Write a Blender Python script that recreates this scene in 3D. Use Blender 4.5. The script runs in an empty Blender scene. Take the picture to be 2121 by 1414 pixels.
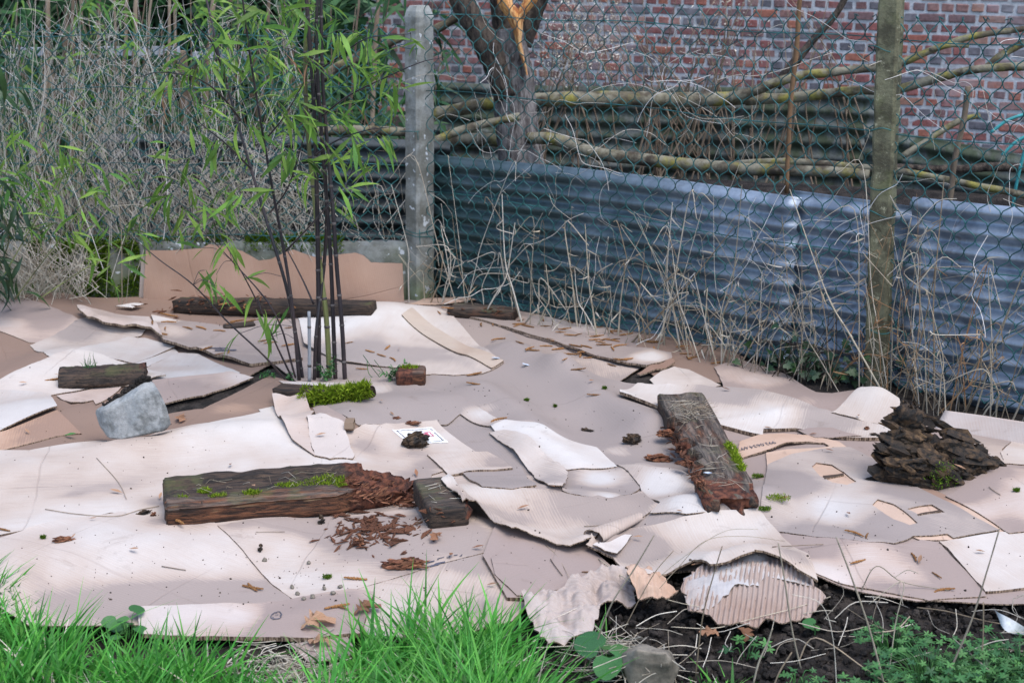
import bpy, bmesh, math, random
import numpy as np
from mathutils import Vector, Matrix, noise as mnoise
from mathutils.geometry import delaunay_2d_cdt

random.seed(7)
rng = np.random.default_rng(7)
scene = bpy.context.scene
COL = scene.collection

# ------------------------------------------------------------------ camera, sky, sun, exposure
FPX, CX, CY, CZ = 2900.0, 1060.5, 707.0, 1.65
PITCH = math.atan(857.0 / FPX)
SP, CP = math.sin(PITCH), math.cos(PITCH)
cam = bpy.data.cameras.new('camera')
cam.sensor_width = 36.0
cam.lens = 36.0 * FPX / 2121.0
cam.clip_start, cam.clip_end = 0.05, 400.0
cam.dof.use_dof = True
cam.dof.focus_distance = 4.25
cam.dof.aperture_fstop = 6.3
camo = bpy.data.objects.new('camera', cam)
COL.objects.link(camo)
camo.location = (0, 0, CZ)
camo.rotation_euler = (math.pi / 2 - PITCH, 0, 0)
scene.camera = camo

SUN_EL, SUN_AZ = math.radians(66), math.radians(140)     # azimuth clockwise from +Y: behind the camera, to its right
world = bpy.data.worlds.new('World')
scene.world = world
world.use_nodes = True
wn = world.node_tree
bg = wn.nodes['Background']
sky = wn.nodes.new('ShaderNodeTexSky')
sky.sky_type = 'NISHITA'
sky.sun_disc = False
sky.sun_elevation = SUN_EL
sky.sun_rotation = SUN_AZ
sky.air_density = 1.0
sky.dust_density = 1.6
sky.ozone_density = 1.0
wn.links.new(sky.outputs['Color'], bg.inputs['Color'])
bg.inputs['Strength'].default_value = 0.15
sun = bpy.data.lights.new('sun', 'SUN')
sun.energy = 1.3
sun.angle = math.radians(40)
sun.color = (1.0, 0.975, 0.95)
suno = bpy.data.objects.new('sun', sun)
COL.objects.link(suno)
sd = Vector((math.sin(SUN_AZ) * math.cos(SUN_EL), math.cos(SUN_AZ) * math.cos(SUN_EL), math.sin(SUN_EL)))
suno.rotation_euler = sd.to_track_quat('Z', 'Y').to_euler()
suno.location = sd * 30
vs = scene.view_settings
vs.view_transform = 'Standard'
vs.look = 'None'
vs.gamma = 1.0
vs.use_curve_mapping = False
vs.exposure = 1.1
scene.cycles.max_bounces = 6
scene.cycles.use_denoising = True

# ------------------------------------------------------------------ pixel -> place helpers
def ray(px, py):
    u, v = (px - CX) / FPX, (CY - py) / FPX
    return Vector((u, CP + SP * v, -SP + CP * v))
def onz(px, py, z=0.0):
    d = ray(px, py)
    return Vector((0, 0, CZ)) + d * ((z - CZ) / d.z)
def onY(px, py, Y):
    d = ray(px, py)
    return Vector((0, 0, CZ)) + d * (Y / d.y)
def onplane(px, py, P, n):
    d = ray(px, py)
    o = Vector((0, 0, CZ))
    return o + d * ((P - o).dot(n) / d.dot(n))
TS = 2121 / 540.0
TO = {1: (0, 600), 2: (520, 600), 3: (1040, 600), 4: (1581, 600), 5: (0, 940), 6: (520, 940), 7: (1040, 940), 8: (1581, 940)}
def t(n, *pts):
    ox, oy = TO[n]
    return [(ox + p[0] / TS, oy + p[1] / TS) + tuple(p[2:]) for p in pts]
def r6(*pts):
    return [(1300 + p[0] / 2.5834, 600 + p[1] / 2.5834) + tuple(p[2:]) for p in pts]
def r8(*pts):
    return [(1000 + p[0] / 1.892, 1000 + p[1] / 1.892) + tuple(p[2:]) for p in pts]

def vn(x, y, scale, seed):
    """value noise on arrays, -1..1"""
    r = np.random.default_rng(seed)
    T = r.random((64, 64)) * 2 - 1
    X, Y = np.asarray(x, float) * scale + 31.7, np.asarray(y, float) * scale + 17.3
    i, j = np.floor(X).astype(int), np.floor(Y).astype(int)
    fx, fy = X - i, Y - j
    fx, fy = fx * fx * (3 - 2 * fx), fy * fy * (3 - 2 * fy)
    g = lambda a, b: T[a % 64, b % 64]
    return (g(i, j) * (1 - fx) + g(i + 1, j) * fx) * (1 - fy) + (g(i, j + 1) * (1 - fx) + g(i + 1, j + 1) * fx) * fy

# ------------------------------------------------------------------ ground relief and the height raster that things are dropped on
BUMPS = [((770, 668), (770, 668), .24, .075), ((40, 655), (90, 650), .25, .05), ((60, 790), (150, 745), .16, .05),
         ((300, 930), (720, 885), .13, .045), ((0, 1000), (180, 985), .18, .03), ((60, 1170), (330, 1150), .2, .03),
         ((1060, 735), (1160, 780), .09, .05), ((1160, 780), (1340, 890), .08, .045), ((1210, 700), (1480, 735), .14, .03),
         ((1420, 1080), (1570, 1068), .11, .07), ((1640, 1010), (1880, 1080), .17, .035), ((990, 1035), (1260, 1060), .10, .035),
         ((1000, 820), (1130, 900), .07, .035), ((700, 850), (900, 850), .12, .03), ((1640, 850), (1800, 845), .13, .03),
         ((1680, 1130), (1800, 1160), .10, .03), ((330, 700), (180, 680), .12, .04), ((470, 700), (600, 690), .15, .03),
         ((1480, 1215), (1640, 1215), .12, .05), ((280, 890), (280, 890), .17, -.05), ((1235, 870), (1235, 870), .16, -.03),
         ((560, 1180), (600, 1240), .08, -.015), ((1330, 990), (1400, 1010), .1, .03), ((1050, 900), (1200, 980), .07, .03),
         ((650, 760), (690, 775), .08, -.02), ((850, 1130), (1000, 1110), .12, .02), ((2050, 1000), (2121, 1050), .15, .03)]
BW = [(np.array(onz(*a)[:2]), np.array(onz(*b)[:2]), r, h) for a, b, r, h in BUMPS]
def H(x, y):
    x, y = np.asarray(x, float), np.asarray(y, float)
    z = 0.016 * vn(x, y, 2.3, 1) + 0.008 * vn(x, y, 5.1, 2)
    for a, b, r, h in BW:
        d = b - a
        L2 = max(d @ d, 1e-9)
        s = np.clip(((x - a[0]) * d[0] + (y - a[1]) * d[1]) / L2, 0, 1)
        q = (x - a[0] - s * d[0]) ** 2 + (y - a[1] - s * d[1]) ** 2
        z = z + h * np.exp(-q / (r * r))
    return z
GX0, GY0, RES, NX, NY = -2.75, 2.35, 0.01, 560, 440
gx, gy = GX0 + np.arange(NX) * RES, GY0 + np.arange(NY) * RES
GXX, GYY = np.meshgrid(gx, gy, indexing='ij')
TOP = H(GXX, GYY)
GROUND = TOP.copy()
def samp(F, x, y):
    x, y = np.asarray(x, float), np.asarray(y, float)
    i, j = np.clip((x - GX0) / RES, 0, NX - 1.001), np.clip((y - GY0) / RES, 0, NY - 1.001)
    i0, j0 = i.astype(int), j.astype(int)
    a, b = i - i0, j - j0
    return (F[i0, j0] * (1 - a) + F[i0 + 1, j0] * a) * (1 - b) + (F[i0, j0 + 1] * (1 - a) + F[i0 + 1, j0 + 1] * a) * b
def onH(px, py, lift=0.0):
    d = ray(px, py)
    o = Vector((0, 0, CZ))
    tt = np.arange((CZ - 0.55) / -d.z, (CZ + 0.12) / -d.z, 0.006)
    X, Y, Z = tt * d.x, tt * d.y, CZ + tt * d.z
    below = Z <= samp(TOP, X, Y) + lift
    k = int(np.argmax(below)) if below.any() else len(tt) - 1
    return o + d * float(tt[k])
def inside(poly, X, Y):
    c = np.zeros(X.shape, bool)
    n = len(poly)
    for i in range(n):
        x1, y1 = poly[i]
        x2, y2 = poly[(i + 1) % n]
        if y1 == y2:
            continue
        cond = ((y1 > Y) != (y2 > Y)) & (X < (x2 - x1) * (Y - y1) / (y2 - y1) + x1)
        c ^= cond
    return c
def blur(F, r):
    k = max(1, int(r))
    out = F
    for ax in (0, 1):
        P = np.concatenate([np.repeat(out.take([0], ax), k, ax), out, np.repeat(out.take([-1], ax), k, ax)], ax)
        c = np.cumsum(P, ax)
        c = np.concatenate([np.zeros_like(c.take([0], ax)), c], ax)
        n = out.shape[ax]
        out = (c.take(np.arange(2 * k + 1, 2 * k + 1 + n), ax) - c.take(np.arange(0, n), ax)) / (2 * k + 1)
    return out

# ------------------------------------------------------------------ objects
def tag(o, label=None, cat=None, group=None, kind=None):
    if label: o['label'] = label
    if cat: o['category'] = cat
    if group: o['group'] = group
    if kind: o['kind'] = kind
    elif cat: o['kind'] = 'thing'
    return o
def thing(name, loc, label, cat, group=None):
    o = bpy.data.objects.new(name, None)
    o.empty_display_size = .05
    COL.objects.link(o)
    o.location = loc
    return tag(o, label, cat, group)
def place(name, me, parent=None, M=None):
    o = bpy.data.objects.new(name, me)
    COL.objects.link(o)
    M = M or Matrix.Identity(4)
    if parent is not None:
        o.parent = parent
        base = Vector(parent.location)
        pp = parent.parent
        if pp is not None:
            base = Vector((0, 0, 0)); q = parent
            while q is not None:
                base = base + Vector(q.location); q = q.parent
        o.matrix_local = Matrix.Translation(-base) @ M
    else:
        o.matrix_world = M
    return o
class MB:
    def __init__(s):
        s.v, s.f, s.m = [], [], []
    def add(s, v, f, m=0):
        b = len(s.v)
        s.v.extend(v)
        s.f.extend([tuple(i + b for i in q) for q in f])
        s.m.extend([m] * len(f))
    def tube(s, pts, r, n=5, m=0, cap=True):
        pts = [Vector(p) for p in pts]
        k = len(pts)
        rr = r if isinstance(r, (list, tuple)) else [r] * k
        b = len(s.v)
        prev = None
        for i, p in enumerate(pts):
            d = (pts[min(i + 1, k - 1)] - pts[max(i - 1, 0)])
            d = d.normalized() if d.length > 1e-9 else Vector((0, 0, 1))
            if prev is None:
                a = Vector((0, 0, 1)) if abs(d.z) < .9 else Vector((1, 0, 0))
                prev = (a - d * a.dot(d)).normalized()
            else:
                q = prev - d * prev.dot(d)
                prev = q.normalized() if q.length > 1e-6 else prev
            w = d.cross(prev)
            for j in range(n):
                an = 2 * math.pi * j / n
                s.v.append(p + (prev * math.cos(an) + w * math.sin(an)) * rr[i])
        for i in range(k - 1):
            for j in range(n):
                s.f.append((b + i * n + j, b + i * n + (j + 1) % n, b + (i + 1) * n + (j + 1) % n, b + (i + 1) * n + j))
                s.m.append(m)
        if cap:
            s.f.append(tuple(b + j for j in reversed(range(n)))); s.m.append(m)
            s.f.append(tuple(b + (k - 1) * n + j for j in range(n))); s.m.append(m)
    def box(s, c, sz, m=0, R=None):
        c = Vector(c)
        vs_ = []
        for x in (-.5, .5):
            for y in (-.5, .5):
                for z in (-.5, .5):
                    q = Vector((x * sz[0], y * sz[1], z * sz[2]))
                    vs_.append(c + (R @ q if R else q))
        s.add(vs_, [(0, 1, 3, 2), (4, 6, 7, 5), (0, 4, 5, 1), (2, 3, 7, 6), (0, 2, 6, 4), (1, 5, 7, 3)], m)
    def blade(s, p, d, side, L, w, bend, segs=4, m=0, tipw=.04):
        """a bent strip: starts at p along d, bends towards 'bend'"""
        b = len(s.v)
        p = Vector(p); d = Vector(d).normalized(); bend = Vector(bend)
        for i in range(segs + 1):
            q = i / segs
            ww = w * (1 - q ** 1.8) * (0.6 + 0.8 * min(q * 3, .5)) + w * tipw
            c = p + d * (L * q) + bend * (L * q * q)
            s.v.append(c - side * ww * .5)
            s.v.append(c + side * ww * .5)
        for i in range(segs):
            s.f.append((b + 2 * i, b + 2 * i + 1, b + 2 * i + 3, b + 2 * i + 2)); s.m.append(m)
    def mesh(s, name, mats, smooth=True):
        me = bpy.data.meshes.new(name)
        me.from_pydata([tuple(v) for v in s.v], [], s.f)
        for q in (mats if isinstance(mats, (list, tuple)) else [mats]):
            me.materials.append(q)
        if any(s.m):
            me.polygons.foreach_set('material_index', s.m)
        if smooth:
            me.polygons.foreach_set('use_smooth', [True] * len(me.polygons))
        me.update()
        return me
    def build(s, name, mats, parent=None, smooth=True):
        return place(name, s.mesh(name, mats, smooth), parent)
def U(a, b):
    return random.uniform(a, b)
def jit(a):
    return Vector((U(-a, a), U(-a, a), U(-a, a)))
def smooth_path(pts, n=6):
    """Catmull-Rom through pts"""
    P = [Vector(p) for p in pts]
    if len(P) < 3:
        return [P[0].lerp(P[-1], i / n) for i in range(n + 1)]
    P = [P[0] * 2 - P[1]] + P + [P[-1] * 2 - P[-2]]
    out = []
    for i in range(1, len(P) - 2):
        a, b, c, d = P[i - 1:i + 3]
        for k in range(n):
            q = k / n
            out.append(.5 * ((2 * b) + (c - a) * q + (2 * a - 5 * b + 4 * c - d) * q * q + (3 * b - a - 3 * c + d) * q ** 3))
    out.append(P[-2])
    return out

# ------------------------------------------------------------------ materials
def nn(nt, typ, inp=None, **props):
    n = nt.nodes.new(typ)
    for k, v in props.items():
        setattr(n, k, v)
    for k, v in (inp or {}).items():
        s = n.inputs[k]
        if isinstance(v, bpy.types.NodeSocket):
            nt.links.new(v, s)
        elif isinstance(v, tuple) and len(v) == 3 and s.type == 'RGBA':
            s.default_value = (*v, 1)
        else:
            s.default_value = v
    return n
def newmat(name):
    m = bpy.data.materials.new(name)
    m.use_nodes = True
    nt = m.node_tree
    return m, nt, nt.nodes['Principled BSDF'], nt.nodes['Material Output']
def mix(nt, f, a, b, blend='MIX'):
    n = nt.nodes.new('ShaderNodeMix')
    n.data_type = 'RGBA'; n.blend_type = blend
    for k, v in ((0, f), (6, a), (7, b)):
        s = n.inputs[k]
        if isinstance(v, bpy.types.NodeSocket): nt.links.new(v, s)
        else: s.default_value = (*v, 1) if isinstance(v, tuple) else v
    return n.outputs[2]
def mth(nt, op, a, b=0.0, c=0.0, clamp=False):
    n = nt.nodes.new('ShaderNodeMath')
    n.operation = op; n.use_clamp = clamp
    for k, v in enumerate((a, b, c)):
        if isinstance(v, bpy.types.NodeSocket): nt.links.new(v, n.inputs[k])
        else: n.inputs[k].default_value = v
    return n.outputs[0]
def ramp(nt, x, lo, hi):
    n = nn(nt, 'ShaderNodeMapRange', {'Value': x, 'From Min': lo, 'From Max': hi})
    n.interpolation_type = 'SMOOTHSTEP'
    return n.outputs[0]
def noise(nt, vec, scale, detail=4, rough=.55, dist=0.0):
    n = nn(nt, 'ShaderNodeTexNoise', {'Scale': scale, 'Detail': detail, 'Roughness': rough, 'Distortion': dist})
    nt.links.new(vec, n.inputs['Vector'])
    return n.outputs['Fac']
def coords(nt, kind='Object', sc=(1, 1, 1), rot=(0, 0, 0)):
    tc = nt.nodes.new('ShaderNodeTexCoord')
    mp = nn(nt, 'ShaderNodeMapping', {'Scale': sc, 'Rotation': rot})
    nt.links.new(tc.outputs[kind], mp.inputs['Vector'])
    return mp.outputs['Vector']
def bump(nt, h, strength, dist, bsdf, prev=None):
    b = nn(nt, 'ShaderNodeBump', {'Strength': strength, 'Distance': dist, 'Height': h})
    if prev: nt.links.new(prev, b.inputs['Normal'])
    nt.links.new(b.outputs[0], bsdf.inputs['Normal'])
    return b.outputs[0]
def spec(bsdf, rough, s=.3):
    if isinstance(rough, bpy.types.NodeSocket): bsdf.id_data.links.new(rough, bsdf.inputs['Roughness'])
    else: bsdf.inputs['Roughness'].default_value = rough
    bsdf.inputs['Specular IOR Level'].default_value = s
def patchy(name, cols, scale=8, rough=.85, bmp=.4, bdist=.004, sc=(1, 1, 1), fine=60, s=.25, rnd=.0):
    """base colour mottled between several colours, with a fine relief"""
    m, nt, b, o = newmat(name)
    v = coords(nt, 'Object', sc)
    c = cols[0]
    if rnd:
        oi = nt.nodes.new('ShaderNodeObjectInfo')
        gi = nt.nodes.new('ShaderNodeNewGeometry')
        r = mth(nt, 'FRACT', mth(nt, 'ADD', oi.outputs['Random'], gi.outputs['Random Per Island']))
        v2 = nn(nt, 'ShaderNodeVectorMath', {0: v, 1: (0, 0, 0)}, operation='ADD')
        cb = nn(nt, 'ShaderNodeCombineXYZ', {'X': mth(nt, 'MULTIPLY', r, 17.0), 'Y': mth(nt, 'MULTIPLY', r, 5.0)})
        nt.links.new(cb.outputs[0], v2.inputs[1])
        v = v2.outputs[0]
    for i, k in enumerate(cols[1:]):
        n = noise(nt, v, scale * (1 + .7 * i), 5, .62)
        c = mix(nt, ramp(nt, n, .42, .6), c, k)
    f = noise(nt, v, fine, 5, .65)
    c = mix(nt, .5, c, mix(nt, f, (0.25, 0.25, 0.25), (1.6, 1.6, 1.6)), 'MULTIPLY') if False else mix(nt, 1.0, c, nn(nt, 'ShaderNodeMapRange', {'Value': f, 'From Min': .25, 'From Max': .75, 'To Min': .72, 'To Max': 1.25}).outputs[0], 'MULTIPLY')
    if rnd:
        c = mix(nt, 1.0, c, nn(nt, 'ShaderNodeMapRange', {'Value': r, 'To Min': 1 - rnd, 'To Max': 1 + rnd}).outputs[0], 'MULTIPLY')
    nt.links.new(c, b.inputs['Base Color'])
    spec(b, rough, s)
    if bmp:
        bump(nt, f, bmp, bdist, b)
    return m
def leafmat(name, cols, rnd=.35, trans=.35, rough=.5, s=.35):
    m, nt, b, o = newmat(name)
    oi = nt.nodes.new('ShaderNodeObjectInfo')
    gi = nt.nodes.new('ShaderNodeNewGeometry')
    r = mth(nt, 'FRACT', mth(nt, 'ADD', oi.outputs['Random'], gi.outputs['Random Per Island']))
    c = cols[0]
    for i, k in enumerate(cols[1:]):
        q = mth(nt, 'FRACT', mth(nt, 'MULTIPLY', r, 7.31 * (i + 1) + .37))
        lo = .35 + .3 * i
        c = mix(nt, ramp(nt, q, lo, lo + .3), c, k)
    n = noise(nt, coords(nt, 'Object'), 25, 3)
    c = mix(nt, 1.0, c, nn(nt, 'ShaderNodeMapRange', {'Value': n, 'From Min': .3, 'From Max': .7, 'To Min': .8, 'To Max': 1.2}).outputs[0], 'MULTIPLY')
    c = mix(nt, 1.0, c, nn(nt, 'ShaderNodeMapRange', {'Value': r, 'To Min': 1 - rnd, 'To Max': 1 + rnd}).outputs[0], 'MULTIPLY')
    nt.links.new(c, b.inputs['Base Color'])
    spec(b, rough, s)
    tr = nn(nt, 'ShaderNodeBsdfTranslucent', {'Color': c})
    ms = nn(nt, 'ShaderNodeMixShader', {0: trans, 1: b.outputs[0], 2: tr.outputs[0]})
    nt.links.new(ms.outputs[0], o.inputs['Surface'])
    return m

def make_cardboard():
    m, nt, b, o = newmat('cardboard')
    sp_ = nn(nt, 'ShaderNodeAttribute', attribute_name='sp').outputs['Vector']
    wet = nn(nt, 'ShaderNodeAttribute', attribute_name='wet').outputs['Fac']
    tint = nn(nt, 'ShaderNodeAttribute', attribute_name='tint').outputs['Color']
    n1 = noise(nt, sp_, 2.6, 3, .5, .4)
    n2 = noise(nt, sp_, 9.0, 4, .55)
    st = nn(nt, 'ShaderNodeMapping', {'Scale': (260, 9, 1)})
    nt.links.new(sp_, st.inputs['Vector'])
    n3 = noise(nt, st.outputs[0], 1.0, 2)
    sx = nn(nt, 'ShaderNodeSeparateXYZ', {0: sp_})
    wave = mth(nt, 'SINE', mth(nt, 'MULTIPLY', sx.outputs[0], 2 * math.pi / .0085))
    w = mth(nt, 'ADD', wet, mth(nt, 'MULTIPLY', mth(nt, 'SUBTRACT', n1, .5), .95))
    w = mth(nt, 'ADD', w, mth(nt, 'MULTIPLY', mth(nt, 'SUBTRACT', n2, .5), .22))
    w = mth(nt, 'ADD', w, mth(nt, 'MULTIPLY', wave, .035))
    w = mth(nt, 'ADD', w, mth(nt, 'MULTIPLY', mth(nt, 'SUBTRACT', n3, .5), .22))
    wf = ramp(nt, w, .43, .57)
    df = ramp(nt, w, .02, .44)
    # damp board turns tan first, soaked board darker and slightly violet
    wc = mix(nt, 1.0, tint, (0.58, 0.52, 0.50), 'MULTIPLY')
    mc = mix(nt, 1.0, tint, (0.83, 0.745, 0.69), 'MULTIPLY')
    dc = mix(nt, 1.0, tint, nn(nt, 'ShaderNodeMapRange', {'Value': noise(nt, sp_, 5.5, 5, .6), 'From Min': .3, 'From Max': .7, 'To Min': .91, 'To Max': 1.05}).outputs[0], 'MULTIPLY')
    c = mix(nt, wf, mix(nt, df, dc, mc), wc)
    # faint tide line along the soaked edge
    tide = mth(nt, 'MULTIPLY', ramp(nt, w, .39, .45), mth(nt, 'SUBTRACT', 1.0, ramp(nt, w, .45, .50)))
    c = mix(nt, mth(nt, 'MULTIPLY', tide, .22), c, mix(nt, 1.0, tint, (0.55, 0.43, 0.36), 'MULTIPLY'))
    # flute shadowing of the liner, fibres, specks of soil
    c = mix(nt, 1.0, c, nn(nt, 'ShaderNodeMapRange', {'Value': wave, 'From Min': -1, 'To Min': .984, 'To Max': 1.008}).outputs[0], 'MULTIPLY')
    fib = noise(nt, sp_, 420, 3, .6)
    c = mix(nt, 1.0, c, nn(nt, 'ShaderNodeMapRange', {'Value': fib, 'From Min': .3, 'From Max': .7, 'To Min': .93, 'To Max': 1.06}).outputs[0], 'MULTIPLY')
    smear = mth(nt, 'MULTIPLY', ramp(nt, noise(nt, sp_, 7.5, 6, .7, .8), .60, .74), .34)
    c = mix(nt, smear, c, (0.17, 0.125, 0.10))
    spk = mth(nt, 'MULTIPLY', ramp(nt, noise(nt, sp_, 210, 3, .6), .745, .775), .6)
    c = mix(nt, spk, c, (0.06, 0.045, 0.035))
    # scored fold lines of the old boxes
    wob = mth(nt, 'MULTIPLY', mth(nt, 'SUBTRACT', noise(nt, sp_, 3.0, 2), .5), .05)
    def fold(ch, period, off):
        f_ = mth(nt, 'FRACT', mth(nt, 'ADD', mth(nt, 'DIVIDE', mth(nt, 'ADD', sx.outputs[ch], wob), period), off))
        return ramp(nt, mth(nt, 'ABSOLUTE', mth(nt, 'SUBTRACT', f_, .5)), .010, .0)
    fl = mth(nt, 'MAXIMUM', fold(1, .43, .13), mth(nt, 'MULTIPLY', fold(0, .61, .37), .7))
    fl = mth(nt, 'MULTIPLY', fl, ramp(nt, noise(nt, sp_, 2.2, 2), .42, .6))
    c = mix(nt, mth(nt, 'MULTIPLY', fl, .30), c, mix(nt, 1.0, tint, (0.45, 0.38, 0.35), 'MULTIPLY'))
    nt.links.new(c, b.inputs['Base Color'])
    spec(b, mth(nt, 'SUBTRACT', .92, mth(nt, 'MULTIPLY', wf, .22)), .22)
    p = bump(nt, fl, .5, -.003, b)
    p = bump(nt, wave, .07, .0012, b, p)
    p = bump(nt, noise(nt, sp_, 38, 4, .6), .25, .0025, b, p)
    bump(nt, fib, .12, .001, b, p)
    e, nt, b, o = newmat('cardboard_edge')
    v = nn(nt, 'ShaderNodeAttribute', attribute_name='sp').outputs['Vector']
    n = noise(nt, v, 230, 2)
    nt.links.new(mix(nt, ramp(nt, n, .4, .6), (0.075, 0.05, 0.036), (0.33, 0.24, 0.17)), b.inputs['Base Color'])
    spec(b, .9, .15)
    return m, e
M_CARD, M_EDGE = make_cardboard()

def make_wood():
    m, nt, b, o = newmat('weathered_wood')
    v = coords(nt, 'Object', (3, 30, 30))
    v0 = coords(nt, 'Object')
    rot = nn(nt, 'ShaderNodeAttribute', attribute_name='rot').outputs['Fac']
    tone = nn(nt, 'ShaderNodeAttribute', attribute_name='tone').outputs['Fac']
    g = noise(nt, v, 3.0, 6, .65, .5)
    p = noise(nt, v0, 14, 5, .65)
    dark = mix(nt, ramp(nt, g, .35, .65), (0.016, 0.013, 0.012), (0.075, 0.048, 0.033))
    brown = mix(nt, ramp(nt, g, .38, .68), (0.026, 0.012, 0.008), (0.175, 0.070, 0.034))
    c = mix(nt, ramp(nt, mth(nt, 'ADD', mth(nt, 'ADD', mth(nt, 'MULTIPLY', p, .5), mth(nt, 'MULTIPLY', noise(nt, v0, 6, 4, .6), .5)), tone), .47, .72), dark, brown)
    pale = mth(nt, 'MULTIPLY', ramp(nt, noise(nt, v, 1.7, 4, .6, .3), .6, .72), ramp(nt, tone, .05, .3))
    c = mix(nt, mth(nt, 'MULTIPLY', pale, .8), c, (0.34, 0.22, 0.12))
    crk = noise(nt, coords(nt, 'Object', (2.5, 46, 46)), 2.2, 3, .5, .3)
    c = mix(nt, mth(nt, 'MULTIPLY', ramp(nt, mth(nt, 'ABSOLUTE', mth(nt, 'SUBTRACT', crk, .5)), .022, .006), .85), c, (0.006, 0.005, 0.004))
    geo = nt.nodes.new('ShaderNodeNewGeometry')
    sep = nn(nt, 'ShaderNodeSeparateXYZ', {0: geo.outputs['Normal']})
    alg = mth(nt, 'MULTIPLY', ramp(nt, noise(nt, v0, 9, 5, .65), .52, .66), ramp(nt, sep.outputs[2], .4, .8))
    c = mix(nt, mth(nt, 'MULTIPLY', alg, .55), c, (0.075, 0.08, 0.03))
    grey = mth(nt, 'MULTIPLY', mth(nt, 'MULTIPLY', ramp(nt, tone, -.12, .04), ramp(nt, sep.outputs[2], .5, .9)), ramp(nt, noise(nt, v, 1.3, 5, .6, .4), .36, .58))
    c = mix(nt, mth(nt, 'MULTIPLY', grey, .55), c, mix(nt, ramp(nt, g, .35, .65), (0.07, 0.058, 0.048), (0.20, 0.175, 0.15)))
    rc = mix(nt, ramp(nt, noise(nt, v0, 45, 5, .7), .35, .65), (0.022, 0.008, 0.006), (0.15, 0.052, 0.028))
    c = mix(nt, ramp(nt, mth(nt, 'ADD', rot, mth(nt, 'MULTIPLY', mth(nt, 'SUBTRACT', p, .5), .7)), .3, .55), c, rc)
    nt.links.new(c, b.inputs['Base Color'])
    spec(b, mth(nt, 'ADD', .62, mth(nt, 'MULTIPLY', p, .3)), .3)
    q = bump(nt, g, .6, .004, b)
    bump(nt, noise(nt, v0, 90, 5, .7), .6, .004, b, q)
    return m
M_WOOD = make_wood()
M_ROT = patchy('rotten_wood', [(.125, .045, .025), (.040, .015, .010), (.23, .10, .052)], 18, .85, .9, .005, (1, 1, 1), 70, .3, .35)
M_STUMP = patchy('rotten_stump', [(.075, .044, .022), (.020, .014, .010), (.007, .006, .005)], 26, .8, 1.0, .008, (1, 1, 1), 55, .4)
M_MOSS = leafmat('moss', [(.17, .25, .015), (.26, .34, .03), (.07, .13, .012)], .4, .3, .8, .1)
M_MOSSD = leafmat('dark_moss', [(.075, .15, .012), (.14, .22, .02), (.03, .07, .01)], .4, .25, .85, .1)
M_GRASS = leafmat('grass', [(.075, .31, .045), (.14, .42, .065), (.045, .20, .03), (.36, .36, .13)], .35, .4, .45, .35)
M_LEAF = leafmat('bamboo_leaf', [(.14, .275, .045), (.21, .34, .06), (.085, .20, .045), (.40, .34, .16)], .4, .45, .5, .3)
M_WEED = leafmat('weed_leaf', [(.055, .17, .05), (.085, .22, .06), (.035, .11, .04)], .25, .3, .5, .35)
M_IVY = leafmat('ivy_leaf', [(.018, .05, .018), (.03, .075, .022), (.012, .035, .014)], .3, .15, .4, .5)
M_HEDGE = leafmat('hedge_leaf', [(.022, .070, .026), (.040, .105, .035), (.012, .038, .016), (.09, .15, .07)], .45, .25, .5, .25)
M_DRY = leafmat('dry_stem', [(.40, .345, .26), (.29, .225, .155), (.50, .455, .38)], .35, .15, .8, .2)
M_DRYB = leafmat('brown_stem', [(.34, .19, .095), (.26, .15, .08), (.42, .27, .15)], .25, .1, .8, .2)
M_STRAW = leafmat('straw', [(.48, .43, .35), (.60, .55, .47), (.33, .27, .20), (.18, .14, .10)], .35, .2, .85, .2)
M_DEADLEAF = leafmat('dead_leaf', [(.30, .15, .085), (.40, .24, .15), (.20, .10, .06)], .3, .3, .75, .2)
M_CATKIN = patchy('catkin', [(.22, .085, .035), (.12, .04, .02), (.38, .21, .075)], 30, .9, .8, .003, (1, 1, 1), 250, .2, .4)
M_CULM = patchy('black_culm', [(.020, .016, .020), (.045, .030, .030), (.012, .010, .014)], 6, .38, .1, .001, (1, 1, .3), 40, .5, .3)
M_CULMG = patchy('green_culm', [(.17, .21, .055), (.23, .24, .09), (.10, .10, .04)], 6, .4, .1, .001, (1, 1, .3), 40, .5, .2)
M_CULMP = patchy('pale_culm', [(.30, .31, .33), (.20, .20, .22)], 6, .5, .1, .001, (1, 1, .3), 40, .4, .2)
M_NODE = patchy('culm_node', [(.11, .095, .09), (.05, .045, .045)], 30, .7, .1, .001)
M_CANE = patchy('brown_cane', [(.19, .135, .095), (.11, .08, .058), (.25, .195, .14)], 5, .8, .3, .002, (1, 1, .4), 40, .2, .3)
M_CONC = patchy('concrete', [(.33, .335, .32), (.25, .26, .235), (.21, .225, .17)], 6, .9, .5, .003, (1, 1, 1), 110, .2)
M_STONE = patchy('grey_stone', [(.235, .25, .255), (.13, .135, .13), (.30, .305, .30)], 9, .85, .8, .004, (1, 1, 1), 70, .3)
M_STONE2 = patchy('brown_stone', [(.17, .145, .115), (.11, .095, .075), (.21, .185, .15)], 9, .9, .6, .004, (1, 1, 1), 90, .2)
M_BARK = patchy('grey_bark', [(.135, .12, .115), (.055, .045, .042), (.21, .19, .18)], 7, .9, 1.0, .012, (4, 4, .8), 22, .15)
M_BARKD = patchy('dark_bark', [(.050, .040, .035), (.022, .018, .016), (.09, .07, .055)], 8, .9, 1.0, .01, (3, 3, 1), 25, .15)
M_LIMB = patchy('lichen_limb', [(.10, .085, .06), (.24, .215, .055), (.06, .048, .036), (.19, .175, .13)], 5, .9, .6, .006, (1, 1, 1), 45, .15)
M_SPLIT = patchy('split_wood', [(.60, .30, .10), (.70, .43, .20), (.36, .14, .05)], 5, .75, .8, .008, (5, 5, 1), 30, .25)
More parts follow.
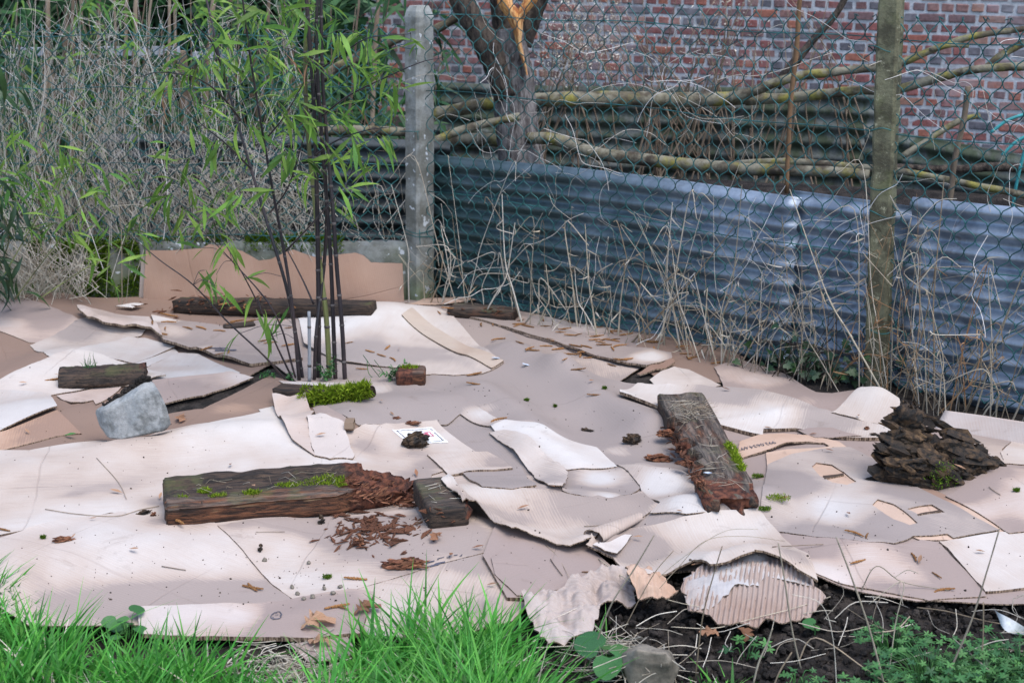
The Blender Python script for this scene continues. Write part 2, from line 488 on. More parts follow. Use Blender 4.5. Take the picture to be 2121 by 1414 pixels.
M_SAWN = patchy('sawn_wood', [(.55, .42, .28), (.42, .30, .18)], 12, .8, .3, .003)
M_WIRE = patchy('green_wire', [(.016, .10, .098), (.028, .14, .135), (.010, .055, .055)], 5, .45, .0, .001, (1, 1, 1), 30, .45)
M_TURQ = patchy('turquoise_cord', [(.04, .24, .25), (.05, .30, .31)], 6, .5, .0)
M_SOIL = patchy('soil', [(.034, .028, .025), (.052, .043, .037), (.020, .017, .015)], 9, .95, 1.0, .02, (1, 1, 1), 48, .2)
M_WHITE = patchy('white_print', [(.74, .74, .72), (.70, .68, .66)], 12, .7, .05)
M_PINK = patchy('pink_print', [(.58, .16, .22), (.52, .13, .19)], 12, .7, .0)
M_INK = patchy('faded_ink', [(.085, .085, .11), (.13, .125, .14), (.055, .055, .075)], 40, .8, .0)
M_BLUE = patchy('blue_scrap', [(.62, .68, .76), (.50, .58, .70)], 20, .5, .2)
M_MORTAR = patchy('mortar', [(.46, .465, .48), (.36, .365, .38), (.52, .53, .55)], 3.5, .95, .8, .006, (1, 1, 1), 60, .15)
M_BOARDS = patchy('pale_paint', [(.42, .45, .50), (.30, .33, .38)], 4, .7, .2)
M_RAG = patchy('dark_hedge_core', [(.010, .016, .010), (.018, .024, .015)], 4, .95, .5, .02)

def make_brick():
    m, nt, b, o = newmat('brick')
    oi = nt.nodes.new('ShaderNodeObjectInfo')
    gi = nt.nodes.new('ShaderNodeNewGeometry')
    r = mth(nt, 'FRACT', mth(nt, 'ADD', oi.outputs['Random'], gi.outputs['Random Per Island']))
    cr = nt.nodes.new('ShaderNodeValToRGB')
    cr.color_ramp.interpolation = 'CONSTANT'
    E = cr.color_ramp.elements
    cols = [(.26, .10, .09), (.22, .09, .085), (.31, .115, .085), (.18, .11, .11), (.25, .14, .125), (.12, .115, .13), (.29, .155, .115), (.17, .095, .092), (.33, .13, .09), (.145, .135, .15)]
    for i, k in enumerate(cols):
        e = E[i] if i < 2 else E.new(i / len(cols))
        e.position = i / len(cols)
        e.color = (*k, 1)
    nt.links.new(r, cr.inputs[0])
    tc = nt.nodes.new('ShaderNodeNewGeometry')
    n = noise(nt, tc.outputs['Position'], 40, 5, .7)
    c = mix(nt, 1.0, cr.outputs[0], nn(nt, 'ShaderNodeMapRange', {'Value': n, 'From Min': .3, 'From Max': .7, 'To Min': .62, 'To Max': 1.35}).outputs[0], 'MULTIPLY')
    wash = mth(nt, 'MULTIPLY', ramp(nt, noise(nt, tc.outputs['Position'], 2.2, 6, .68), .44, .70), .55)
    c = mix(nt, wash, c, (.38, .355, .37))
    nt.links.new(c, b.inputs['Base Color'])
    spec(b, .9, .2)
    bump(nt, n, .6, .004, b)
    return m
M_BRICK = make_brick()

def make_metal():
    m, nt, b, o = newmat('galvanised_sheet')
    v = coords(nt, 'Object')
    vs_ = coords(nt, 'Object', (1, 1, .22))
    n = noise(nt, vs_, 8, 6, .65)
    c = mix(nt, ramp(nt, n, .35, .65), (.17, .21, .265), (.34, .40, .48))
    sx = nn(nt, 'ShaderNodeSeparateXYZ', {0: v})
    g = ramp(nt, mth(nt, 'ADD', mth(nt, 'MULTIPLY', sx.outputs[0], -.62), mth(nt, 'ADD', mth(nt, 'MULTIPLY', sx.outputs[2], -.5), noise(nt, v, 2.2, 5, .6))), -.55, .40)
    c = mix(nt, mth(nt, 'MULTIPLY', g, .90), c, (.024, .060, .058))
    c = mix(nt, mth(nt, 'MULTIPLY', ramp(nt, noise(nt, coords(nt, 'Object', (9, 9, .8)), 3, 5, .6), .60, .74), .5), c, (.11, .058, .032))
    g2 = ramp(nt, noise(nt, vs_, 5, 6, .7), .56, .74)
    c = mix(nt, mth(nt, 'MULTIPLY', g2, .65), c, (.085, .062, .05))
    nt.links.new(c, b.inputs['Base Color'])
    b.inputs['Metallic'].default_value = .45
    spec(b, .42, .4)
    bump(nt, noise(nt, v, 60, 4, .6), .25, .003, b)
    return m
M_METAL = make_metal()
M_FIBRE = patchy('fibre_cement', [(.105, .12, .115), (.066, .07, .062), (.145, .155, .145), (.055, .07, .045)], 4, .9, .6, .005, (1, 1, .5), 45, .15)
def make_post():
    m, nt, b, o = newmat('mossy_post')
    v = coords(nt, 'Object')
    n = noise(nt, v, 11, 6, .7)
    c = mix(nt, ramp(nt, n, .4, .62), (.085, .08, .055), (.185, .18, .115))
    c = mix(nt, mth(nt, 'MULTIPLY', ramp(nt, noise(nt, v, 34, 5, .6), .60, .66), .8), c, (.33, .32, .22))
    c = mix(nt, mth(nt, 'MULTIPLY', ramp(nt, noise(nt, v, 5, 5, .6), .58, .72), .4), c, (.10, .13, .03))
    nt.links.new(c, b.inputs['Base Color'])
    spec(b, .95, .1)
    bump(nt, noise(nt, v, 60, 6, .7), 1.0, .006, b)
    m2, nt, b, o = newmat('lichen_concrete')
    v = coords(nt, 'Object')
    n = noise(nt, v, 9, 6, .68)
    c = mix(nt, ramp(nt, n, .36, .66), (.15, .15, .13), (.30, .31, .295))
    sep = nn(nt, 'ShaderNodeSeparateXYZ', {0: v})
    low = ramp(nt, mth(nt, 'ADD', mth(nt, 'MULTIPLY', sep.outputs[2], -2.2), noise(nt, v, 6, 5, .6)), -.1, .55)
    c = mix(nt, mth(nt, 'MULTIPLY', low, .65), c, (.16, .20, .085))
    c = mix(nt, mth(nt, 'MULTIPLY', ramp(nt, noise(nt, v, 26, 3, .5), .655, .69), .85), c, (.60, .63, .65))
    c = mix(nt, mth(nt, 'MULTIPLY', ramp(nt, noise(nt, v, 55, 4, .6), .62, .68), .6), c, (.12, .115, .10))
    nt.links.new(c, b.inputs['Base Color'])
    spec(b, .92, .15)
    bump(nt, noise(nt, v, 120, 5, .7), .7, .003, b)
    return m, m2
M_POST, M_LICH = make_post()
M_DARKSHEET = patchy('dark_sheet', [(.035, .045, .05), (.018, .022, .022), (.05, .06, .065)], 5, .6, .4, .004, (1, 1, .3), 40, .3)
M_PAGE = M_RAG
M_FLAKE = patchy('bark_flake', [(.11, .068, .036), (.05, .032, .02), (.020, .014, .010)], 30, .85, .5, .003, (1, 1, 1), 80, .25, .5)
nt = M_STUMP.node_tree
b_ = nt.nodes['Principled BSDF']
lk = b_.inputs['Base Color'].links[0].from_socket
gp = nt.nodes.new('ShaderNodeNewGeometry')
nt.links.new(mix(nt, mth(nt, 'MULTIPLY', ramp(nt, gp.outputs['Pointiness'], .58, .75), .4), lk, (.15, .092, .048)), b_.inputs['Base Color'])
M_PALE = leafmat('bleached_stem', [(.56, .53, .49), (.44, .40, .34), (.64, .62, .60)], .3, .15, .85, .2)

# ================================================================== SETTING
def axis(a, f0, f1, b, fine, grow=1.35):
    mid = list(np.arange(f0, f1 + 1e-6, fine))
    lo, s = [], fine
    x = f0
    while x > a:
        s *= grow; x -= s; lo.append(x)
    hi, s = [], fine
    x = f1
    while x < b:
        s *= grow; x += s; hi.append(x)
    return np.array(lo[::-1] + mid + hi)
FA = Vector(onz(868, 623).to_tuple()[:2] + (0,)) + Vector((0, .05, 0))
FB = onz(1815, 806); FB.z = 0
FD = (FB - FA).normalized()                       # along the right-hand fence, towards the camera
FN = Vector((-FD.y, FD.x, 0))                     # behind it
if FN.y < 0: FN = -FN
def heap(x, y):
    """loose heap of earth behind the fence"""
    z = 0.34 * np.exp(-((y - 7.75 + .30 * (x - .5)) / .55) ** 2) * (1 / (1 + np.exp(-(x + 1.0) * 3)))
    return z
xs = axis(-45, -3.0, 3.1, 45, .022)
ys = axis(-12, 2.3, 7.2, 70, .022)
gX, gY = np.meshgrid(xs, ys, indexing='ij')
near = (np.abs(gX) < 3.1) & (gY > 2.2) & (gY < 7.3)
gZ = np.where(near, H(gX, gY), 0.0) + heap(gX, gY) - .012
front = 1 / (1 + np.exp((gY - 3.75) * 9))
crumb = np.abs(vn(gX, gY, 22, 11)) * .016 + np.abs(vn(gX, gY, 45, 12)) * .012 + vn(gX, gY, 6, 13) * .014
gZ = gZ + np.where(near, crumb * (.35 + .65 * front) - .03 * front, 0)
nx, ny = len(xs), len(ys)
gv = np.stack([gX.ravel(), gY.ravel(), gZ.ravel()], 1)
ii = (np.arange(nx - 1)[:, None] * ny + np.arange(ny - 1)[None, :]).ravel()
gf = np.stack([ii, ii + ny, ii + ny + 1, ii + 1], 1)
me = bpy.data.meshes.new('ground')
me.from_pydata(gv.tolist(), [], gf.tolist())
me.materials.append(M_SOIL)
me.polygons.foreach_set('use_smooth', [True] * len(me.polygons))
tag(place('ground', me), kind='structure')
def gz(x, y):
    return float(H(x, y) + heap(np.float64(x), np.float64(y)))

# ------------------------------------------------------------------ brick wall beyond the fences
W0, W1 = Vector((-3.2, 13.95, 0)), Vector((6.6, 9.15, 0))
WD = (W1 - W0).normalized(); WN = Vector((WD.y, -WD.x, 0))
if WN.y > 0: WN = -WN
WL = (W1 - W0).length
wall = thing('brick_wall', (W0 + W1) / 2, 'weathered red and grey brick wall with pale mortar beyond the fences', 'wall')
Rw = Matrix((WD, -WN, Vector((0, 0, 1)))).transposed().to_4x4()
mb = MB()
mb.box((WL / 2, .114, 1.15), (WL, .24, 2.7))
o = place('mortar_core', mb.mesh('mortar_core', M_MORTAR, False), wall, Matrix.Translation(W0) @ Rw)
def brick_mesh(L, h, sd):
    r = random.Random(sd)
    m = MB()
    m.box((0, 0, 0), (L, .05, h))
    me_ = m.mesh('brick', M_BRICK, False)
    bm = bmesh.new(); bm.from_mesh(me_)
    bmesh.ops.bevel(bm, geom=bm.edges[:], offset=.006, segments=1, affect='EDGES')
    for v in bm.verts:
        v.co += Vector((r.uniform(-.003, .003), r.uniform(-.003, .003), r.uniform(-.003, .003)))
    bm.to_mesh(me_); bm.free()
    return me_
CH, BLN = .0790, .215
BM = {('s', k): brick_mesh(BLN - .021, CH - .021, k) for k in range(4)}
BM.update({('h', k): brick_mesh(BLN / 2 - .021, CH - .021, 9 + k) for k in range(4)})
spots = []
for row in range(29):
    z = -.15 + (row + .5) * CH
    kind = 's' if row % 2 == 0 else 'h'
    step = BLN if kind == 's' else BLN / 2
    x = U(0, .01) + (0 if kind == 's' else BLN / 4)
    while x + step < WL:
        kk = kind
        st = step
        if kind == 's' and random.random() < .2:
            kk, st = 'h', BLN / 2
        p = W0 + WD * (x + st / 2) + Vector((0, 0, z))
        d = p - Vector((0, 0, CZ))
        dep = d.y * CP - d.z * SP
        px, py = CX + FPX * d.x / dep, CY - FPX * (d.y * SP + d.z * CP) / dep
        vis = -60 < px < 2180 and -40 < py < 345 and px > 890
        spots.append((vis, dep, x + st / 2, z, kk))
        x += st
spots.sort(key=lambda q: (not q[0], q[1]))
rest = MB()
for i, (vis, dep, x, z, kk) in enumerate(spots):
    Mb = Matrix.Translation(W0) @ Rw @ Matrix.Translation((x + U(-.004, .004), .012 + U(-.004, .005), z + U(-.003, .003))) @ Matrix.Rotation(U(-.02, .02), 4, 'Y')
    mm = BM[(kk, random.randrange(4))]
    if i < 300:
        place('brick', mm, wall, Mb)
    else:
        rest.add([Mb @ v.co for v in mm.vertices], [tuple(p.vertices) for p in mm.polygons])
tag(rest.build('far_bricks', M_BRICK, wall, False), kind='stuff')

# ------------------------------------------------------------------ hedge and litter behind the left-hand fence
hedge = thing('laurel_hedge', (-2.4, 9.4, 0), 'dark green broad-leaved hedge behind the brown canes', 'hedge')
mb = MB()
for k in range(20):
    x = -5.6 + k * .24
    mb.tube([(x, 9.9 + U(-.2, .2), 0), (x + U(-.2, .2), 9.9, 1.2), (x + U(-.3, .3), 9.9, 2.6)], [.05, .04, .02], 5)
mb.build('trunk', M_BARKD, hedge)
mb = MB()
N = 9000
for k in range(N):
    x = U(-6.2, -.85); y = 9.25 + abs(random.gauss(0, .5)); z = U(.0, 2.9)
    bulge = .22 * math.sin(x * 3.1 + z * 2) + .18 * math.sin(x * 7 + z * 4.3)
    y += bulge
    d = Vector((U(-1, 1), U(-1, .3), U(-.9, .5))).normalized()
    sd = d.cross(Vector((U(-.6, .6), -1, U(-.2, .8)))).normalized()
    mb.blade((x, y, z), d, sd, U(.10, .24), U(.035, .06), Vector((0, 0, -.25)), 3)
tag(mb.build('foliage', M_HEDGE, hedge), kind='stuff')
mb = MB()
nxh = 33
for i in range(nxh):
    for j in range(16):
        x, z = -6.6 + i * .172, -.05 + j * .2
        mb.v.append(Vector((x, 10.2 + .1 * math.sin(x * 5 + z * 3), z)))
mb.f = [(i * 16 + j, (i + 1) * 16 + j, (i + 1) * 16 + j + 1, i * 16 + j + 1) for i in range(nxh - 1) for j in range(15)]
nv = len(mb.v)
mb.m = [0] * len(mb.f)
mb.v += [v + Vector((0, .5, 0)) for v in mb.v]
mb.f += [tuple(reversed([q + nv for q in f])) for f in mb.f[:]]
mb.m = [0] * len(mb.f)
mb.build('dark_backing', M_RAG, hedge)  # one solid dark slab closing off the hedge behind its leaves

def corrugated(name, A, B, z0, z1, mat, label, cat, pitch=.076, amp=.0165, group=None, wob=.006, lean=0.0, dz=0.0, th=.0016):
    """upright sheet with its ridges running along A->B"""
    A, B = Vector(A), Vector(B)
    d = (B - A); L = d.length; d.normalize()
    n = Vector((-d.y, d.x, 0))
    if n.y > 0: n = -n
    NU, NV = max(2, int(L / .06)), int((z1 - z0) / .0075)
    mb = MB()
    sd = random.random() * 50
    for s in (0, 1):
        for i in range(NU + 1):
            for j in range(NV + 1):
                u, z = i / NU * L, z0 + (z1 - z0) * j / NV
                top = (.012 * math.sin(u * 2.1 + sd)) * (j / NV)
                off = amp * math.sin(2 * math.pi * z / pitch) + wob * mnoise.noise(Vector((u * 1.7 + sd, z * 2, 0))) * 2
                mb.v.append(A + d * u + n * (off - s * th - lean * (z - z0)) + Vector((0, 0, z + top + dz * u)))
    w = NV + 1
    K = (NU + 1) * w
    for i in range(NU):
        for j in range(NV):
            q = (i * w + j, (i + 1) * w + j, (i + 1) * w + j + 1, i * w + j + 1)
            mb.f.append(q)
            mb.f.append(tuple(K + a for a in reversed(q)))
    for j in range(NV):
        for i in (0, NU):
            q = (i * w + j, i * w + j + 1, K + i * w + j + 1, K + i * w + j)
            mb.f.append(q if i == 0 else tuple(reversed(q)))
    for i in range(NU):
        for j in (0, NV):
            q = (i * w + j, (i + 1) * w + j, K + (i + 1) * w + j, K + i * w + j)
            mb.f.append(q)
    mb.m = [0] * len(mb.f)
    c = (A + B) / 2
    o = place(name, mb.mesh(name, mat), None, None)
    return tag(o, label, cat, group)
def fpos(s, back=0.0, z=0.0):
    return FA + FD * s + FN * back + Vector((0, 0, z))
def sfor(px, py=600):
    P = onplane(px, py, FA, FN)
    return (P - FA).dot(FD)
S1, S2 = sfor(1628), sfor(1850)
corrugated('corrugated_sheet', fpos(.02, .075), fpos(S1, .075), -.06, .665, M_METAL, 'corrugated metal sheet with green grime, reaching from the pale corner post', 'metal sheet', group='corrugated sheets behind the wire fence')
corrugated('corrugated_sheet', fpos(S1 - .05, .099), fpos(S2 + .12, .099), -.06, .675, M_METAL, 'short blue-grey corrugated sheet tucked behind the mossy post', 'metal sheet', group='corrugated sheets behind the wire fence')
corrugated('corrugated_sheet', fpos(S2 + .015, .065), fpos(4.4, .065), -.06, .73, M_METAL, 'blue-grey corrugated sheet starting at the mossy post, running out past the stump', 'metal sheet', group='corrugated sheets behind the wire fence', wob=.004)
corrugated('corrugated_sheet', (-2.1, 6.95, 0), (-.30, 6.80, 0), -.05, .66, M_DARKSHEET, 'dark corrugated sheet behind the bamboo and mossy concrete board', 'metal sheet')
# weathered fibre-cement sheets further back, with moss along the top
B0, B1 = onY(860, 300, 8.65), onY(1815, 300, 7.95); B0.z = B1.z = 0
corrugated('fibre_cement_sheet', B0, B1, -.05, .755, M_FIBRE, 'weathered grey fibre-cement sheet standing behind the broken tree', 'cement sheet', pitch=.088, amp=.013, th=.006)
B2, B3 = onY(1790, 300, 7.62), onY(2260, 300, 7.15); B2.z = B3.z = 0
corrugated('fibre_cement_sheet', B2, B3, -.05, .60, M_FIBRE, 'low dark fibre-cement sheet with broken edge below the brick wall', 'cement sheet', pitch=.088, amp=.013, th=.006, dz=-.10)

# ------------------------------------------------------------------ posts and concrete board
def post(name, base, top, a, yaw, mat, label, taper=.96, cham=.0, seed=0):
    base, top = Vector(base), Vector(top)
    p = thing(name, base, label, 'post')
    NS, c = 60, a * .12
    ring = [(-a / 2 + c, -a / 2), (0, -a / 2), (a / 2 - c, -a / 2), (a / 2, -a / 2 + c), (a / 2, 0), (a / 2, a / 2 - c), (a / 2 - c, a / 2), (0, a / 2), (-a / 2 + c, a / 2), (-a / 2, a / 2 - c), (-a / 2, 0), (-a / 2, -a / 2 + c)]
    mb = MB()
    ring = [(x, y) for x, y in ring]
    n = len(ring)
    R = Matrix.Rotation(yaw, 3, 'Z')
    for i in range(NS + 1):
        q = i / NS
        s = 1 + (taper - 1) * q
        if q > .975: s *= 1 - (q - .975) * 12
        for x, y in ring:
            v = base.lerp(top, q) + R @ Vector((x * s, y * s, 0))
            v += (R @ Vector((x, y, 0))).normalized() * .004 * mnoise.noise(v * 14 + Vector((seed, 0, 0))) + (R @ Vector((x, y, 0))).normalized() * .003 * mnoise.noise(v * 45)
            mb.v.append(v)
    for i in range(NS):
        for j in range(n):
            mb.f.append((i * n + j, i * n + (j + 1) % n, (i + 1) * n + (j + 1) % n, (i + 1) * n + j))
    mb.f.append(tuple(NS * n + j for j in range(n)))
    mb.m = [0] * len(mb.f)
    mb.build('shaft', mat, p, False)
    return p
PB = Vector((FA.x, FA.y, -.08))
PT = onY(868, 12, FA.y)
corner = post('concrete_post', PB, Vector((PT.x, FA.y, PT.z)), .104, math.radians(42), M_LICH, 'pale grey concrete corner post with white lichen spots')
for py, dy in ((97, 0), (275, 3), (478, 6), (490, -2)):
    z = onY(868, py, FA.y - .05).z
    mb = MB()
    ringp = []
    for k in range(25):
        an = 2 * math.pi * k / 24
        r = .062 / max(abs(math.cos(an - .73)) , abs(math.sin(an - .73))) * .92
        r = min(r, .079)
        ringp.append(Vector((FA.x + r * math.cos(an), FA.y + r * math.sin(an), z + .008 * math.sin(an + dy))))
    mb.tube(ringp, .0021, 5, cap=False)
    mb.tube([(FA.x + .01, FA.y - .079, z + .012), (FA.x + .012, FA.y - .082, z - .03)], .0021, 5)
    mb.build('wire_tie', M_WIRE, corner)
QB = onplane(1815, 812, FA, FN); QB.z = -.08
QT = onplane(1846, 5, FA, FN)
QT = QB + (QT - QB) * 1.12
mossy = post('mossy_post', QB, QT, .078, math.atan2(FD.y, FD.x) + .12, M_POST, 'brown concrete post covered in moss and lichen, leaning slightly', .97, seed=9)
for py in (100, 268, 385, 440, 680):
    P = onplane(1830, py, FA, FN)
    mb = MB()
    rp = []
    for k in range(21):
        an = 2 * math.pi * k / 20
        r = min(.043 / max(abs(math.cos(an)), abs(math.sin(an))), .054)
        rp.append(P + FD * r * math.cos(an) + FN * r * math.sin(an) + Vector((0, 0, .01 * math.sin(an * 2 + py))))
    mb.tube(rp, .0021, 5, cap=False)
    mb.build('wire_tie', M_WIRE, mossy)

BY = FA.y + .02
gb = thing('gravel_board', (-1.6, BY, 0), 'low concrete board along the ground under the wire fence, half covered in moss', 'concrete board')
def board_mesh(x0, x1, z1):
    mb = MB()
    NU, NV = int((x1 - x0) / .04), 10
    for s in (0, 1):
        for i in range(NU + 1):
            for j in range(NV + 1):
                x, z = x0 + (x1 - x0) * i / NU, -.06 + (z1 + .06) * j / NV
                mb.v.append(Vector((x, BY - .022 + s * .045 + .003 * mnoise.noise(Vector((x * 9, z * 9, s))), z + .004 * mnoise.noise(Vector((x * 6, s, 3))))))
    w = NV + 1; K = (NU + 1) * w
    for i in range(NU):
        for j in range(NV):
            q = (i * w + j, (i + 1) * w + j, (i + 1) * w + j + 1, i * w + j + 1)
            mb.f += [q, tuple(K + a for a in reversed(q))]
        q = (i * w + NV, (i + 1) * w + NV, K + (i + 1) * w + NV, K + i * w + NV)
        mb.f.append(q)
    for i in (0, NU):
        for j in range(NV):
            mb.f.append((i * w + j, i * w + j + 1, K + i * w + j + 1, K + i * w + j))
    mb.m = [0] * len(mb.f)
    return mb
ZB = onY(850, 500, BY).z
board_mesh(-2.95, FA.x - .035, ZB).build('board', M_LICH, gb)
def moss_tuft(mb, p, nrm, L, m=0):
    d = (Vector(nrm) + jit(.8)).normalized()
    sd = d.cross(jit(1)).normalized()
    mb.blade(p, d, sd, L, L * .28, jit(.4), 2, m)
mb = MB()
for k in range(12000):                     # mossy stretch of the board, thickest on its top edge
    px = U(60, 292)
    z = random.random() ** .7 * (ZB + .01)
    P = onY(px, 560, BY - .03)
    if mnoise.noise(Vector((P.x * 7, z * 8, 1))) < -.12 + (.25 if px < 120 else 0): continue
    moss_tuft(mb, (P.x, BY - .024 - .02 * max(0, mnoise.noise(Vector((P.x * 12, z * 12, 5))) + .2), z), (0, -1, .35), U(.010, .026))
for k in range(5200):
    x = U(onY(430, 500, BY).x, onY(738, 500, BY).x) if random.random() < .75 else U(-2.6, onY(430, 500, BY).x)
    if mnoise.noise(Vector((x * 6, 5, 1))) < -.15: continue
    y = BY + U(-.03, .03)
    hh = .012 + .03 * max(0, mnoise.noise(Vector((x * 11, 2, 4))) + .3)
    moss_tuft(mb, (x, y, ZB + U(-.05, hh) if y < BY - .015 else ZB + U(-.005, hh)), (0, -.5, 1), U(.012, .026))
tag(mb.build('moss', M_MOSSD, gb), kind='stuff')

# ------------------------------------------------------------------ chain-link fences
def chainlink(A, B, z0, z1, label, cell=.074, ch=.074, hang=.0, k=.14):
    A, B = Vector(A), Vector(B)
    d = B - A; L = d.length; d.normalize()
    n = Vector((-d.y, d.x, 0))
    f = thing('chain_link_fence', (A + B) / 2, label, 'wire fence')
    s = cell / 2
    sv = ch / 2
    rows, cols = int((z1 - z0) / sv), int(L / s)
    mb = MB()
    for i in range(cols):
        pts = []
        for j in range(rows + 1):
            c = (i + j) % 2
            x = (i + c) * s
            z = z0 + j * sv
            q = Vector((x, z, 0))
            wx = .010 * mnoise.noise(q * 2.2) + .004 * mnoise.noise(q * 7)
            wz = .010 * mnoise.noise(q * 2.2 + Vector((9, 9, 9))) + hang * math.sin(x * 2.1)
            wy = .012 * mnoise.noise(q * 1.6 + Vector((3, 1, 5)))
            P = A + d * (x + wx) + n * (wy + (.0018 if c else -.0018)) + Vector((0, 0, z + wz))
            # the little interlocking knuckle: rounded corner
            if pts and j < rows:
                side = (-1 if c else 1)
                pts.append(P + d * side * s * k * .8 - Vector((0, 0, sv * k * 1.5)))
                pts.append(P + Vector((0, 0, 0)))
                pts.append(P + d * side * s * k * .8 + Vector((0, 0, sv * k * 1.5)))
            else:
                pts.append(P)
        top = pts[-1]
        pts.append(top + Vector((0, 0, .014)) + d * U(-.01, .01))
        pts.append(top + Vector((0, 0, .006)) + d * U(-.016, .016) + n * U(-.008, .008))
        mb.tube(pts, .0021, 4, cap=False)
    tag(mb.build('wire_mesh', M_WIRE, f), kind='stuff')
    for zz in (z0 + .03, z0 + (z1 - z0) * .36, z0 + (z1 - z0) * .70, z1 - .07):
        m2 = MB()
        m2.tube([A + d * (L * k / 30) + Vector((0, 0, zz + hang * math.sin(L * k / 30 * 2.1) + .006 * math.sin(k))) + n * .004 for k in range(31)], .0022, 5)
        m2.build('tension_wire', M_WIRE, f)
    return f
ZL = onY(390, 40, FA.y - .02).z
chainlink((-2.95, FA.y - .02, 0), (FA.x - .055, FA.y - .02, 0), ZB + .005, ZL, 'green chain-link fence above the mossy concrete board, canes pressed behind it')
ZR = onplane(1960, 38, FA, FN).z
chainlink(fpos(.06, -.0) - FN * .005, fpos(4.2, -.0) - FN * .005, .03, ZR, 'loose green chain-link fence in front of the corrugated sheets and brick wall', hang=.008, cell=.078, ch=.098, k=.2)

# ------------------------------------------------------------------ broken tree, limbs and sticks behind the fence
YT = 7.15
def limb(name, pxpts, Y, mats, label, cat='branch', group=None, n=8, ends=True, wob=.006, parent=None, Yend=None):
    """traced limb at distance Y (Yend at its far end); pxpts: (px, py, radius in px)"""
    pts, rr = [], []
    K = len(pxpts)
    for i, (px, py, r) in enumerate(pxpts):
        y = Y if Yend is None else Y + (Yend - Y) * i / (K - 1)
        P = onY(px, py, y)
        pts.append(P); rr.append(r * (P - Vector((0, 0, CZ))).length / FPX)
    path = smooth_path(pts, 7)
    rad = [np.interp(i / (len(path) - 1) * (K - 1), range(K), rr) for i in range(len(path))]
    path = [p + Vector((mnoise.noise(p * 6), mnoise.noise(p * 6 + Vector((5, 0, 0))), mnoise.noise(p * 6 + Vector((0, 5, 0))))) * wob for p in path]
    rad = [r * (1 + .16 * mnoise.noise(p * 17)) for r, p in zip(rad, path)]
    mb = MB()
    mb.tube(path, rad, n)
    if parent is not None:
        return mb.build(name, mats, parent)
    o = mb.build(name, mats)
    return tag(o, label, cat, group)
base = onY(1078, 420, YT); base.z = .1
tree = thing('broken_tree', base, 'split grey tree trunk with raw orange wood where a limb tore off', 'tree')
def rough_limb(name, pxpts, Y, mat, parent, n=20, amp=.012, freq=(14, 14, 3)):
    pts = [onY(p[0], p[1], Y) for p in pxpts]
    rr = [p[2] * Y / FPX * 1.03 for p in pxpts]
    path = smooth_path(pts, 10); K = len(pxpts)
    rad = [np.interp(i / (len(path) - 1) * (K - 1), range(K), rr) for i in range(len(path))]
    mb = MB(); mb.tube(path, rad, n)
    for i, v in enumerate(mb.v):
        c = path[min(i // n, len(path) - 1)]
        d = (v - c)
        k = mnoise.noise(Vector((v.x * freq[0], v.y * freq[1], v.z * freq[2]))) + .5 * mnoise.noise(v * 40)
        mb.v[i] = v + d.normalized() * amp * k
    return mb.build(name, mat, parent)
rough_limb('trunk', [(1085, 480, 60), (1078, 340, 47), (1068, 240, 42), (1062, 160, 40), (1056, 110, 36), (1050, 60, 30)], YT, M_BARK, tree, amp=.016)
rough_limb('limb', [(1052, 200, 26), (1020, 110, 27), (985, 55, 25), (955, 0, 22), (930, -60, 20), (900, -160, 14)], YT - .05, M_BARKD, tree, 14)
rough_limb('limb', [(1050, 110, 28), (1046, 50, 24), (1040, 0, 22), (1030, -80, 18)], YT + .08, M_BARKD, tree, 14)
rough_limb('limb', [(1075, 90, 24), (1095, 40, 22), (1120, -20, 18), (1140, -100, 12)], YT + .10, M_BARKD, tree, 12)
def torn(name, pxl, pxr, Y, th, mat, parent, seed):
    """sliver of torn wood between two traced outlines"""
    mb = MB(); n = len(pxl)
    for s in (0, 1):
        for (a, b) in zip(pxl, pxr):
            for k in range(5):
                q = k / 4
                P = onY(a[0] + (b[0] - a[0]) * q, a[1] + (b[1] - a[1]) * q, Y)
                bulge = math.sin(math.pi * q) * th
                P.y += (-bulge if s == 0 else .01) + .012 * mnoise.noise(P * 30 + Vector((seed, 0, 0)))
                mb.v.append(P)
    K = n * 5
    for i in range(n - 1):
        for k in range(4):
            q = (i * 5 + k, i * 5 + k + 1, (i + 1) * 5 + k + 1, (i + 1) * 5 + k)
            mb.f += [tuple(reversed(q)), tuple(K + a for a in q)]
        for k in (0, 4):
            mb.f.append((i * 5 + k, (i + 1) * 5 + k, K + (i + 1) * 5 + k, K + i * 5 + k))
    for i in (0, n - 1):
        for k in range(4):
            mb.f.append((i * 5 + k, i * 5 + k + 1, K + i * 5 + k + 1, K + i * 5 + k))
    mb.m = [0] * len(mb.f)
    return mb.build(name, mat, parent)
torn('torn_wood', [(1027, -25), (1030, 10), (1048, 35), (1062, 62), (1069, 90), (1078, 118), (1086, 140), (1090, 155)],
     [(1058, -25), (1062, 8), (1084, 30), (1083, 58), (1080, 88), (1086, 116), (1091, 138), (1093, 155)], YT - .095, .05, M_SPLIT, tree, 1)
torn('torn_wood', [(1098, -30), (1082, 5), (1064, 35), (1062, 55)], [(1130, -30), (1112, 5), (1090, 30), (1080, 55)], YT - .10, .04, M_SPLIT, tree, 4)

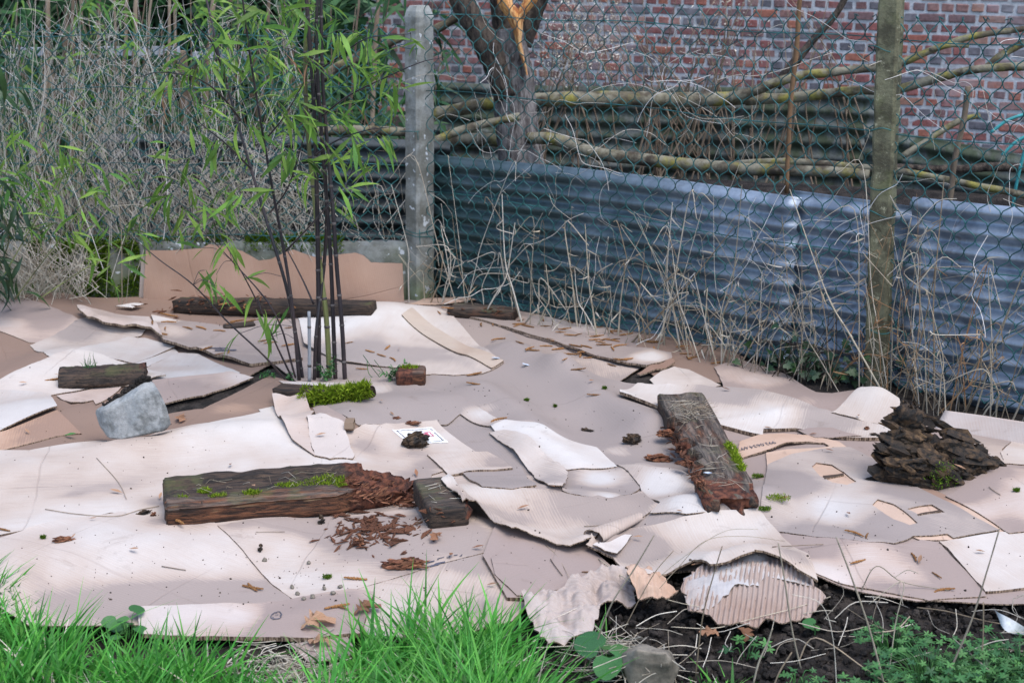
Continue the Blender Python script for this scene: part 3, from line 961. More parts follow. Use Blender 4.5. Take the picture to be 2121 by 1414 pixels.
GL = 'felled limbs lying behind the fence'
limb('fallen_limb', [(1095, 208, 15), (1200, 206, 16), (1330, 206, 16), (1440, 208, 15), (1520, 204, 14), (1545, 203, 12)], 7.55, M_LIMB, 'thick lichen-covered limb lying straight along the top of the cement sheet', group=GL, n=12, Yend=7.42)
limb('fallen_limb', [(1515, 205, 12), (1560, 190, 11), (1620, 168, 10), (1700, 152, 9), (1810, 140, 8), (1870, 128, 8), (1950, 98, 7), (2030, 72, 6), (2180, 52, 5)], 7.36, M_LIMB, 'slender grey limb rising behind the mossy post across the bricks', group=GL, n=9, Yend=6.9)
limb('fallen_limb', [(1545, 208, 11), (1650, 202, 11), (1760, 190, 9), (1850, 186, 9), (1950, 160, 9), (2030, 142, 8), (2180, 138, 8)], 7.42, M_LIMB, 'limb with yellow lichen forking off low behind the mossy post', group=GL, n=9, Yend=6.8)
limb('fallen_limb', [(1605, 178, 12), (1645, 130, 10), (1685, 85, 8), (1730, 30, 7), (1765, -30, 6)], 7.5, M_BARKD, 'dark crooked branch standing up steeply against the brick wall', group=GL, n=8)
limb('fallen_limb', [(880, 240, 13), (940, 228, 13), (1000, 216, 13), (1045, 212, 12)], 7.42, M_LIMB, 'short limb with bright yellow lichen between corner post and trunk', group=GL, n=10)
limb('fallen_limb', [(885, 296, 13), (950, 290, 14), (1010, 290, 14), (1050, 292, 12)], 7.36, M_LIMB, 'stubby mossy log low beside the tree foot', group=GL, n=10)
o = limb('fallen_limb', [(880, 300, 9), (930, 280, 9), (985, 262, 9), (1040, 248, 8), (1078, 241, 8)], 6.85, M_LIMB, 'pale grey stick with a fresh sawn end crossing the trunk', group=GL, n=9)
limb('fallen_limb', [(1095, 285, 12), (1160, 290, 13), (1230, 315, 13), (1330, 330, 13), (1420, 340, 13), (1500, 347, 14), (1600, 352, 12), (1700, 356, 11), (1800, 362, 10)], 7.05, M_LIMB, 'long knotty lichen limb sagging above the metal sheets', group=GL, n=11, Yend=6.3)
limb('fallen_limb', [(1500, 350, 10), (1560, 338, 9), (1650, 336, 8), (1760, 345, 7), (1850, 352, 7), (1950, 370, 7), (2050, 390, 7), (2180, 418, 6)], 6.75, M_LIMB, 'thin limb forking off above the metal sheets towards the cord', group=GL, n=8, Yend=5.9)
limb('fallen_limb', [(1830, 345, 6), (1960, 350, 8), (2060, 346, 9), (2180, 352, 9)], 6.9, M_BARKD, 'dark branch lying under the brick wall beside the turquoise cord', group=GL, n=8)
limb('fallen_limb', [(1870, 325, 6), (1925, 290, 6), (1985, 252, 6), (2030, 240, 5)], 6.9, M_LIMB, 'pale straight stick leaning up towards the bricks', group=GL, n=8)
limb('fallen_limb', [(2040, 142, 8), (2075, 115, 8), (2121, 90, 8), (2180, 60, 8)], 6.95, M_LIMB, 'grey fork rising from the yellow lichen limb', group=GL, n=8)
limb('fallen_limb', [(1925, 105, 5), (1965, 95, 5), (2005, 95, 5)], 6.98, M_LIMB, 'short mossy side shoot on the slender limb', group=GL, n=7)
limb('fallen_limb', [(900, 62, 9), (940, 40, 9), (965, 20, 10)], 7.4, M_LIMB, 'mossy stub reaching from the corner post to the dark limb', group=GL, n=8)
limb('fallen_limb', [(560, 205, 10), (640, 178, 11), (700, 140, 11), (800, 92, 9), (850, 70, 8)], 7.6, M_LIMB, 'pale log slanting up behind the bamboo leaves', group=GL, n=9)
limb('fallen_limb', [(640, 275, 9), (720, 270, 10), (800, 272, 10), (860, 276, 9)], 7.0, M_LIMB, 'yellow lichen log lying level behind the bamboo', group=GL, n=9)
limb('cane', [(1658, -20, 5), (1652, 60, 5), (1643, 160, 5), (1634, 260, 4.5), (1628, 400, 4.5)], 6.35, M_DRYB, 'straight orange-brown cane standing behind the fence', 'cane', n=6)
limb('cane', [(2005, 180, 6), (1995, 250, 6), (1978, 330, 6), (1962, 440, 6)], 6.0, M_CANE, 'short brown cane stuck up by the turquoise cord', 'cane', n=6)
mb = MB()
mb.tube(smooth_path([onY(2052, 275, 6.6), onY(2090, 248, 6.6), onY(2140, 236, 6.6), onY(2190, 250, 6.6)], 8), .008, 6)
mb.tube(smooth_path([onY(2075, 322, 6.6), onY(2110, 290, 6.6), onY(2160, 270, 6.6)], 8), .008, 6)
mb.tube(smooth_path([onY(2125, 300, 6.6), onY(2115, 340, 6.6), onY(2102, 400, 6.6), onY(2092, 480, 6.6)], 8), .008, 6)
tag(mb.build('turquoise_cord', M_TURQ), 'looped turquoise plastic cord hanging in front of the brick wall', 'cord')
# shrub with clusters of dry beige flower heads in front of the wall
def shrub(px0, px1, py1, Y, nst, label, mat, mats, heads=60):
    c = onY((px0 + px1) / 2, 400, Y); c.z = 0.1
    sh = thing('dry_shrub', c, label, 'shrub')
    mb, hd = MB(), MB()
    for k in range(nst):
        a = Vector((c.x + U(-.45, .45), Y + U(-.1, .1), .05))
        e = onY(U(px0, px1), U(py1 - 60, py1 + 110), Y + U(-.2, .2))
        m_ = a.lerp(e, .5) + Vector((U(-.1, .1), 0, .1))
        path = smooth_path([a, m_, e], 5)
        mb.tube(path, [.006 - .0045 * i / (len(path) - 1) for i in range(len(path))], 4)
        for q in range(heads):
            P = path[-1 - int(random.random() ** 2 * 4)] + jit(.09)
            d = jit(1).normalized()
            hd.blade(P, d, d.cross(jit(1)).normalized(), U(.008, .02), U(.005, .010), jit(.5), 2)
    mb.build('stem', M_CANE, sh)
    tag(hd.build('flower_heads', mats, sh), kind='stuff')
shrub(1105, 1260, 30, 8.4, 30, 'bushy shrub with beige dry flower heads beside the torn tree', M_CANE, M_STRAW, 55)
shrub(1560, 1800, 20, 7.9, 18, 'thin bare shrub with brown seed heads in front of the bricks', M_CANE, M_DEADLEAF, 5)
shrub(1240, 1600, 25, 8.1, 44, 'grey twiggy shrub with a few pale seed heads before the bricks', M_CANE, M_STRAW, 7)

# canes standing behind the left-hand fence
CANES = [(100, 98, 84, 72, 9), (140, 135, 118, 95, 9), (152, 150, 148, 143, 7), (168, 168, 167, 165, 5), (206, 204, 202, 196, 8), (268, 258, 240, 215, 7), (283, 278, 262, 240, 8),
         (352, 348, 335, 330, 6), (363, 362, 358, 352, 6), (450, 430, 420, 415, 10), (478, 474, 470, 455, 9), (30, 40, 45, 60, 5), (318, 305, 300, 290, 5), (560, 548, 535, 520, 7), (232, 240, 262, 290, 5), (600, 606, 590, 560, 5), (745, 735, 715, 690, 5), (790, 775, 770, 765, 9)]
CL = ['tall straight brown cane behind the chain-link fence']
for k, (a, b, c, d, r) in enumerate(CANES):
    Y = 7.0 + .9 * random.random(); r *= .62
    limb('cane', [(a, -60, r * .8), (b, 120, r * .85), (c, 300, r * .95), (d, 520, r), (d - 4, 600, r)], Y, M_CANE, CL[0], 'cane', group='canes behind the chain-link fence', n=7, wob=.01)
for k, (x0, x1, y0, y1, Y) in enumerate([(30, 90, 98, 112, 8.3), (150, 300, 98, 112, 8.3), (190, 372, 96, 110, 8.1), (400, 520, 108, 120, 8.4)]):
    a, b = onY(x0, (y0 + y1) / 2, Y), onY(x1, (y0 + y1) / 2 + 4, Y)
    bb = thing('pale_board', ((a + b) / 2).to_tuple()[:2] + (0,), ['short pale blue board glimpsed among the outermost canes', 'pale blue board end behind the middle canes', 'long pale blue-white board showing between canes and hedge', 'pale board glimpsed beside the bamboo tips'][k], 'board')
    mb = MB(); mb.box((a + b) / 2, ((b - a).length, .03, .045)); mb.build('plank', M_BOARDS, bb, False)
    mb = MB()
    for q in (a, b):
        mb.box((q.x, Y + .05, q.z / 2), (.05, .05, q.z)); 
    mb.build('support', M_CANE, bb, False)
# tangle of dead grass and thin stalks pressed behind and through the left-hand fence
mb = MB()
for k in range(720):
    near_ = random.random()
    px = U(-60, 850) if near_ < .35 else U(-60, 640)
    Y = U(6.28, 6.65) if near_ < .75 else U(6.0, 6.2)
    if Y < 6.25 and px > (130 if random.random() < .9 else 260): Y = U(6.3, 6.6)
    b = onY(px, U(430, 640), Y); b.z = max(b.z, .0) if Y > 6.2 else U(.0, .12)
    h = U(.12, .5) if random.random() < .6 else U(.5, 1.15)
    if px > 480: h *= .55
    lean = Vector((U(-.7, .7), U(-.06, .10), 1)).normalized()
    e = b + lean * h
    m_ = b.lerp(e, .55) + Vector((U(-.08, .08), U(-.03, .03), U(-.02, .07)))
    if random.random() < .35: e = e + Vector((U(-.15, .15), 0, -h * U(.15, .5)))
    r = U(.0009, .0026)
    mb.tube(smooth_path([b, m_, e], 3), [r, r, r, r * .8, r * .7, r * .6, r * .4], 3, cap=False)
for k in range(300):
    px, py = U(360, 660), random.gauss(430, 60)
    if py > 505: continue
    c = onY(px, py, U(6.32, 6.5))
    d = jit(1); d.y *= .2; d.normalize()
    L = U(.06, .22)
    mb.tube([c - d * L / 2, c + jit(.02), c + d * L / 2], U(.001, .0026), 3, cap=False)
for k in range(480):
    px, py = -40 + 230 * random.random() ** 1.6, random.gauss(565, 28)
    c = onY(px, min(py, 606), U(5.95, 6.15))
    d = jit(1); d.y *= .3; d.z = abs(d.z) + .2; d.normalize()
    L = U(.06, .24)
    mb.tube([c - d * L / 2, c + jit(.02), c + d * L / 2], U(.0009, .002), 3, cap=False)
tag(mb.build('dead_grass', M_STRAW), 'grey-beige tangle of dead grass and thin stalks along the mossy board', 'dead grass', kind='stuff')

# green shoots and leaves growing between hedge and fence
und = thing('undergrowth', (-1.8, 7.3, 0), 'dark leafy undergrowth right behind the chain-link and canes', 'undergrowth')
mb, ms = MB(), MB()
for k in range(110):
    b = Vector((U(-2.9, -.5), U(6.95, 8.3), 0)); h = U(.4, 1.6)
    e = b + Vector((U(-.25, .25), U(-.1, .1), h))
    p_ = smooth_path([b, b.lerp(e, .5) + jit(.06), e], 5)
    ms.tube(p_, .003, 4, cap=False)
    for q in range(26):
        c = p_[random.randrange(3, len(p_))] + jit(.07)
        d = Vector((U(-1, 1), U(-.8, .3), U(-.9, .4))).normalized()
        mb.blade(c, d, d.cross(Vector((U(-.5, .5), -1, U(0, 1)))).normalized(), U(.07, .17), U(.014, .026), Vector((0, 0, -.35)), 3)
fresh = MB()
for k in range(95):
    px, py = U(-40, 700), U(-20, 520) if k % 3 else U(-20, 250)
    c = onY(px, py, U(6.32, 6.9))
    for q in range(random.choice((3, 4, 5, 6))):
        d = Vector((U(-1, 1), U(-.6, .3), U(-.9, .25))).normalized()
        fresh.blade(c + jit(.03), d, d.cross(Vector((U(-.5, .5), -1, U(0, 1)))).normalized(), U(.05, .13), U(.009, .018), Vector((0, 0, -.4)), 4)
tag(fresh.build('fresh_leaf_mass', M_LEAF, und), kind='stuff')
ms.build('stems', M_CANE, und)
tag(mb.build('leaf_mass', M_HEDGE, und), kind='stuff')

mb = MB()
for k in range(340):                               # long bleached stalks leaning on the wire, some burst into forks
    px = U(-60, 640) if k % 4 else U(-60, 300)
    Y = FA.y + random.choice((-.05, .05, .12, .2))
    py = U(60, 520)
    c = onY(px, py, Y)
    d = Vector((random.gauss(0, .45), U(-.05, .05), 1)).normalized()
    L = U(.15, .6)
    b_, e_ = c - d * L / 2, c + d * L / 2 + jit(.05)
    if b_.z < .02: b_.z = .02
    r = U(.0008, .0019)
    p_ = smooth_path([b_, c + jit(.03), e_], 4)
    mb.tube(p_, [r, r, r, r, r * .9, r * .8, r * .7, r * .6, r * .5], 3, cap=False)
    if k % 3 == 0:
        for q in range(5):
            e2 = e_ + Vector((U(-.12, .12), U(-.02, .02), U(-.05, .12)))
            mb.tube([e_, e_.lerp(e2, .5) + jit(.012), e2], r * .6, 3, cap=False)
tag(mb.build('bleached_stalks', M_PALE), 'pale bleached stalks leaning against the wire above the mossy board', 'dry stalks', kind='stuff')

# ================================================================== CARDBOARD
CREAM, GREY, PEACH, KRAFT, WHITE, PINK, BROWN = (.515, .462, .422), (.475, .44, .415), (.495, .355, .272), (.40, .277, .21), (.555, .52, .49), (.505, .437, .40), (.385, .29, .232)
def densify(poly, step, amp, seed, closed=True):
    out = []
    n = len(poly)
    r = random.Random(seed)
    for i in range(n):
        a, b = Vector(poly[i][:2]), Vector(poly[(i + 1) % n][:2])
        k = max(1, int((b - a).length / step))
        d = (b - a)
        nrm = Vector((-d.y, d.x)).normalized() if d.length > 1e-6 else Vector((0, 0))
        for j in range(k):
            q = j / k
            p = a + d * q
            w = amp * (mnoise.noise(Vector((p.x * 23, p.y * 23, seed * .37))) + .6 * mnoise.noise(Vector((p.x * 70, p.y * 70, seed * .37)))) if j else 0
            p = p + nrm * w
            out.append((p.x, p.y))
    return out
SEQ = [0]
# damp round heavy wet things on the board, doubling as painted contact shade
DAMP_SHADE = [(340, 1088, .05, .35), (420, 1092, .05, .3), (500, 1090, .05, .3), (580, 1088, .05, .3), (660, 1082, .06, .35), (760, 1080, .08, .35), (770, 1105, .12, .3), (850, 1085, .08, .35), (925, 1102, .08, .4), (326, 1040, .05, .3),
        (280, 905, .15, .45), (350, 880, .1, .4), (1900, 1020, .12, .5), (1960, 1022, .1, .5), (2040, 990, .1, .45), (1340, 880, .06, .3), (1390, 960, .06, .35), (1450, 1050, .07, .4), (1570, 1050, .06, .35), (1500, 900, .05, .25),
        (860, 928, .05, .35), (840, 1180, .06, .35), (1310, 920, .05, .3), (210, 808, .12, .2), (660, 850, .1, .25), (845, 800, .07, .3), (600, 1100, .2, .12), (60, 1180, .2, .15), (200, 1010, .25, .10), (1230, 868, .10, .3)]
def sheet_mesh(name, poly, holes, zf, th, res, tint, wetf, ang, seed, mats=None):
    """triangulate the outline with an interior grid, give it thickness; zf(x, y) is the underside"""
    verts, edges = [], []
    def ring(p):
        b = len(verts)
        verts.extend(Vector(q) for q in p)
        edges.extend((b + i, b + (i + 1) % len(p)) for i in range(len(p)))
    ring(poly)
    for h in holes: ring(h)
    P = np.array(poly)
    x0, y0 = P.min(0); x1, y1 = P.max(0)
    XX, YY = np.meshgrid(np.arange(x0 + res / 2, x1, res), np.arange(y0 + res / 2, y1, res), indexing='ij')
    XX = XX + (np.indices(XX.shape)[1] % 2) * res * .5
    r = np.random.default_rng(seed)
    XX = XX + (r.random(XX.shape) - .5) * res * .3; YY = YY + (r.random(XX.shape) - .5) * res * .3
    m = inside(poly, XX, YY)
    for h in holes: m &= ~inside(h, XX, YY)
    verts.extend(Vector((float(a), float(b))) for a, b in zip(XX[m], YY[m]))
    ov, oe, of, _, _, _ = delaunay_2d_cdt(verts, edges, [], 0, 1e-5)
    cx = np.array([[(ov[a].x + ov[b].x + ov[c].x) / 3, (ov[a].y + ov[b].y + ov[c].y) / 3] for a, b, c in of])
    ok = inside(poly, cx[:, 0], cx[:, 1])
    for h in holes: ok &= ~inside(h, cx[:, 0], cx[:, 1])
    F = [f for f, k in zip(of, ok) if k]
    use = sorted({i for f in F for i in f})
    mp = {a: i for i, a in enumerate(use)}
    F = [tuple(mp[i] for i in f) for f in F]
    V2 = np.array([(ov[i].x, ov[i].y) for i in use])
    Z = zf(V2[:, 0], V2[:, 1])
    n = len(V2)
    F = [f if (V2[f[1]][0] - V2[f[0]][0]) * (V2[f[2]][1] - V2[f[0]][1]) - (V2[f[1]][1] - V2[f[0]][1]) * (V2[f[2]][0] - V2[f[0]][0]) > 0 else (f[0], f[2], f[1]) for f in F]
    cnt = {}
    for f in F:
        for a, b in ((f[0], f[1]), (f[1], f[2]), (f[2], f[0])):
            cnt[(a, b)] = 1
    bnd = [(a, b) for a, b in cnt if (b, a) not in cnt]
    # edge vertices get their own copies so that the cut edge stays crisp
    V = np.concatenate([np.c_[V2, Z + th], np.c_[V2, Z]])
    faces = F + [tuple(i + n for i in reversed(f)) for f in F]
    mi = [0] * len(faces)
    ext, ev = {}, []
    def dup_(i):
        if i not in ext:
            ext[i] = 2 * n + len(ev); ev.append(V[i])
        return ext[i]
    for a, b in bnd:
        faces.append((dup_(b), dup_(a), dup_(a + n), dup_(b + n))); mi.append(1)
    if ev: V = np.concatenate([V, np.array(ev)])
    me = bpy.data.meshes.new(name)
    me.from_pydata(V.tolist(), [], faces)
    for q in (mats or (M_CARD, M_EDGE)): me.materials.append(q)
    me.polygons.foreach_set('material_index', mi)
    me.polygons.foreach_set('use_smooth', [True] * len(faces))
    N = len(V)
    c, s = math.cos(ang), math.sin(ang)
    sp = np.zeros((N, 3))
    sp[:, 0] = V[:, 0] * c + V[:, 1] * s + seed * 1.37
    sp[:, 1] = -V[:, 0] * s + V[:, 1] * c
    sp[:, 2] = seed * .73 + V[:, 2] * .2
    at = me.attributes.new('sp', 'FLOAT_VECTOR', 'POINT'); at.data.foreach_set('vector', sp.ravel())
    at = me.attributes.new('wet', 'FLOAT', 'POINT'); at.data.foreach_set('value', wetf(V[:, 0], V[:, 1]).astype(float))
    at = me.attributes.new('tint', 'FLOAT_COLOR', 'POINT')
    at.data.foreach_set('color', np.tile(np.array([*tint, 1.0]), N))
    me.update()
    return me
def obstacle(poly, z):
    P = np.array(poly)
    m = inside([tuple(q) for q in P], GXX, GYY)
    TOP[m] = np.maximum(TOP[m], z)
def sheet(pts, label, wet=.35, tint=CREAM, th=.0035, lr=.13, torn=.0011, ang=None, res=.022, stiff=2, iters=2, holes=(), ribs=0.0, ribp=.011, blobs=(), lifts=(), crump=0.0, wav=.0028, name='cardboard_sheet', cat='cardboard', group='cardboard sheets laid over the bed', parent=None, mats=None, conc=6.0):
    SEQ[0] += 1
    seed = SEQ[0]
    LS = .62
    wet = wet + .04
    pts = [(q[0], q[1], q[2] * LS) if len(q) > 2 else q for q in pts]
    lifts = [(a, b, h * LS, r) for a, b, h, r in lifts]
    P3 = [onH(p[0], p[1], p[2] if len(p) > 2 else 0.0) for p in pts]
    LF = [(P3[i].x, P3[i].y, p[2], lr) for i, p in enumerate(pts) if len(p) > 2]
    for px, py, h, r in lifts:
        q = onH(px, py, h); LF.append((q.x, q.y, h, r))
    poly = densify([(p.x, p.y) for p in P3], max(.012, res * .6), torn, seed)
    hol = []
    for h in holes:
        hp = [onH(*q) for q in h]
        hol.append(densify([(p.x, p.y) for p in hp], .012, .0005, seed + 3))
    A = np.array(poly)
    pad = .12
    i0, j0 = int(max(0, (A[:, 0].min() - pad - GX0) / RES)), int(max(0, (A[:, 1].min() - pad - GY0) / RES))
    i1, j1 = int(min(NX, (A[:, 0].max() + pad - GX0) / RES + 1)), int(min(NY, (A[:, 1].max() + pad - GY0) / RES + 1))
    X, Y = GXX[i0:i1, j0:j1], GYY[i0:i1, j0:j1]
    B = TOP[i0:i1, j0:j1]
    m = inside(poly, X, Y)
    Bm = np.where(m, B, -1)
    lo = B[m].min() if m.any() else 0
    W = blur(m.astype(float), stiff)
    S = np.where(m, B, np.where(W > 1e-3, blur(np.where(m, B, 0), stiff) / np.maximum(W, 1e-3), B))
    S0 = np.where(m, B, -9)
    for _ in range(iters):
        S = np.maximum(blur(S, stiff), S0)
    S = np.maximum(blur(S, 1), S0 + .0008)
    L = np.zeros_like(S)
    for x, y, h, r in LF:
        g = h * np.exp(-((X - x) ** 2 + (Y - y) ** 2) / (r * r))
        L = np.maximum(L, g)
    wv = np.maximum(0, vn(X, Y, 4.0, 200 + seed)) * wav + np.maximum(0, vn(X, Y, 9.0, 300 + seed)) * wav * .4
    S = S + L + wv
    hm = m.copy()
    for h in hol: hm &= ~inside(h, X, Y)
    def loc(F, x, y):
        i = np.clip((x - GX0) / RES - i0, 0, F.shape[0] - 1.001); j = np.clip((y - GY0) / RES - j0, 0, F.shape[1] - 1.001)
        a0, b0 = i.astype(int), j.astype(int); a, b = i - a0, j - b0
        return (F[a0, b0] * (1 - a) + F[a0 + 1, b0] * a) * (1 - b) + (F[a0, b0 + 1] * (1 - a) + F[a0 + 1, b0 + 1] * a) * b
    an = random.uniform(-.5, .5) + (math.pi / 2 if random.random() < .4 else 0) if ang is None else math.radians(ang)
    ca, sa = math.cos(an), math.sin(an)
    def zf(x, y):
        z = loc(S, x, y)
        if ribs: z = z + ribs * np.sin((x * ca + y * sa) * 2 * math.pi / ribp) + ribs * .9 * (vn(x, y, 26, 500 + seed))
        if crump: z = z + crump * (np.abs(vn(x, y, 13, 600 + seed)) + .55 * np.abs(vn(x, y, 31, 700 + seed)) + .3 * np.abs(vn(x, y, 66, 800 + seed)))
        return z
    CV = blur(S, 9) - S
    bw = [(onH(b[0], b[1]), b[2], b[3]) for b in blobs] + [(onz(b[0], b[1], .02), b[2], b[3]) for b in DAMP_SHADE]
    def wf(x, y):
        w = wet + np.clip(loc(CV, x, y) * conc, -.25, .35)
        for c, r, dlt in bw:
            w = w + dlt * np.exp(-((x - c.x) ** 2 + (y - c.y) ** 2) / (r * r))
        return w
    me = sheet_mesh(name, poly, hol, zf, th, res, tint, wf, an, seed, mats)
    TOP[i0:i1, j0:j1] = np.where(hm, np.maximum(B, S + th), B)
    o = place(name, me, parent)
    if parent is None: tag(o, label, cat, group)
    return o

# lowest layer: broad sheets covering the whole bed
sheet([(-60, 606), (60, 608), (160, 616), (330, 612), (600, 632), (660, 700), (500, 790), (300, 760), (120, 760), (-60, 800)], 'brown damp cardboard sheet lying against the mossy concrete board', .62, BROWN, blobs=[(60, 720, .25, .3)])
sheet([(540, 640), (850, 622), (1010, 630), (1090, 632), (1290, 668), (1360, 740), (1200, 860), (900, 880), (700, 840), (540, 740)], 'mauve damp cardboard sheet under the humped pale one, reaching the corner post foot', .62, CREAM)
sheet(t(3, (40, 190), (250, 150), (400, 130), (520, 140), (700, 215), (860, 228), (1000, 280), (1230, 330), (1300, 420), (1200, 620), (600, 520), (40, 330)), 'brownish sheet with ragged rim under the weeds at the fence corner', .5, PINK, torn=.008, blobs=[(1130, 668, .14, -.5), (1230, 680, .12, -.4), (1340, 690, .15, .3)])
sheet(t(3, (1200, 330), (1420, 400), (1640, 392), (1750, 352, .05), (1712, 460), (1970, 560), (1800, 760), (1300, 760), (1050, 560)), 'brown sheet with one torn triangular point sticking up by the fence', .72, BROWN, torn=.005, lr=.08)
sheet(t(3, (1930, 570), (2121, 632)) + t(4, (200, 700), (270, 750), (430, 840), (560, 850), (740, 825), (900, 830), (760, 960), (500, 1060), (100, 1060), (-300, 850), (-400, 640)), 'damp sheet with a scalloped rim along the ivy', .62, PINK, torn=.004, blobs=[(1560, 790, .12, -.35)])
sheet([(860, 800), (1060, 690), (1140, 735), (1330, 800), (1390, 880), (1420, 960), (1520, 1075), (1300, 1080), (1000, 1000), (800, 920), (690, 850)], 'large mauve wet sheet with a dark puddle stain in the middle', .78, GREY, blobs=[(1090, 880, .05, -.5), (1010, 850, .07, -.5), (1290, 935, .07, -.6), (1200, 940, .06, -.5)])
sheet([(-60, 690), (110, 735), (260, 770), (300, 860), (240, 930), (-60, 960)], 'brown soaked sheet showing from under the cream one at the stone', .8, BROWN)
sheet([(-60, 860), (120, 830), (240, 860), (420, 850), (560, 780), (720, 820), (760, 960), (700, 1060), (330, 1060), (-60, 1060)], 'brown wet sheet lying in the hollow round the grey stone', .72, BROWN, blobs=[(470, 850, .1, -.4), (620, 830, .12, -.4)])
sheet([(-80, 1040), (330, 1040), (600, 1060), (620, 1250), (330, 1290), (60, 1290), (-80, 1210)], 'bottom sheet beneath the grass edge, mostly covered', .5, PINK)
sheet([(400, 1040), (760, 960), (1130, 990), (1220, 1120), (1240, 1200), (1100, 1240), (1000, 1290), (560, 1290)], 'pale bottom sheet under the rotten wood crumbs', .42, CREAM, blobs=[(640, 1130, .2, -.3)])
sheet([(1480, 880), (1640, 850), (1900, 880), (2200, 960), (2200, 1250), (1900, 1250), (1680, 1190), (1560, 1110)], 'wide bottom sheet under the one with cut-out holes', .6, PINK)
sheet([(1200, 1000), (1400, 960), (1600, 1000), (1640, 1150), (1500, 1170), (1300, 1150), (1180, 1080)], 'bottom sheet lying under the plank end', .55, GREY)

# back left
sheet(t(1, (-150, 85), (0, 92), (200, 90), (480, 170), (650, 255), (520, 350), (420, 440), (240, 440), (0, 345), (-150, 320)), 'cream sheet with brown damp streaks below the tangle of dead grass', .44, PINK, blobs=[(60, 640, .13, .35), (110, 665, .1, .3), (20, 670, .12, -.3)])
sheet(t(1, (640, 245), (720, 232), (900, 310), (1190, 335), (1150, 390), (1050, 410), (800, 480), (560, 560), (400, 550), (245, 460), (430, 385), (520, 335)), 'grey sheet torn into pale fringes at its end', .36, GREY, torn=.006, blobs=[(165, 680, .09, .5)])
sheet(t(1, (600, 520), (820, 450), (1050, 395), (1180, 405), (1320, 455), (1430, 470, .012), (1090, 612), (980, 585), (740, 540)), 'grey sheet with a folded back strip under the stacked layered board', .22, GREY, th=.006)
sheet(t(1, (1090, 612), (1420, 482), (1452, 522), (1200, 645)), 'narrow grey strip lying beside the folded sheet', .25, GREY, th=.006, stiff=2)
sheet(t(1, (1080, 640), (1190, 650), (1440, 520), (1610, 530), (1840, 640), (1960, 690), (1700, 740), (1250, 775)), 'pale grey sheet beneath the dark layered edge', .2, GREY)
sheet(t(1, (-150, 800), (0, 740), (330, 590), (580, 487), (900, 560), (1100, 622), (1350, 700, .025), (1240, 752), (1100, 810), (800, 797), (410, 872), (0, 860), (-150, 900)), 'smooth cream sheet carrying the dark half-round log', .08, CREAM, stiff=3)
sheet(t(1, (1230, 222), (1400, 258), (1700, 300), (1900, 340)) + t(2, (60, 250), (330, 330), (400, 470), (420, 580), (200, 610), (0, 632)) + t(1, (1930, 612), (1850, 560, .03), (1640, 500, .03), (1430, 455, .035), (1330, 430, .03), (1300, 388, .02)), 'mauve sheet with thick dark layered front edge behind the bamboo foot', .66, CREAM, th=.011, lr=.1, blobs=[(330, 665, .1, -.7), (360, 700, .08, -.3), (590, 715, .12, .2)])
sheet(t(1, (625, 142, .05), (750, 170, .03), (1100, 235), (1215, 242), (1290, 330, .03), (1322, 382, .03), (1230, 328, .05), (1100, 305, .05), (900, 302, .055), (780, 255, .06), (650, 185, .06)), 'pale curling strip of layered board with wavy dark edge', .25, PINK, th=.010, lr=.09, stiff=3)
sheet(t(1, (940, 160), (1095, 115, .03), (1175, 150), (1080, 180)), 'small white triangle of board among the bark crumbs', .1, WHITE, stiff=2)
sheet(t(1, (-150, 880), (0, 832), (410, 870), (470, 985), (0, 1175), (-150, 1230)), 'grey-white folded flap in front of the half-round log', .06, GREY, th=.005, lifts=[(40, 850, .035, .16)])
sheet(t(1, (-150, 1160), (0, 1172), (465, 985), (582, 1100), (665, 1180), (450, 1205), (300, 1245), (0, 1320), (-150, 1320)), 'peach streaked sheet with a soaked front rim beside the stone', .38, PEACH, blobs=[(140, 895, .1, .5), (160, 860, .06, .3)])
sheet(t(1, (460, 872), (800, 800), (990, 802), (930, 860), (780, 942), (760, 908), (620, 930), (582, 936)), 'small notched scrap of cream board behind the stone', .18, PINK, lifts=[(155, 838, .02, .06)])
sheet(t(1, (1240, 765), (1900, 690), (2065, 728, .012), (1660, 872, .01), (1340, 948), (1280, 860)), 'mauve strip with a corrugated cut edge right behind the stone', .6, PINK, th=.006, blobs=[(500, 785, .08, -.5)])

# centre back
sheet(t(2, (380, 240), (560, 190), (760, 130), (970, 105), (1240, 120), (1500, 150), (1640, 215), (1800, 400), (1990, 560), (2055, 600), (1950, 668), (1880, 690), (1650, 702), (1420, 697), (1200, 645), (760, 592, .01), (430, 442, .02)), 'humped pale sheet behind the bamboo foot, glossy white at its crest', .34, WHITE, stiff=3, iters=3, blobs=[(760, 735, .2, .3), (880, 735, .12, .25), (960, 640, .1, .4), (700, 660, .2, -.3)])
sheet(t(2, (1225, 212), (1310, 157), (2055, 598), (1955, 655)), 'long tan strip folded over along the humped sheet', .05, (.44, .36, .295), th=.006, stiff=2, wav=.002)
sheet(t(2, (1250, 112), (1400, 80), (1800, 62, .02), (1910, 108), (1720, 132), (1550, 132)), 'kraft-brown scrap lying at the corner post foot', .1, PEACH, lifts=[(960, 620, .03, .1)])
sheet(t(2, (1655, 205), (2121, 262)) + t(3, (250, 300), (640, 382), (900, 470), (1372, 545), (1385, 572, .02), (1180, 634, .025), (930, 592, .02), (640, 512, .015), (300, 402), (0, 312)), 'long brown board strip with dark fluted edge pointing across the bed', .68, CREAM, th=.009, blobs=[(1345, 748, .07, -.9), (1150, 690, .1, .1)])
sheet(t(3, (1092, 705), (1205, 632, .02), (1385, 575, .03), (1405, 632), (1300, 672), (1125, 706)), 'small folded-under brown flap at the end of the long strip', .75, KRAFT, th=.006, stiff=2, lr=.06)
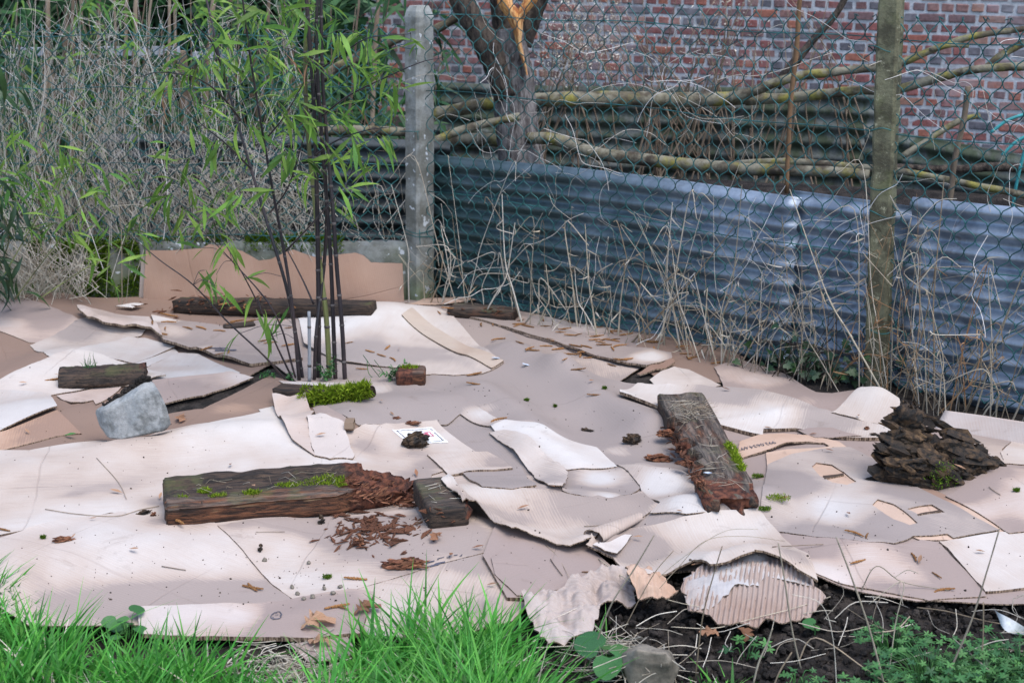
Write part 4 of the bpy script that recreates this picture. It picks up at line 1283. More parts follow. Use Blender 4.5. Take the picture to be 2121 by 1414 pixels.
sheet(t(3, (1300, 670), (1400, 640), (1520, 660), (1780, 790), (1640, 820), (1250, 800), (1200, 740)), 'pale glossy patch of sheet below the folded brown flap', .25, WHITE)

# centre
sheet(t(2, (225, 748), (690, 765), (1010, 762), (1290, 768), (1640, 850), (1990, 1050), (2121, 1085), (2000, 1130), (1700, 1022), (1600, 1110), (1200, 1120), (870, 1112), (600, 1000), (330, 815)), 'mauve sheet bulging in front of the bamboo foot', .62, GREY, blobs=[(930, 800, .1, -.6), (1000, 860, .07, -.5), (640, 795, .12, -.6), (790, 810, .06, -.4)])
sheet(t(2, (560, 1040), (830, 1160), (900, 1112), (1200, 1102), (1510, 1072, .01), (1830, 1332), (1700, 1440)) + t(6, (1470, 180), (1450, 335), (1100, 310), (860, 130), (500, -40)), 'cream sheet bearing the white printed sticker', .22, CREAM, blobs=[(900, 960, .07, .35), (760, 930, .08, .3), (880, 990, .08, .35)])
sheet([(-80, 985), (-80, 940), (60, 935), (215, 917), (330, 897)] + t(1, (1700, 1090), (2121, 1000)) + t(2, (60, 985), (180, 955), (340, 1150), (560, 1330), (860, 1400)) + [(745, 990), (752, 1040), (700, 1085), (340, 1095), (300, 1072), (230, 1064), (100, 1092), (0, 1112), (-80, 1100)], 'largest smooth cream sheet, behind and under the mossy beam', .13, (.53, .483, .445), stiff=3, iters=3, res=.024, blobs=[(40, 1010, .25, .22), (330, 1040, .1, .15)])
sheet(t(6, (1715, 165), (2050, 130), (2200, 120), (2320, 270), (2121, 300), (1880, 280)), 'mauve piece with a wavy cut edge beside the treated block', .85, GREY, th=.006)
sheet([(885, 944), (960, 938), (1009, 939), (1046, 960), (1062, 973), (1025, 976), (930, 987)], 'small oblong ribbed piece of board near the treated block', .3, CREAM, th=.006, ang=20, stiff=2, blobs=[(1040, 965, .05, .4)])
sheet(t(7, (420, 120), (730, 108), (930, 100), (1135, 282), (1020, 345), (900, 372), (660, 356), (490, 318)), 'wet grey sheet dried white along one stripe in the middle', .6, GREY, blobs=[(1240, 995, .06, -.7), (1260, 1030, .05, -.5)])
sheet(t(7, (930, 95), (1200, 120), (1450, 145), (1600, 250), (1745, 485), (1500, 522), (1200, 508), (1285, 410), (1140, 335), (1120, 270)), 'grey sheet with bright dried patches beside the rotten plank', .45, GREY, blobs=[(1370, 1010, .08, -.6), (1430, 1040, .05, -.6)])
sheet([(1015, 884), (1060, 874), (1120, 884), (1235, 928), (1272, 962), (1278, 968), (1225, 974), (1175, 978), (1110, 950), (1030, 905)], 'white dried flap of board tapering across the damp centre', .12, WHITE, lifts=[(1100, 890, .02, .1)], ang=60)
sheet([(1013, 900), (1050, 893), (1085, 905), (1120, 940), (1160, 962, .03), (1172, 976, .035), (1177, 990, .035), (1165, 1011, .02), (1135, 1012), (1100, 985), (1050, 930)], 'curled white flap with frayed end lying over the damp sheet', .36, WHITE, torn=.005, lr=.08, ang=35, lifts=[(1090, 925, .03, .08)])

# front left
sheet([(-80, 1135), (0, 1117), (130, 1078), (250, 1062), (310, 1072), (360, 1087), (445, 1084)] + t(5, (1900, 685), (2121, 925)) + t(6, (210, 1092), (320, 1185)) + [(600, 1250), (540, 1266), (330, 1300), (60, 1300), (-80, 1215)], 'cream front sheet with a brown tide mark behind the grass', .14, (.52, .468, .43), ang=62, stiff=3, blobs=[(250, 1250, .12, .45), (400, 1243, .1, .5), (480, 1248, .1, .45), (570, 1240, .1, .5), (330, 1246, .08, .35), (100, 1270, .12, .3)])
sheet([(450, 1090), (560, 1075), (700, 1070), (860, 1058), (1060, 1096), (1180, 1125), (1014, 1146), (850, 1190), (720, 1230), (610, 1246)] + t(6, (190, 1080), (-60, 800)), 'cream sheet under the heap of red rotten crumbs', .2, CREAM, stiff=3, blobs=[(820, 1120, .12, .35), (960, 1120, .13, .35), (700, 1110, .08, .3)])
sheet([(720, 1230), (850, 1192), (1014, 1147), (1100, 1130), (1160, 1180), (1110, 1235), (1060, 1290), (900, 1330), (760, 1320)], 'pale sheet half hidden by the tall grass tuft', .3, CREAM, blobs=[(980, 1170, .08, .5), (1000, 1250, .1, .3)])
sheet([(600, 1338), (720, 1322), (735, 1350), (720, 1368), (640, 1378)], 'small mauve scrap peeping out under the marked strip', .85, PINK, stiff=2)
strip = sheet([(285, 1263), (540, 1257), (622, 1245), (724, 1228), (775, 1234), (748, 1320), (650, 1328), (410, 1328), (290, 1322)], 'double-layer strip printed with a recycling triangle', .40, PINK, th=.011, ang=75, blobs=[(600, 1285, .09, .5), (700, 1280, .08, .45), (350, 1290, .12, -.4), (500, 1290, .07, -.4)])

# ------------------------------------------------------------------ wood, stone
def grid_box(L, W, Hh, d):
    nx_, ny_, nz_ = max(2, int(L / d)), max(2, int(W / d)), max(2, int(Hh / d))
    idx, V, F = {}, [], []
    def g(i, j, k):
        if (i, j, k) not in idx:
            idx[(i, j, k)] = len(V); V.append(Vector((L * i / nx_, W * j / ny_, Hh * k / nz_)))
        return idx[(i, j, k)]
    for i in range(nx_):
        for j in range(ny_):
            F.append((g(i, j, nz_), g(i + 1, j, nz_), g(i + 1, j + 1, nz_), g(i, j + 1, nz_)))
            F.append((g(i, j, 0), g(i, j + 1, 0), g(i + 1, j + 1, 0), g(i + 1, j, 0)))
        for k in range(nz_):
            F.append((g(i, 0, k), g(i + 1, 0, k), g(i + 1, 0, k + 1), g(i, 0, k + 1)))
            F.append((g(i, ny_, k), g(i, ny_, k + 1), g(i + 1, ny_, k + 1), g(i + 1, ny_, k)))
    for j in range(ny_):
        for k in range(nz_):
            F.append((g(0, j, k), g(0, j, k + 1), g(0, j + 1, k + 1), g(0, j + 1, k)))
            F.append((g(nx_, j, k), g(nx_, j + 1, k), g(nx_, j + 1, k + 1), g(nx_, j, k + 1)))
    return V, F
def wood_mesh(name, V, F, rot, tone, M_):
    me = bpy.data.meshes.new(name)
    me.from_pydata([tuple(v) for v in V], [], F)
    me.materials.append(M_)
    me.polygons.foreach_set('use_smooth', [True] * len(F))
    at = me.attributes.new('rot', 'FLOAT', 'POINT'); at.data.foreach_set('value', rot)
    at = me.attributes.new('tone', 'FLOAT', 'POINT'); at.data.foreach_set('value', [tone(v) if callable(tone) else tone for v in V])
    me.update()
    return me
def beam(name, pa, pb, W, Hh, label, cat='timber', tone=.0, decay=None, rough=.003, seed=1, sink=.006, d=.011, group=None, sharpen=True):
    """timber whose lower front edge runs from pixel pa to pixel pb; W is its depth away from the viewer"""
    A, B = onH(*pa), onH(*pb)
    ax = B - A; ax.z = 0
    L = ax.length; ax.normalize()
    ay = Vector((-ax.y, ax.x, 0))
    foot = [A, B, B + ay * W, A + ay * W]
    def hh(p0, p1):
        return max(float(samp(TOP, *(p0.lerp(p1, q))[:2])) for q in (0, .25, .5, .75, 1))
    za = float(np.percentile([samp(TOP, *(A.lerp(A + ay * W, q) + ax * u)[:2]) for q in (0, .5, 1) for u in (0, L * .15, L * .3)], 70))
    zb = float(np.percentile([samp(TOP, *(B.lerp(B + ay * W, q) - ax * u)[:2]) for q in (0, .5, 1) for u in (0, L * .15, L * .3)], 70))
    A = Vector((A.x, A.y, za - sink)); B = Vector((B.x, B.y, zb - sink))
    ax = (B - A).normalized()
    az = ax.cross(ay).normalized()
    if az.z < 0: az = -az
    V, F = grid_box(L, W, Hh, d)
    rot = []
    for i, v in enumerate(V):
        n = Vector(((v.x / L - .5) * 0, (v.y / W - .5) * 2, (v.z / Hh - .5) * 2))
        e = [abs(n.y) > .99, abs(n.z) > .99]
        w = v.copy()
        q = Vector((v.x * 3.0, v.y * 22, v.z * 22)) + Vector((seed * 7, seed, 0))
        k = mnoise.noise(q) * 1.0 + mnoise.noise(q * 2.7) * .5
        nrm = Vector((1 if v.x > L - 1e-5 else (-1 if v.x < 1e-5 else 0), 0 if not e[0] else math.copysign(1, n.y), 0 if not e[1] else math.copysign(1, n.z)))
        edge = sum(1 for a in nrm if a) > 1
        w += nrm * (rough * k - (.004 if edge else 0))
        r = 0.0
        if decay: w, r = decay(v, w, L, W, Hh)
        rot.append(r)
        V[i] = w
    M = Matrix((ax, ay, az)).transposed().to_4x4(); M.translation = A
    o = thing(name, A, label, cat, group)
    body = place('timber_body', wood_mesh('timber_body', V, F, rot, tone, M_WOOD), o, M)
    P = [M @ Vector(c) for c in ((0, 0, Hh), (L, 0, Hh), (L, W, Hh), (0, W, Hh))]
    obstacle([(p.x, p.y) for p in P], max(p.z for p in P) - .004)
    return o, M, L
def moss_on(parent, M, patches, n, Lr=(.006, .014), zoff=.0, mat=None, nrm=(0, 0, 1)):
    mb = MB()
    R = M.to_3x3()
    for (x, y, z, rx, ry) in patches:
        for k in range(n):
            a, r = U(0, 6.283), math.sqrt(random.random())
            px_, py_ = x + rx * r * math.cos(a), y + ry * r * math.sin(a)
            hgt = (1 - r * r) * .010
            p = M @ Vector((px_, py_, z + zoff + U(-.002, hgt)))
            moss_tuft(mb, p, R @ Vector(nrm), U(*Lr))
    return tag(mb.build('moss', mat or M_MOSS, parent), kind='stuff')
def fnoise(v, f, s=0):
    return mnoise.noise(Vector((v.x * f + s, v.y * f, v.z * f))) + .5 * mnoise.noise(Vector((v.x * f * 2.3 + s, v.y * f * 2.3, v.z * f * 2.3)))
def bar(parent, pts, r, mat, name='straw', n=4):
    mb = MB(); mb.tube(pts, r, n); return mb.build(name, mat, parent)

# big mossy beam with its right end rotted to red crumbs
def ridged(v, f, s=0):
    return 1 - 2 * abs(mnoise.noise(Vector((v.x * f * .16 + s, v.y * f, v.z * f))))
def dec1(v, w, L, W, Hh):
    q = max(0, (v.x - L * .70) / (L * .30))
    n = fnoise(Vector((v.x * .3, v.y, v.z)), 34, 3)
    r = 0
    if q > 0:
        bite = q ** .85
        nb = fnoise(Vector((v.x, v.y, 0)), 16, 5)
        hz = Hh * (1 - .92 * bite * (.75 + .45 * nb))
        if v.y > W * .62 and q < .38: hz = Hh * 1.05
        w.z = min(w.z, max(.005, hz)) + (.012 * n + .010 * ridged(v, 60, 2) + .005 * mnoise.noise(v * 130)) * min(1, q * 2.5) * (v.z / Hh + .15)
        w.y += (W * .42 - v.y) * .55 * bite + (.012 * n + .008 * ridged(v, 70, 9)) * q
        w.x += (.045 * n + .02 * ridged(v, 55, 5)) * q
        r = min(1, q * 2.4)
    if v.z > Hh * .9: w.z += .006 * fnoise(v, 14, 8) + .004 * min(0, ridged(v, 40, 1))
    if v.z > Hh * .9 and v.y > W * .72: w.z += .012 + .006 * fnoise(v, 9, 1)
    if v.z > Hh * .9 and v.y < W * .2: w.z -= .010 * (1 - v.y / (W * .2))
    return w, r
bm1, MM, LL = beam('rotten_beam', (344, 1087), (845, 1053), .195, .075, 'long dark beam with moss patches, one end rotted to red crumbs', tone=lambda v: (.32 + .45 * mnoise.noise(Vector((v.x * 7, 1, v.z * 26))) if v.y < .012 else (.22 + .3 * mnoise.noise(Vector((v.x * 9, v.y * 30, 2))) if v.y < .045 else -.30 + .25 * mnoise.noise(Vector((v.x * 12, v.y * 30, 5))))), decay=dec1, rough=.003, seed=3, d=.0062)
moss_on(bm1, MM, [(.05, .05, .066, .02, .012), (.115, .085, .070, .018, .010), (.15, .045, .066, .028, .010), (.245, .045, .068, .026, .014), (.345, .075, .070, .035, .014), (.43, .085, .070, .045, .026), (.475, .095, .070, .05, .036), (.47, .06, .068, .05, .02)], 460)
for k in range(26):
    p = MM @ Vector((U(.03, .55), U(.03, .16), .083)); d = Vector((U(-1, 1), U(-.7, .7), U(-.05, .15))) * U(.02, .05)
    bar(bm1, [p - d, p + d * .2 + Vector((0, 0, .004)) + jit(.006), p + d + jit(.006)], .0006, M_DRY, n=3)

mb = MB()
for k in range(700):
    x_ = LL * (.72 + .30 * random.random() ** .8); q = (x_ / LL - .70) / .30
    p = MM @ Vector((x_, U(.0, .17), max(.008, .07 * (1 - .9 * q) + U(-.012, .012))))
    d = (MM.to_3x3() @ Vector((U(.3, 1), U(-.5, .5), U(-.3, .5)))).normalized()
    mb.blade(p, d, d.cross(jit(1)).normalized(), U(.01, .045), U(.002, .007), jit(.2), 2, tipw=.3)
tag(mb.build('rot_splinters', M_ROT, bm1), kind='stuff')
# square-sawn treated block
def dec2(v, w, L, W, Hh):
    r = 0
    if v.x > L * .85 and v.z > Hh * .4:
        n = fnoise(v, 40, 2); w.x += .02 * n; r = .8 if n > -.1 else .2
    return w, r
bm2, M2, L2 = beam('timber_block', (889, 1096), (973, 1088), .24, .072, 'square-sawn grey-green block with dark end grain, flap of board resting on it', tone=-.05, rough=.0022, seed=5, decay=dec2)
for k in range(12):
    p = M2 @ Vector((U(.02, .1), U(.02, .2), .075)); d = Vector((U(-1, 1), U(-.7, .7), U(0, .3))) * U(.015, .035)
    bar(bm2, [p - d, p + d], .001, M_STRAW, n=3)

# sheets that drape over the block
sheet([(1030, 1085), (1120, 1120), (1182, 1144), (1216, 1136), (1293, 1198), (1152, 1237), (1098, 1250), (1050, 1245), (1000, 1160)], 'mauve flat board with dark layered front edge above the torn wet paper', .8, PINK, th=.010, stiff=3)
sheet(t(7, (28, 792), (452, 1137), (235, 1212), (120, 1185), (-60, 1000), (-90, 850)), 'mauve flap lying against the grass tuft, edged by a straight cut', .78, PINK, th=.004, stiff=3, blobs=[(1050, 1240, .05, -.3)])
sheet(t(6, (1545, 212, .02), (1720, 352, .05), (1830, 442, .055), (2121, 612, .05)) + t(7, (110, 612, .045), (330, 692, .03), (550, 802, .012), (692, 748, .03), (655, 716, .05), (720, 682, .06), (800, 660, .06), (845, 690, .05), (880, 695, .02), (972, 612), (1052, 605), (1275, 412), (1140, 337), (900, 368), (660, 354), (490, 314), (160, 284)) + t(6, (2121, 290), (1880, 284), (1700, 262)), 'broad curved flap resting on the treated block, rolled into a dark tube at its end', .32, (.51, .458, .415), lr=.075, torn=.003, ang=15, stiff=4, iters=3, blobs=[(1200, 1040, .12, .35), (1300, 1040, .1, .4), (1270, 1090, .07, .35), (1000, 1020, .12, -.3)])

flap = [o for o in COL.objects if str(o.get('label', '')).startswith('broad curved flap')][0]
T0, T1 = onH(1229, 1122), onH(1330, 1060)
mb = MB()
for s, k in ((1, 0), (.90, 1)):
    for i in range(9):
        c = T0.lerp(T1, i / 8); c.z = T0.z + .016 - .012 * i / 8
        for j in range(18):
            a = 2 * math.pi * j / 18
            ex = (T1 - T0).cross(Vector((0, 0, 1))).normalized()
            rr = (1 - .5 * i / 8) * (1 + .06 * mnoise.noise(Vector((math.cos(a) * 2, i * .5, 3))))
            mb.v.append(c + ex * math.cos(a) * .034 * s * rr + Vector((0, 0, math.sin(a) * .019 * s * rr)) + (T0 - T1).normalized() * (.008 * mnoise.noise(Vector((j * .9, 0, 2))) if i == 0 else 0))
for i in range(8):
    for j in range(18):
        q = (i * 18 + j, i * 18 + (j + 1) % 18, (i + 1) * 18 + (j + 1) % 18, (i + 1) * 18 + j)
        mb.f += [q, tuple(162 + a for a in reversed(q))]; mb.m += [0, 0]
for j in range(18):
    mb.f.append((j, 162 + j, 162 + (j + 1) % 18, (j + 1) % 18)); mb.m.append(1)
me = mb.mesh('rolled_edge', [M_CARD, M_EDGE])
me.attributes.new('sp', 'FLOAT_VECTOR', 'POINT').data.foreach_set('vector', np.array([tuple(v) for v in mb.v]).ravel())
me.attributes.new('wet', 'FLOAT', 'POINT').data.foreach_set('value', np.full(len(mb.v), .55))
me.attributes.new('tint', 'FLOAT_COLOR', 'POINT').data.foreach_set('color', np.tile(np.array([*CREAM, 1.0]), len(mb.v)))
place('rolled_edge', me, flap)
# rotten plank
def dec3b(v, w, L, W, Hh):
    u = L - v.x                                   # distance from the far end
    yl = v.y                                      # the edge eaten away lies at y = W (viewer's left)
    r = 0
    n = fnoise(Vector((v.x * .35, v.y, v.z)), 26, 11)
    bite = 0
    for c, s, a in ((.33, .040, .062), (.43, .035, .030), (.55, .05, .055), (.67, .06, .05), (.79, .05, .06)):
        bite = max(bite, a * math.exp(-((u - c * L) / s) ** 2))
    lim = bite * (1 + .5 * n)
    if lim > .008 and yl > W - lim:
        w.y = W - lim + .006 * n
        w.z = v.z * .35 + .006 * ridged(v, 60, 4)
        w.y += .010 * ridged(v, 50, 2)
        r = .45 + .4 * (n > 0)
    q = max(0, (u - L * .80) / (L * .20))
    if q > 0:
        w.z = min(w.z, Hh * (1 - .5 * q * (.6 + .6 * n))) + .010 * n * q
        w.y += .016 * n * q
        w.x += .03 * n * q
        r = max(r, q * 1.2 if n > -.2 else q * .3)
    if v.z > Hh * .9: w.z += .004 * fnoise(v, 16, 3)
    return w, min(1, r)
# right-hand sheets that lie under the plank
sheet(t(3, (955, 832, .02), (1100, 790), (1230, 800), (1650, 800), (2050, 832)) + t(4, (0, 842), (460, 1002), (1080, 1152), (980, 1232), (650, 1228), (260, 1155), (0, 1165)) + t(3, (2121, 1215), (1780, 1130), (1240, 972), (958, 852, .02)), 'white-faced double board with dark fluted rim passing under the rotten plank', .30, WHITE, th=.012, blobs=[(1480, 820, .12, .5), (1540, 800, .1, .3), (1700, 880, .12, .2), (1600, 870, .1, -.3)])
bm3, M3, L3 = beam('rotten_plank', (1572, 1058), (1456, 846), .165, .062, 'thick weathered plank, one side eaten away to red rot, strewn with dry grass', tone=.05, decay=dec3b, seed=8, d=.0065, rough=.003)
moss_on(bm3, M3, [(.30 * L3, .014, .06, .06, .014), (.38 * L3, .012, .06, .06, .015), (.22 * L3, .014, .058, .04, .010)], 700)
mb = MB()
for k in range(200):
    x_ = random.gauss(L3 * .78, .07) if random.random() < .7 else U(.05, L3 * .95)
    p = M3 @ Vector((min(max(x_, .02), L3 - .02), U(.01, .14), .066)); d = Vector((U(-1, 1), U(-1, 1), U(-.05, .2))).normalized() * U(.008, .04)
    mb.tube([p - d, p + jit(.006), p + d], .0006, 3)
tag(mb.build('dry_grass_litter', M_DRY, bm3), kind='stuff')

# perforated sheet on the right
sheet(r6((555, 870), (600, 830), (700, 800), (830, 786), (960, 790), (1130, 822), (1172, 852), (1092, 852), (1050, 830), (960, 826), (850, 842), (760, 872), (612, 912)), 'curved peach strip stamped with a faded number', .08, PEACH, th=.006, stiff=2, wav=.003, lifts=[(1600, 915, .02, .1)])
sheet([(1590, 985)] + r6((740, 880), (860, 862), (1060, 850), (1200, 858), (1330, 912), (1440, 985)) + t(8, (1000, 130), (1460, 335), (1995, 628), (1960, 655), (1780, 640), (1540, 715), (1280, 715), (1000, 620), (600, 560)), 'peach under-sheet showing through the cut-out holes', .05, PEACH, wav=.003)
sheet([(1590, 965), (1640, 942), (1700, 932), (1761, 929), (1807, 952), (1860, 985)] + t(8, (1260, 285), (1460, 385), (1700, 520), (1920, 640), (1780, 665), (1545, 708), (1495, 668), (1370, 682), (1215, 694), (1060, 744), (850, 725), (400, 690), (130, 655), (0, 640)) + [(1575, 1060)], 'grey-beige sheet with die-cut oval holes and slots beside the stump', .42, GREY, holes=[t(8, (395, 112), (430, 82), (560, 100), (660, 160), (758, 236), (680, 262), (560, 243), (460, 190)), t(8, (885, 424), (930, 382), (1060, 420), (1160, 492), (1255, 576), (1190, 592), (1060, 546), (990, 500)), t(8, (1170, 456), (1370, 422), (1475, 490), (1262, 506))], stiff=3, wav=.004, blobs=[(1640, 1010, .1, .4), (1720, 1060, .12, -.4), (1830, 1090, .1, .35), (1780, 1000, .12, -.25), (1700, 1110, .1, .4)])
for q, lab in ((t(8, (484, 190), (650, 168), (655, 182), (500, 206)), 'dark slot strip crossing the rounded hole farther from the soil'), (t(8, (1252, 500), (1438, 468), (1444, 484), (1262, 508)), 'dark slot strip crossing the four-sided hole')):
    sheet(q, lab, .95, (.12, .09, .07), th=.004, stiff=1, res=.008, wav=0, torn=.0005)
sheet(t(8, (0, 640), (140, 658), (400, 692), (850, 728), (1060, 746), (1280, 712), (1430, 732), (1640, 955), (1795, 1120), (1810, 1172), (1350, 1222), (1150, 1172), (870, 1112), (620, 1072), (460, 1002), (400, 962), (335, 870), (130, 680)), 'mauve sheet with a cream band, sagging to the dark soil', .66, PINK, stiff=3, blobs=[(1720, 1195, .08, -.6), (1790, 1160, .08, -.35), (1880, 1195, .07, -.3), (1690, 1130, .1, .2)])
sheet(t(8, (1430, 732), (1900, 652), (2250, 640), (2250, 1095), (1805, 1130), (1640, 950), (1500, 790)), 'clean pale ribbed sheet laid flat at the soil edge', .12, (.52, .475, .44), th=.007, ang=25, stiff=3, blobs=[(1960, 1130, .05, .4)])
sheet(t(8, (1560, 320), (1900, 110), (2250, 150), (2250, 645), (2000, 650), (1480, 352)), 'pinkish sheet with faint creases beside the stump', .26, PINK, blobs=[(2090, 1095, .07, .6), (1980, 1025, .1, .3)])
sheet(t(4, (1620, 1172), (2020, 1244), (1940, 1312), (1960, 1414), (1560, 1414), (1500, 1250)), 'sheet end half hidden behind the stump', .4, CREAM)
sheet(t(4, (2030, 1232), (2250, 1150), (2250, 1440), (1960, 1420), (1930, 1330)), 'cream piece with two slits beside the stump', .2, CREAM)
def panel(q, label, tint, wet, th=.005, n=14, wav=.004):
    """a stiff board through four points (bottom left, bottom right, top right, top left)"""
    SEQ[0] += 1; seed = SEQ[0]
    q = [Vector(v) for v in q]
    nr = (q[1] - q[0]).cross(q[3] - q[0]).normalized()
    if nr.y > 0: nr = -nr
    V, F, mi = [], [], []
    for s in (0, 1):
        for i in range(n + 1):
            for j in range(n + 1):
                u, v = i / n, j / n
                P = (q[0].lerp(q[1], u)).lerp(q[3].lerp(q[2], u), v)
                V.append(P + nr * (wav * mnoise.noise(P * 7) - s * th))
    w = n + 1; K = w * w
    for i in range(n):
        for j in range(n):
            f = (i * w + j, (i + 1) * w + j, (i + 1) * w + j + 1, i * w + j + 1)
            F += [f, tuple(K + a for a in reversed(f))]; mi += [0, 0]
        for j in (0, n):
            F.append((i * w + j, (i + 1) * w + j, K + (i + 1) * w + j, K + i * w + j)); mi.append(1)
            F.append((j * w + i, j * w + i + 1, K + j * w + i + 1, K + j * w + i)); mi.append(1)
    me = bpy.data.meshes.new('cardboard_sheet'); me.from_pydata([tuple(v) for v in V], [], F)
    me.materials.append(M_CARD); me.materials.append(M_EDGE)
    me.polygons.foreach_set('material_index', mi); me.polygons.foreach_set('use_smooth', [m == 0 for m in mi])
    sp = np.array([(v.x + seed, v.z * 1.5 + v.y, seed * .7) for v in V])
    at = me.attributes.new('sp', 'FLOAT_VECTOR', 'POINT'); at.data.foreach_set('vector', sp.ravel())
    at = me.attributes.new('wet', 'FLOAT', 'POINT'); at.data.foreach_set('value', np.full(len(V), wet))
    at = me.attributes.new('tint', 'FLOAT_COLOR', 'POINT'); at.data.foreach_set('color', np.tile(np.array([*tint, 1.0]), len(V)))
    me.update()
    return tag(place('cardboard_sheet', me), label, 'cardboard', 'cardboard sheets laid over the bed')
def stand(pb0, pb1, pt1, pt0, back, **k):
    A, B = onH(*pb0), onH(*pb1)
    A.z -= .006; B.z -= .006
    return [A, B, onY(pt1[0], pt1[1], B.y + back), onY(pt0[0], pt0[1], A.y + back)]
panel(stand((1937, 884), (2150, 926), (2150, 877), (1957, 849), .045), 'straight board edge tilted up against the fence foot near the stump', PINK, .15, .006)
sheet(t(4, (540, 1002), (760, 880), (960, 806, .09), (1052, 862, .08), (1112, 950, .04), (1092, 1142), (760, 1062)), 'upturned streaky corner of board below the mossy post', .2, CREAM, lr=.12, stiff=3, ang=-30)
sheet(t(4, (280, 1160), (560, 1130), (690, 1170), (800, 1195), (640, 1222), (420, 1205)), 'brown lens-shaped peeled liner with fluted edge', .75, PINK, stiff=2)

# stacked wet torn paper at the front
torn_kw = dict(name='torn_cardboard', group='torn wet cardboard at the soil edge', torn=.010, res=.0055)
sheet(r8((160, 475), (290, 445), (420, 405), (520, 385), (575, 405), (600, 500), (470, 520), (430, 600), (320, 655), (220, 640), (170, 560)), 'sodden grey torn board between grass tuft and soil', .28, (.47, .43, .41), ribs=.0012, ang=70, crump=.035, wav=.02, lr=.05, lifts=[(1110, 1270, .03, .05), (1150, 1250, .02, .04)], **torn_kw)
sheet(r8((575, 385), (620, 392), (690, 440), (765, 500), (700, 535), (620, 540), (560, 490)), 'crumpled pinkish scrap of torn board on the soil', .3, PEACH, ribs=.001, crump=.05, wav=.03, lifts=[(1320, 1230, .06, .05), (1350, 1255, .05, .04)], **torn_kw)
sheet(r8((785, 428), (860, 362), (1000, 320), (1065, 300), (1185, 320), (1272, 382), (1322, 455), (1312, 512), (1210, 560), (1080, 585), (900, 570), (800, 505)), 'fan of torn wet board with bare corrugations showing', .22, (.36, .285, .25), ribs=.0042, ang=-14, ribp=.0125, crump=.010, wav=.012, lifts=[(1560, 1190, .035, .14), (1480, 1215, .03, .12)], th=.003, **{**torn_kw, 'res': .0028, 'torn': .022})
sheet(r8((785, 400), (900, 350), (1062, 300), (1172, 315), (1290, 425), (1180, 400), (1100, 388), (1080, 416), (1000, 418), (940, 466), (890, 520), (830, 518), (788, 460)), 'bluish-white smooth liner peeling off the torn fan', .12, (.43, .41, .405), th=.002, ribs=.0008, ang=-14, ribp=.0125, crump=.012, wav=.008, **torn_kw)

# folded sheet in front, hanging over the torn paper
sheet(r8((600, 215), (790, 200), (1010, 190), (1180, 230), (1310, 400), (1160, 300), (900, 330), (700, 360), (540, 300)), 'under-layer of the folded front sheet', .5, CREAM, th=.006)
sheet([(1287, 1103), (1435, 1073), (1552, 1052), (1572, 1058), (1582, 1072)] + t(8, (130, 665), (340, 872), (440, 1080, .03), (270, 962, .05), (130, 852, .06), (0, 812, .06)) + t(7, (2050, 800, .06), (2052, 832, .05), (1740, 916, .045), (1690, 912, .045), (1560, 892, .05), (1412, 962, .04), (1225, 978, .04), (1230, 1026, .02), (1130, 1002, .03), (960, 932, .03), (900, 872, .03), (680, 762, .02)) + [(1240, 1130)], 'cream sheet folded over double, its wavy front edge hanging over torn paper', .30, (.51, .458, .415), th=.006, lr=.14, torn=.002, ang=12, stiff=3, blobs=[(1340, 1150, .1, .45), (1300, 1130, .1, .3), (1500, 1090, .12, -.3), (1650, 1180, .06, .4)])
sheet(t(7, (735, 790, .02), (1000, 672, .015), (1058, 690), (935, 835, .01), (905, 858, .02)), 'small buff flap beside the dark rolled tube', .1, CREAM, stiff=2, lr=.05)

panel(stand((1076, 632), (1143, 640), (1104, 608), (1096, 609), .02), 'triangular brown corner of board standing up below the weeds', KRAFT, .2, .005)
panel(stand((1440, 700), (1476, 712), (1486, 690), (1478, 692), .01), 'torn triangular tip of board poking up at the fence', KRAFT, .3, .004)
# flaps by the mossy wedge
def dec_w(v, w, L, W, Hh):
    q = v.x / L
    w.z *= 1 - .25 * q
    if q > .6: w.y += (W * .5 - v.y) * (q - .6) * 2.2; w.z += (q - .6) * .05
    return w, 0
bmw, Mw, Lw = beam('wedge_timber', (566, 838), (772, 838), .07, .058, 'dark wedge of timber with a shaggy bright moss mane', tone=-.2, seed=12, decay=dec_w)
mb = MB()
for k in range(4200):
    x_ = Lw * (.30 + .68 * random.random())
    fr = random.random()
    lift_ = max(0, x_ / Lw - .6) * .07 - .012 + .012 * fnoise(Vector((x_, 1, 0)), 30, 4)
    hang = .028 + .030 * max(0, fnoise(Vector((x_, 0, 0)), 20, 1) + .35)
    p = Mw @ (Vector((x_, U(.0, .055) * (1 - max(0, x_ / Lw - .6) * 1.8), .046 + U(0, .016) + lift_)) if fr < .45 else Vector((x_, -.003 + U(-.012, .004) + max(0, x_ / Lw - .6) * .05, .056 - random.random() * hang + lift_)))
    moss_tuft(mb, p, (0, -.7, .1) if fr >= .45 else (0, -.3, 1), U(.009, .024))
tag(mb.build('moss', M_MOSS, bmw), kind='stuff')
sheet(t(2, (500, 1000), (580, 952, .02), (820, 1092), (838, 1140), (770, 1165), (560, 1090)), 'mauve flap under the two buff pieces beside the moss wedge', .5, PINK, lr=.07, stiff=2)
sheet(t(2, (172, 878, .05), (440, 866, .05), (512, 1000, .02), (470, 1080), (490, 1300), (525, 1365), (340, 1232, .01), (250, 1052, .03)), 'curved buff offcut leaning on the moss wedge', .06, (.50, .428, .385), th=.005, lr=.09, stiff=2)
sheet(t(2, (455, 1042), (560, 1012, .02), (760, 1080, .02), (772, 1192), (842, 1352), (826, 1390), (640, 1388), (522, 1358), (472, 1190)), 'buff torn-edged offcut lying in front of the moss wedge', .06, (.50, .432, .39), th=.005, lr=.07, stiff=2, torn=.005)
